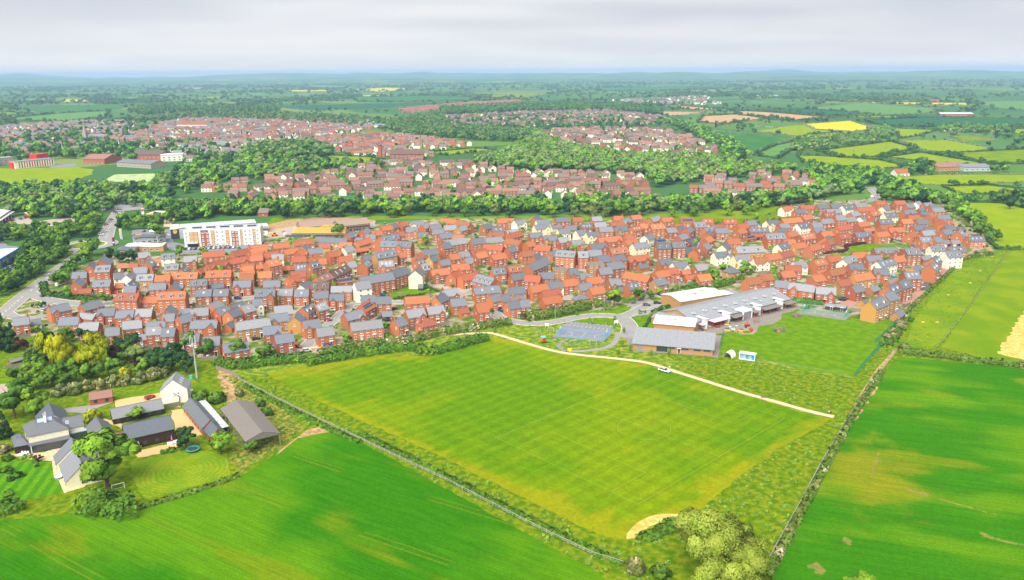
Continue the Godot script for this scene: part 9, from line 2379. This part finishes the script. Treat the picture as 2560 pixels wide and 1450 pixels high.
	for i in 2:
		t = thing("deck_chair", ["left turquoise garden lounger on the verandah", "right turquoise garden lounger on the verandah"][i], "chair", v3(AT.loungers[i * 2], 0, AT.loungers[i * 2 + 1]), 0.2)
		bx(t, "seat", "teal_paint", v3(-0.35, 0.35, -0.5), v3(0.35, 0.45, 0.9)); v = soup(); bar(v, v3(0, 0.4, -0.45), v3(0, 1.05, -0.9), 0.7, 0.08); obj("backrest", amesh(v), "teal_paint", t)
		for z in [-0.4, 0.7]: bx(t, "leg", "white", v3(-0.33, 0, z), v3(0.33, 0.35, z + 0.06))
	a = AT.garden_shed
	t = put("garden_shed", "pale roofed garden shed behind the left fence", "shed", a); ridged(t, maxf(a[3], 4.0), 3.0, 2.0, 0.6, "timber", "asbestos")
	# phone mast
	t = thing("phone_mast", "tall grey phone mast with white antennas behind the white farmhouse", "mast", v3(AT.mast[0], 0, AT.mast[1]))
	v = soup(); tube(v, v3(0, -0.1, 0), v3(0, 15.0, 0), 0.40, 0.30, 10); obj("shaft", amesh(v), "steel", t)
	v = soup(); tube(v, v3(0, 13.6, 0), v3(0, 14.8, 0), 0.85, 0.85, 10); obj("head_frame", amesh(v), "steel", t)
	for i in 5:
		var an := TAU * i / 5; v = soup(); bar(v, v3(cos(an) * 1.15, 14.2, sin(an) * 1.15), v3(cos(an) * 1.15, 18.0, sin(an) * 1.15), 0.24); obj("antenna", amesh(v), "cladding", t)
	for i in 3:
		var an := TAU * i / 3 + 0.5; v = soup(); tube(v, v3(cos(an) * 0.9, 14.1, sin(an) * 0.9), v3(cos(an) * 1.35, 14.1, sin(an) * 1.35), 0.4, 0.4, 12); obj("dish", amesh(v), "white", t)
	bx(t, "cabinet", "teal_paint", v3(-2.6, 0, 0.5), v3(-1.4, 1.6, 1.3))

func goal(a: Array, label: String, h: float, d: float) -> void:
	var t := put("football_goal", label, "goal", a); var l: float = a[3]
	var seg := [[v3(0, 0, 0), v3(0, h, 0)], [v3(l, 0, 0), v3(l, h, 0)], [v3(0, h, 0), v3(l, h, 0)], [v3(0, 0, -d), v3(0, h, 0)], [v3(l, 0, -d), v3(l, h, 0)], [v3(0, 0, -d), v3(l, 0, -d)]]
	for i in seg.size():
		var v := soup(); bar(v, seg[i][0], seg[i][1], 0.11); obj(["post", "post", "crossbar", "stay", "stay", "base_bar"][i], amesh(v), "white", t)

func fence(called: String, label: String, p: PackedVector2Array, style: String) -> void:
	# posts, rails, boards or mesh bars each as a part
	var t := thing(called, label, "fence", v3(p[0].x, 0, p[0].y)); var o := t.position
	var step: float = {"rail": 2.4, "board": 0.32, "mesh": 2.5, "wire": 3.5}[style]
	var k := 0
	for i in p.size() - 1:
		var l := p[i].distance_to(p[i + 1]); var n := maxi(1, int(l / step)); var yaw := atan2(-(p[i + 1].y - p[i].y), p[i + 1].x - p[i].x)
		var bs := Basis(Vector3.UP, yaw)
		for j in n:
			var q := p[i].lerp(p[i + 1], float(j) / n); var at := v3(q.x, 0, q.y) - o; var sl := l / n
			match style:
				"rail":
					obj("post", unit_box("post_r", v3(-0.08, -0.1, -0.08), v3(0.08, 1.25, 0.08)), "rail", t, Transform3D(bs, at))
					for y in [0.55, 1.05]: obj("rail", unit_box("rail%.2f" % sl, v3(0, -0.06, -0.04), v3(sl, 0.07, 0.04)), "rail", t, Transform3D(bs, at + v3(0, y, 0)))
				"board":
					obj("board", unit_box("board%d%.2f" % [k % 3, sl], v3(0.01, -0.1, -0.03), v3(sl - 0.015, 1.72 + 0.04 * (k % 3), 0.03)), "old_timber", t, Transform3D(bs, at))
				"mesh":
					obj("post", unit_box("post_m", v3(-0.04, -0.1, -0.04), v3(0.04, 2.2, 0.04)), "green_paint", t, Transform3D(bs, at))
					obj("panel", mesh_panel(sl, 2.1), "green_paint", t, Transform3D(bs, at))
				"wire":
					obj("post", unit_box("post_w", v3(-0.05, -0.1, -0.05), v3(0.05, 1.2, 0.05)), "timber", t, Transform3D(bs, at))
					for y in [0.5, 1.0]: obj("wire", unit_box("wire%.2f" % sl, v3(0, -0.015, -0.015), v3(sl, 0.015, 0.015)), "steel", t, Transform3D(bs, at + v3(0, y, 0)))
			k += 1

func unit_box(key: String, lo: Vector3, hi: Vector3) -> ArrayMesh:
	if not MESH.has(key):
		var v := soup(); box(v, lo, hi); MESH[key] = amesh(v)
	return MESH[key]

func mesh_panel(l: float, h: float, pitch := 0.22) -> ArrayMesh:
	var key := "mesh%.2f_%.2f" % [l, h]
	if not MESH.has(key):
		var v := soup()
		for i in int(l / pitch): box(v, v3(i * pitch, 0.05, -0.012), v3(i * pitch + 0.03, h, 0.012))
		for y in [0.1, h * 0.5, h - 0.08]: box(v, v3(0, y, -0.02), v3(l, y + 0.06, 0.02))
		MESH[key] = amesh(v)
	return MESH[key]

func fences() -> void:
	for r in [["fence_left", "pale post and rail fence along the lower wheat field", "rail"], ["fence_right", "pale post and rail fence along the right wheat field", "rail"], ["fence_close", "close-boarded fence above the brown track", "board"], ["fence_farm", "weathered board fence behind the golden willows", "board"], ["fence_strip", "post and wire fence between the two strips of grass at right", "wire"],
		["mesh_a", "green mesh fence along the upper right of the school field", "mesh"], ["mesh_b", "green mesh fence along the lower right of the school field", "mesh"], ["mesh_c", "green mesh fence beside the low school block", "mesh"], ["mesh_d", "thin wire fence below the school field", "wire"], ["mesh_e", "wire fence above the swings", "wire"], ["mesh_f", "wire fence round the lower side of the play area", "wire"], ["mesh_g", "green mesh fence behind the school court", "mesh"],
		["fence_garden", "pale board fence below the buff brick houses", "board"], ["fence_garden2", "board fence behind the end of the school wing", "board"]]:
		fence("fence", r[1], pts(AT[r[0]]), r[2])
	var q := pts(GARDEN_FENCES); var items := []
	for i in range(0, q.size(), 2): items.append(["weathered garden fence", q[i].lerp(q[i + 1], 0.5)])
	var labels := rank_labels(items)
	for i in labels.size(): fence("garden_fence", labels[i], q.slice(2 * i, 2 * i + 2), "board")

func court_cage(key: String, label: String, paint: String, h: float, ends: float) -> void:
	var p := pts(AT[key]); var t := thing("court_cage", label, "court fence", v3(p[0].x, 0, p[0].y)); var o := t.position
	for i in 4:
		var a := p[i]; var b := p[(i + 1) % 4]; var l := a.distance_to(b); var n := maxi(2, int(l / 3.0)); var bs := Basis(Vector3.UP, atan2(-(b.y - a.y), b.x - a.x)); var hh := ends if i % 2 == 1 else h
		for j in n:
			var q := a.lerp(b, float(j) / n); var at := v3(q.x, 0, q.y) - o
			obj("post", unit_box("cp%.1f" % hh, v3(-0.06, -0.1, -0.06), v3(0.06, hh, 0.06)), paint, t, Transform3D(bs, at)); obj("panel", mesh_panel(l / n, hh), paint, t, Transform3D(bs, at))
		if i % 2 == 1:
			var m := a.lerp(b, 0.5); obj("backboard", unit_box("bb", v3(-0.9, 2.6, -0.05), v3(0.9, 3.7, 0.05)), "white", t, Transform3D(bs, v3(m.x, 0, m.y) - o)); obj("goal_frame", unit_box("gf", v3(-1.6, 1.9, -0.1), v3(1.6, 2.1, 0.1)), paint, t, Transform3D(bs, v3(m.x, 0, m.y) - o))
	var y := next_layer() + 0.06; var v := soup()
	v.append_array(line_strip(p[0].lerp(p[1], 0.5), p[3].lerp(p[2], 0.5), 0.12, y))
	for s in [0.1, 0.9]:
		var c := p[0].lerp(p[1], s).lerp(p[3].lerp(p[2], s), 0.5); var u := (p[1] - p[0]).normalized() * (1.0 if s < 0.5 else -1.0); var w := Vector2(-u.y, u.x)
		for i in 12: v.append_array(line_strip(c + (u * sin(PI * i / 12) + w * cos(PI * i / 12)) * 3.6, c + (u * sin(PI * (i + 1) / 12) + w * cos(PI * (i + 1) / 12)) * 3.6, 0.12, y))
	struct("court_markings", amesh(v), "line_paint")

func play() -> void:
	court_cage("cage", "bright blue mesh cage round the tarmac ball court", "sky_paint", 1.3, 3.4)
	court_cage("cage2", "low green mesh cage round the school ball court", "teal_paint", 1.2, 3.2)
	var p := pts(AT.car_bays); var v := soup(); var y := next_layer() + 0.06
	for i in 11:
		var a := p[0].lerp(p[1], (i + 0.5) / 11.0); var b := p[2].lerp(p[3], (i + 0.5) / 11.0)
		v.append_array(line_strip(a.lerp(b, 0.05), a.lerp(b, 0.42), 0.14, y)); v.append_array(line_strip(a.lerp(b, 0.75), b.lerp(a, -0.2), 0.14, y))
	struct("parking_markings", amesh(v), "line_paint")
	var P: Dictionary = AT.play; var k := 0
	for key in ["swing", "swing2", "swing3"]:
		var a: Array = P[key]; var t := put("swing_frame", ["pale green swing frame by the wire fence", "grey swing frame below the blue court", "small swing with coloured seat at the left of the play area"][k], "swing", a); var l: float = maxf(a[3], 2.5); k += 1
		for x in [0.0, l]:
			for z in [-0.9, 0.9]:
				v = soup(); bar(v, v3(x, 0, z), v3(x, 2.4, 0), 0.1); obj("leg", amesh(v), "steel", t)
		v = soup(); bar(v, v3(0, 2.4, 0), v3(l, 2.4, 0), 0.12); obj("beam", amesh(v), "steel", t)
		for x in [l * 0.33, l * 0.66]: bx(t, "seat", "red_paint", v3(x - 0.22, 0.5, -0.1), v3(x + 0.22, 0.56, 0.1)); bx(t, "chain", "steel", v3(x - 0.02, 0.56, -0.02), v3(x + 0.02, 2.4, 0.02))
	var t := thing("play_tower", "red and blue play tower with a slide beside the gravel path", "play tower", v3(P.tower[0], 0, P.tower[1]), 0.4)
	for c in [Vector2(-0.8, -0.8), Vector2(0.8, -0.8), Vector2(-0.8, 0.8), Vector2(0.8, 0.8)]: bx(t, "post", "charcoal", v3(c.x - 0.07, 0, c.y - 0.07), v3(c.x + 0.07, 2.9, c.y + 0.07))
	bx(t, "deck", "red_paint", v3(-0.9, 1.2, -0.9), v3(0.9, 1.35, 0.9)); bx(t, "side_panel", "red_paint", v3(-0.9, 1.35, 0.8), v3(0.9, 2.2, 0.88)); bx(t, "side_panel", "orange_paint", v3(-0.95, 1.35, -0.8), v3(-0.88, 2.2, 0.8)); bx(t, "roof", "sky_paint", v3(-1.1, 2.9, -1.1), v3(1.1, 3.05, 1.1))
	v = soup(); bar(v, v3(0.9, 1.3, 0), v3(3.4, 0.25, 0), 0.6, 0.12); obj("slide", amesh(v), "steel", t)
	t = thing("zip_line", "low climbing net and beams in the lower play area", "climbing frame", v3(P.zip[0], 0, P.zip[1]), deg_to_rad(P.zip[2]))
	for i in 4: v = soup(); bar(v, v3(i * 2.2, 0, 0), v3(i * 2.2 + 0.4, 2.2, 0), 0.14); obj("post", amesh(v), "blue_paint" if i % 2 else "green_paint", t)
	v = soup(); bar(v, v3(0.4, 2.1, 0), v3(7.0, 2.1, 0), 0.12); obj("beam", amesh(v), "steel", t)
	t = thing("roundabout_seat", "grey round spinning seat in the play area", "roundabout", v3(P.seesaw[0], 0, P.seesaw[1])); v = soup(); tube(v, v3(0, 0, 0), v3(0, 0.35, 0), 1.0, 1.1, 12); obj("platform", amesh(v), "lead", t); v = soup(); tube(v, v3(0, 0.35, 0), v3(0, 1.0, 0), 0.06, 0.06, 6); obj("post", amesh(v), "steel", t)
	t = thing("notice_panel", "yellow gate panel at the play area entrance", "gate", v3(P.gate[0], 0, P.gate[1])); bx(t, "panel", "yellow_paint", v3(-0.8, 0.1, -0.05), v3(0.8, 1.5, 0.05)); for x in [-0.85, 0.8]: bx(t, "post", "steel", v3(x, 0, -0.06), v3(x + 0.08, 1.6, 0.06))
	for r in [["bigframe", "timber climbing frame on a black mat in the school field", 5.0, 2.6], ["climb", "low timber climbing frame on a black mat by the school court", 3.4, 1.4], ["oval_frame", "timber climbing frame on the oval play green", 3.0, 2.6], ["mast_play", "small canopy frame on the school playground", 2.4, 2.4]]:
		t = thing("climbing_frame", r[1], "climbing frame", v3(P[r[0]][0], 0, P[r[0]][1]), 0.3); var s: float = r[2] / 2
		for x in [-s, 0.0, s]:
			for z in [-s * 0.6, s * 0.6]: bx(t, "post", "old_timber", v3(x - 0.09, 0, z - 0.09), v3(x + 0.09, r[3], z + 0.09))
		for z in [-s * 0.6, s * 0.6]: bx(t, "beam", "old_timber", v3(-s, r[3] - 0.15, z - 0.08), v3(s, r[3], z + 0.08))
		for x in [-s, 0.0, s]: bx(t, "beam", "old_timber", v3(x - 0.07, r[3] - 0.32, -s * 0.6), v3(x + 0.07, r[3] - 0.16, s * 0.6))
		bx(t, "deck", "timber", v3(-s, r[3] * 0.4, -s * 0.55), v3(0, r[3] * 0.46, s * 0.55)); bx(t, "panel", "orange_paint", v3(-s, 0.2, s * 0.55), v3(-s * 0.3, r[3] * 0.38, s * 0.6))
	t = thing("play_house", "small dark roofed play house on the oval play green", "play house", v3(P.oval_house[0], 0, P.oval_house[1])); ridged(t, 2.6, 2.4, 1.8, 1.3, "dark_shed", "d2", -1.3, 1.2)
	# nursery clutter on the playground
	var o := v3(P.red_tent[0], 0, P.red_tent[1]); var cols := ["red_paint", "teal_paint", "yellow_paint", "sky_paint", "orange_paint", "charcoal", "white", "old_timber"]
	var names := ["red", "teal", "yellow", "pale blue", "orange", "black", "white", "timber"]
	for i in 34:
		var q := o + v3(rng.randf_range(-42, 4), 0, rng.randf_range(-3, 7)); var c := i % 8; var s := rng.randf_range(0.5, 1.3)
		t = thing("play_box", "small %s play piece on the nursery playground" % names[c], "toy", q, rng.randf() * 3.0, "%s nursery toys" % names[c])
		bx(t, "body", cols[c], v3(-s, 0, -s * 0.5), v3(s, s * 0.7, s * 0.5)); bx(t, "top", cols[(c + 3) % 8], v3(-s * 0.9, s * 0.7, -s * 0.6), v3(s * 0.9, s * 0.8, s * 0.6))
	t = thing("play_hut", "dark play hut with a red cone roof on the playground", "play hut", o); bx(t, "wall", "charcoal", v3(-1.1, 0, -0.9), v3(1.1, 1.6, 0.9)); v = soup(); tube(v, v3(0, 1.6, 0), v3(0, 3.0, 0), 0.7, 0.05, 8); obj("cone_roof", amesh(v), "red_paint", t)

func street_furniture() -> void:
	var items := []; var p := pts(AT.lamps)
	for q in p: items.append(["slim grey street lamp", q])
	var labels := rank_labels(items)
	for i in p.size():
		var t := thing("street_lamp", labels[i], "street lamp", v3(p[i].x, 0, p[i].y), rng.randf() * TAU, "street lamps")
		var v := soup(); tube(v, v3(0, -0.1, 0), v3(0, 7.5, 0), 0.11, 0.07, 6); obj("column", amesh(v), "steel", t)
		v = soup(); bar(v, v3(0, 7.4, 0), v3(1.2, 7.7, 0), 0.08); obj("arm", amesh(v), "steel", t); bx(t, "lantern", "lamp_glass", v3(0.9, 7.62, -0.16), v3(1.7, 7.82, 0.16))
	p = pts(AT.poles)
	for i in p.size():
		var t := thing("telegraph_pole", ["first timber pole in the right meadows, counted from the left", "second timber pole in the right meadows", "third timber pole in the right meadows", "timber pole among the meadow copses"][i], "pole", v3(p[i].x, 0, p[i].y))
		var v := soup(); tube(v, Vector3.ZERO, v3(0, 10, 0), 0.18, 0.13, 6); obj("pole", amesh(v), "timber", t); bx(t, "crossarm", "timber", v3(-1.1, 9.3, -0.08), v3(1.1, 9.5, 0.08))
	p = pts(AT.signs)
	for i in p.size():
		var t := thing("sign_board", ["white park sign by the swings", "white sign board at the car park entrance", "white school sign on the lawn"][i], "sign", v3(p[i].x, 0, p[i].y)); bx(t, "board", "white", v3(-0.9, 1.1, -0.05), v3(0.9, 2.4, 0.05))
		for x in [-0.75, 0.65]: bx(t, "leg", "white", v3(x, 0, -0.05), v3(x + 0.1, 1.1, 0.05))
	p = pts(AT.straw); items = []
	for q in p: items.append(["small straw heap on the grass strip", q])
	labels = rank_labels(items)
	for i in p.size():
		var v := soup()
		for k in 9:
			var c := v3(cos(TAU * k / 9) * 1.2, 0, sin(TAU * k / 9) * 1.0) * rng.randf_range(0.8, 1.2); var c2 := v3(cos(TAU * (k + 1) / 9) * 1.2, 0, sin(TAU * (k + 1) / 9) * 1.0)
			tri(v, v3(0, 0.55, 0), c2, c); tri(v, v3(0.6, 0.4, 0.2), c2 * 0.7, c * 0.8)
		tag(obj("straw_heap", amesh(v), "hay", null, at3(p[i].x, 0.05, p[i].y)), labels[i], "heap", "heaps on the grass strip")
	var a: Array = AT.bench
	var t := put("bench", "timber bench beside the gravel path above the pitch", "bench", a)
	bx(t, "seat", "timber", v3(0, 0.4, -0.4), v3(1.8, 0.48, 0)); bx(t, "backrest", "timber", v3(0, 0.5, -0.46), v3(1.8, 0.95, -0.4))
	for x in [0.1, 1.6]: bx(t, "leg", "timber", v3(x, 0, -0.4), v3(x + 0.1, 0.4, 0))
	t = thing("litter_bin", "grey litter bin with a pale lid beside the pickup truck", "bin", v3(AT.bin[0], 0, AT.bin[1])); var v := soup(); tube(v, Vector3.ZERO, v3(0, 0.9, 0), 0.26, 0.28, 10); obj("body", amesh(v), "stone", t); v = soup(); tube(v, v3(0, 0.9, 0), v3(0, 1.05, 0), 0.34, 0.3, 10); obj("lid", amesh(v), "white", t)
	t = thing("litter_bin", "dark bin on a post beside the walker at the path end", "bin", v3(AT.walker2[0] + 0.5, 0, AT.walker2[1] - 1.0)); bx(t, "post", "timber", v3(-0.05, 0, -0.05), v3(0.05, 1.0, 0.05)); bx(t, "box", "charcoal", v3(-0.25, 0.5, 0.05), v3(0.25, 1.1, 0.4))
	person("person in a pink and white top and dark trousers at the path end", v3(AT.walker[0], 0, AT.walker[1]), 0.6, Color(0.75, 0.42, 0.42), Color(0.03, 0.03, 0.05), 0.35)
	person("person in dark clothes on the farm path behind the cream cottage", v3(AT.farm_person[0], 0, AT.farm_person[1]), -0.5, Color(0.03, 0.03, 0.04), Color(0.04, 0.04, 0.06), 0.2)

func person(label: String, at: Vector3, turn: float, top: Color, legs: Color, stride: float) -> void:
	# one continuous body: distances to tapered bones joined smoothly and meshed with surface nets
	var J := {"hip": v3(0, 0.94, 0), "chest": v3(0, 1.30, 0.02), "neck": v3(0, 1.48, 0.01), "head": v3(0, 1.64, 0.03)}
	var bones := [[J.hip, J.chest, 0.145, 0.165], [J.chest, J.neck, 0.13, 0.06], [J.neck, J.head, 0.055, 0.06], [v3(0, 1.62, 0.02), v3(0, 1.68, 0.03), 0.095, 0.10], [v3(0, 1.63, 0.12), v3(0, 1.61, 0.135), 0.02, 0.02]]
	for s in [-1.0, 1.0]:
		var kz: float = s * stride * 0.45; var hip := v3(s * 0.09, 0.92, 0); var knee := v3(s * 0.10, 0.50, kz * 0.6 + 0.05); var ank := v3(s * 0.10, 0.09, kz - 0.04)
		bones.append([hip, knee, 0.085, 0.06]); bones.append([knee, ank, 0.06, 0.04]); bones.append([ank + v3(0, -0.04, 0), ank + v3(0, -0.05, 0.16), 0.045, 0.035])
		var sh := v3(s * 0.19, 1.42, 0); var el := v3(s * 0.24, 1.14, -kz * 0.4); var wr := v3(s * 0.22, 0.92, -kz * 0.4 + 0.14)
		bones.append([v3(0, 1.42, 0), sh, 0.08, 0.062]); bones.append([sh, el, 0.055, 0.043]); bones.append([el, wr, 0.043, 0.03])
		bones.append([wr, wr + v3(0, -0.07, 0.03), 0.036, 0.032])
		for f in 4: bones.append([wr + v3((f - 1.5) * 0.018, -0.07, 0.03), wr + v3((f - 1.5) * 0.02, -0.14 - 0.01 * (f % 2), 0.05), 0.011, 0.008])
		bones.append([wr + v3(-s * 0.03, -0.03, 0.03), wr + v3(-s * 0.045, -0.09, 0.06), 0.012, 0.009])
	var cell := 0.03; var lo := v3(-0.36, -0.04, -0.34); var n := Vector3i(24, 61, 24)
	var f := PackedFloat32Array(); f.resize(n.x * n.y * n.z); f.fill(1.0)
	for b in bones:
		var r: float = maxf(b[2], b[3]) + 0.12; var bl: Vector3 = b[0].min(b[1]) - Vector3.ONE * r; var bh: Vector3 = b[0].max(b[1]) + Vector3.ONE * r
		var i0 := Vector3i(((bl - lo) / cell).max(Vector3.ZERO)); var i1 := Vector3i((bh - lo) / cell).min(n - Vector3i.ONE)
		var ab: Vector3 = b[1] - b[0]; var ll := maxf(ab.length_squared(), 1e-6)
		for y in range(i0.y, i1.y + 1):
			for z in range(i0.z, i1.z + 1):
				for x in range(i0.x, i1.x + 1):
					var q := lo + v3(x, y, z) * cell; var u := clampf((q - b[0]).dot(ab) / ll, 0, 1)
					var d: float = q.distance_to(b[0] + ab * u) - lerpf(b[2], b[3], u); var id := (y * n.z + z) * n.x + x
					var h := clampf(0.5 + 0.5 * (f[id] - d) / 0.03, 0, 1); f[id] = lerpf(f[id], d, h) - 0.03 * h * (1 - h)
	var vid := {}; var vs := soup(); var cs := PackedColorArray(); var ix := PackedInt32Array()
	for y in n.y - 1:
		for z in n.z - 1:
			for x in n.x - 1:
				var sum := Vector3.ZERO; var c := 0; var vals := []
				for k in 8: vals.append(f[((y + (k >> 1 & 1)) * n.z + z + (k >> 2)) * n.x + x + (k & 1)])
				for e in [[0, 1], [2, 3], [4, 5], [6, 7], [0, 2], [1, 3], [4, 6], [5, 7], [0, 4], [1, 5], [2, 6], [3, 7]]:
					var va: float = vals[e[0]]; var vb: float = vals[e[1]]
					if (va < 0) != (vb < 0):
						var u := va / (va - vb); var pa := v3(e[0] & 1, e[0] >> 1 & 1, e[0] >> 2); var pb := v3(e[1] & 1, e[1] >> 1 & 1, e[1] >> 2); sum += pa.lerp(pb, u); c += 1
				if c:
					var q := lo + (v3(x, y, z) + sum / c) * cell; vid[Vector3i(x, y, z)] = vs.size(); vs.append(q)
					var col := legs if q.y < 0.93 else top
					if q.y < 0.1: col = Color(0.03, 0.03, 0.03)
					if q.y > 1.49 or (q.y < 0.95 and absf(q.x) > 0.17 and q.y > 0.7): col = Color(0.45, 0.26, 0.18)
					cs.append(col)
	for id in vid:
		for ax in 3:
			var e := Vector3i.ZERO; e[ax] = 1; var b := Vector3i.ZERO; b[(ax + 1) % 3] = 1; var c := Vector3i.ZERO; c[(ax + 2) % 3] = 1
			var p1: Vector3i = id + e; var fa := f[(id.y * n.z + id.z) * n.x + id.x]; var fb := f[(p1.y * n.z + p1.z) * n.x + p1.x]
			if (fa < 0) == (fb < 0) or not (vid.has(id - b) and vid.has(id - c) and vid.has(id - b - c)): continue
			var q := [vid[id], vid[id - b], vid[id - b - c], vid[id - c]]
			if fa < 0: q.reverse()
			for k in [0, 1, 2, 0, 2, 3]: ix.append(q[k])
	var ar := []; ar.resize(Mesh.ARRAY_MAX); ar[Mesh.ARRAY_VERTEX] = vs; ar[Mesh.ARRAY_COLOR] = cs; ar[Mesh.ARRAY_INDEX] = ix
	var me := ArrayMesh.new(); me.add_surface_from_arrays(Mesh.PRIMITIVE_TRIANGLES, ar)
	var t := thing("person", label, "person", at, turn)
	var m := StandardMaterial3D.new(); m.vertex_color_use_as_albedo = true; m.roughness = 0.8; obj("body", me, m, t)
	var v := soup()
	for i in 6:
		for k in 12:
			var a0 := PI * 0.62 * i / 6; var a1 := PI * 0.62 * (i + 1) / 6; var b0 := TAU * k / 12; var b1 := TAU * (k + 1) / 12
			var S := func(a: float, b: float) -> Vector3: return v3(0, 1.675, 0.005) + v3(sin(a) * cos(b) * 0.112, cos(a) * 0.118, sin(a) * sin(b) * 0.118)
			quad(v, S.call(a0, b0), S.call(a0, b1), S.call(a1, b1), S.call(a1, b0))
	obj("hair", amesh(v), "bark", t)

# ---------------------------------------------------------------- cars
func body_mesh(prof: Array, half: Callable) -> PackedVector3Array:
	var v := soup(); var p := pts(prof); var idx := Geometry2D.triangulate_polygon(p); var n := p.size()
	for s in [-1.0, 1.0]:
		for i in range(0, idx.size(), 3):
			var q := []
			for k in 3: q.append(v3(p[idx[i + k]].x, p[idx[i + k]].y, s * float(half.call(p[idx[i + k]]))))
			tri(v, q[0], q[1], q[2]) if s > 0 else tri(v, q[2], q[1], q[0])
	for i in n:
		var a := p[i]; var b := p[(i + 1) % n]; var ha: float = half.call(a); var hb: float = half.call(b)
		quad(v, v3(a.x, a.y, ha), v3(b.x, b.y, hb), v3(b.x, b.y, -hb), v3(a.x, a.y, -ha))
	return v

func car(kind: String, label: String, at: Vector3, turn: float, paint: String, group := "parked and driving cars") -> void:
	var t := thing({"hatchback": "car", "estate": "car", "van": "van", "pickup": "pickup_truck"}[kind], label, {"hatchback": "car", "estate": "car", "van": "van", "pickup": "pickup"}[kind], at, turn, group)
	var prof: Dictionary = {
		"hatchback": {"b": [-2.0, 0.32, -2.08, 0.62, -2.0, 0.92, 0.72, 0.94, 1.55, 0.82, 2.0, 0.66, 2.06, 0.34], "c": [-1.92, 0.92, -1.55, 1.40, -0.9, 1.47, 0.05, 1.44, 0.85, 0.93], "w": 0.86, "x": 1.28},
		"estate": {"b": [-2.2, 0.32, -2.28, 0.62, -2.2, 0.94, 0.82, 0.95, 1.75, 0.84, 2.2, 0.68, 2.26, 0.34], "c": [-2.15, 0.94, -1.9, 1.44, -1.2, 1.52, 0.15, 1.48, 0.95, 0.94], "w": 0.88, "x": 1.4},
		"van": {"b": [-2.6, 0.35, -2.62, 1.1, 1.5, 1.1, 2.3, 1.0, 2.5, 0.7, 2.55, 0.35], "c": [-2.6, 1.1, -2.55, 2.15, 0.7, 2.2, 1.0, 2.1, 1.75, 1.1], "w": 0.96, "x": 1.65},
		"pickup": {"b": [-2.6, 0.5, -2.62, 1.02, 0.95, 1.02, 1.9, 1.0, 2.45, 0.85, 2.55, 0.5], "c": [-0.75, 1.02, -0.55, 1.62, 0.3, 1.66, 1.15, 1.02], "w": 0.92, "x": 1.6}}[kind]
	var w: float = prof.w
	if not MESH.has("body" + kind):
		MESH["body" + kind] = amesh(body_mesh(prof.b, func(q: Vector2) -> float: return w - (0.05 if q.y > 0.8 else 0.0) - (0.1 if absf(q.x) > 1.95 else 0.0)))
		MESH["glass" + kind] = amesh(body_mesh(prof.c, func(q: Vector2) -> float: return lerpf(w - 0.08, w - 0.26, clampf((q.y - 0.94) / 0.55, 0, 1))))
		var c: Array = prof.c; var v := soup(); var rp := pts(c); var top: float = 0.0
		for q in rp: top = maxf(top, q.y)
		var xs := []
		for q in rp:
			if q.y > top - 0.13: xs.append(q.x)
		box(v, v3(xs.min() - 0.03, top - 0.07, -w + 0.25), v3(xs.max() + 0.03, top + 0.03, w - 0.25))
		if kind == "van": box(v, v3(-2.63, 1.1, -w + 0.06), v3(0.55, 2.16, w - 0.06))
		MESH["roof" + kind] = amesh(v)
		v = soup(); tube(v, v3(0, 0, -0.1), v3(0, 0, 0.12), 0.33, 0.33, 10); MESH["wheel"] = amesh(v)
		v = soup(); box(v, v3(-0.05, -0.07, -0.16), v3(0.05, 0.07, 0.16)); MESH["lamp"] = amesh(v)
	obj("body", MESH["body" + kind], paint, t); obj("windows", MESH["glass" + kind], "glass", t); obj("roof", MESH["roof" + kind], paint, t)
	var x: float = prof.x
	for sx in [-x, x]:
		for sz in [-w + 0.08, w - 0.1]: obj("wheel", MESH["wheel"], "tyre", t, at3(sx, 0.33, sz))
	if kind == "pickup":
		bx(t, "load_bed", "charcoal", v3(-2.45, 1.0, -0.78), v3(-0.85, 1.06, 0.78)); bx(t, "light_bar", "orange_paint", v3(-0.35, 1.68, -0.5), v3(-0.1, 1.8, 0.5))
		for sz in [-0.62, 0.62]: obj("headlight", MESH["lamp"], "lamp_glass", t, at3(2.5, 0.8, sz))
		bx(t, "bumper", "charcoal", v3(2.45, 0.4, -0.9), v3(2.62, 0.62, 0.9))

func vehicles() -> void:
	for c in [["white", Color(0.80, 0.80, 0.79)], ["silver", Color(0.48, 0.50, 0.52)], ["black", Color(0.02, 0.02, 0.025)], ["blue", Color(0.02, 0.07, 0.26)], ["red", Color(0.50, 0.02, 0.02)], ["grey", Color(0.09, 0.10, 0.11)], ["sky", Color(0.03, 0.36, 0.62)]]:
		var m := mat("paint_" + c[0], c[1], 0.3, null, 0.1, 0.5); m.clearcoat_enabled = true; m.clearcoat = 0.6; m.clearcoat_roughness = 0.1
	var words := {"white": "white", "silver": "silver", "black": "black", "blue": "dark blue", "red": "red", "grey": "dark grey", "sky": "bright blue"}
	var items := []
	for r in CARS: items.append(["%s %s" % [words[r[3]], "van" if r[4] == "van" else ("estate car" if r[4] == "estate" else "car")], Vector2(r[0], r[1])])
	var labels := rank_labels(items)
	for i in CARS.size():
		var r: Array = CARS[i]; car(r[4], labels[i], v3(r[0], 0.28, r[1]), deg_to_rad(r[2]), "paint_" + r[3])
	var k: Array = AT.pickup
	car("pickup", "white pickup truck with an orange light bar parked on the gravel path", v3(k[0], 0.3, k[1]), atan2(-(k[3] - k[1]), k[2] - k[0]), "paint_white", "")

# ---------------------------------------------------------------- short forms
func v3(x: float, y: float, z: float) -> Vector3: return Vector3(x, y, z)
func soup() -> PackedVector3Array: return PackedVector3Array()
func at3(x: float, y: float, z: float) -> Transform3D: return Transform3D(Basis(), Vector3(x, y, z))
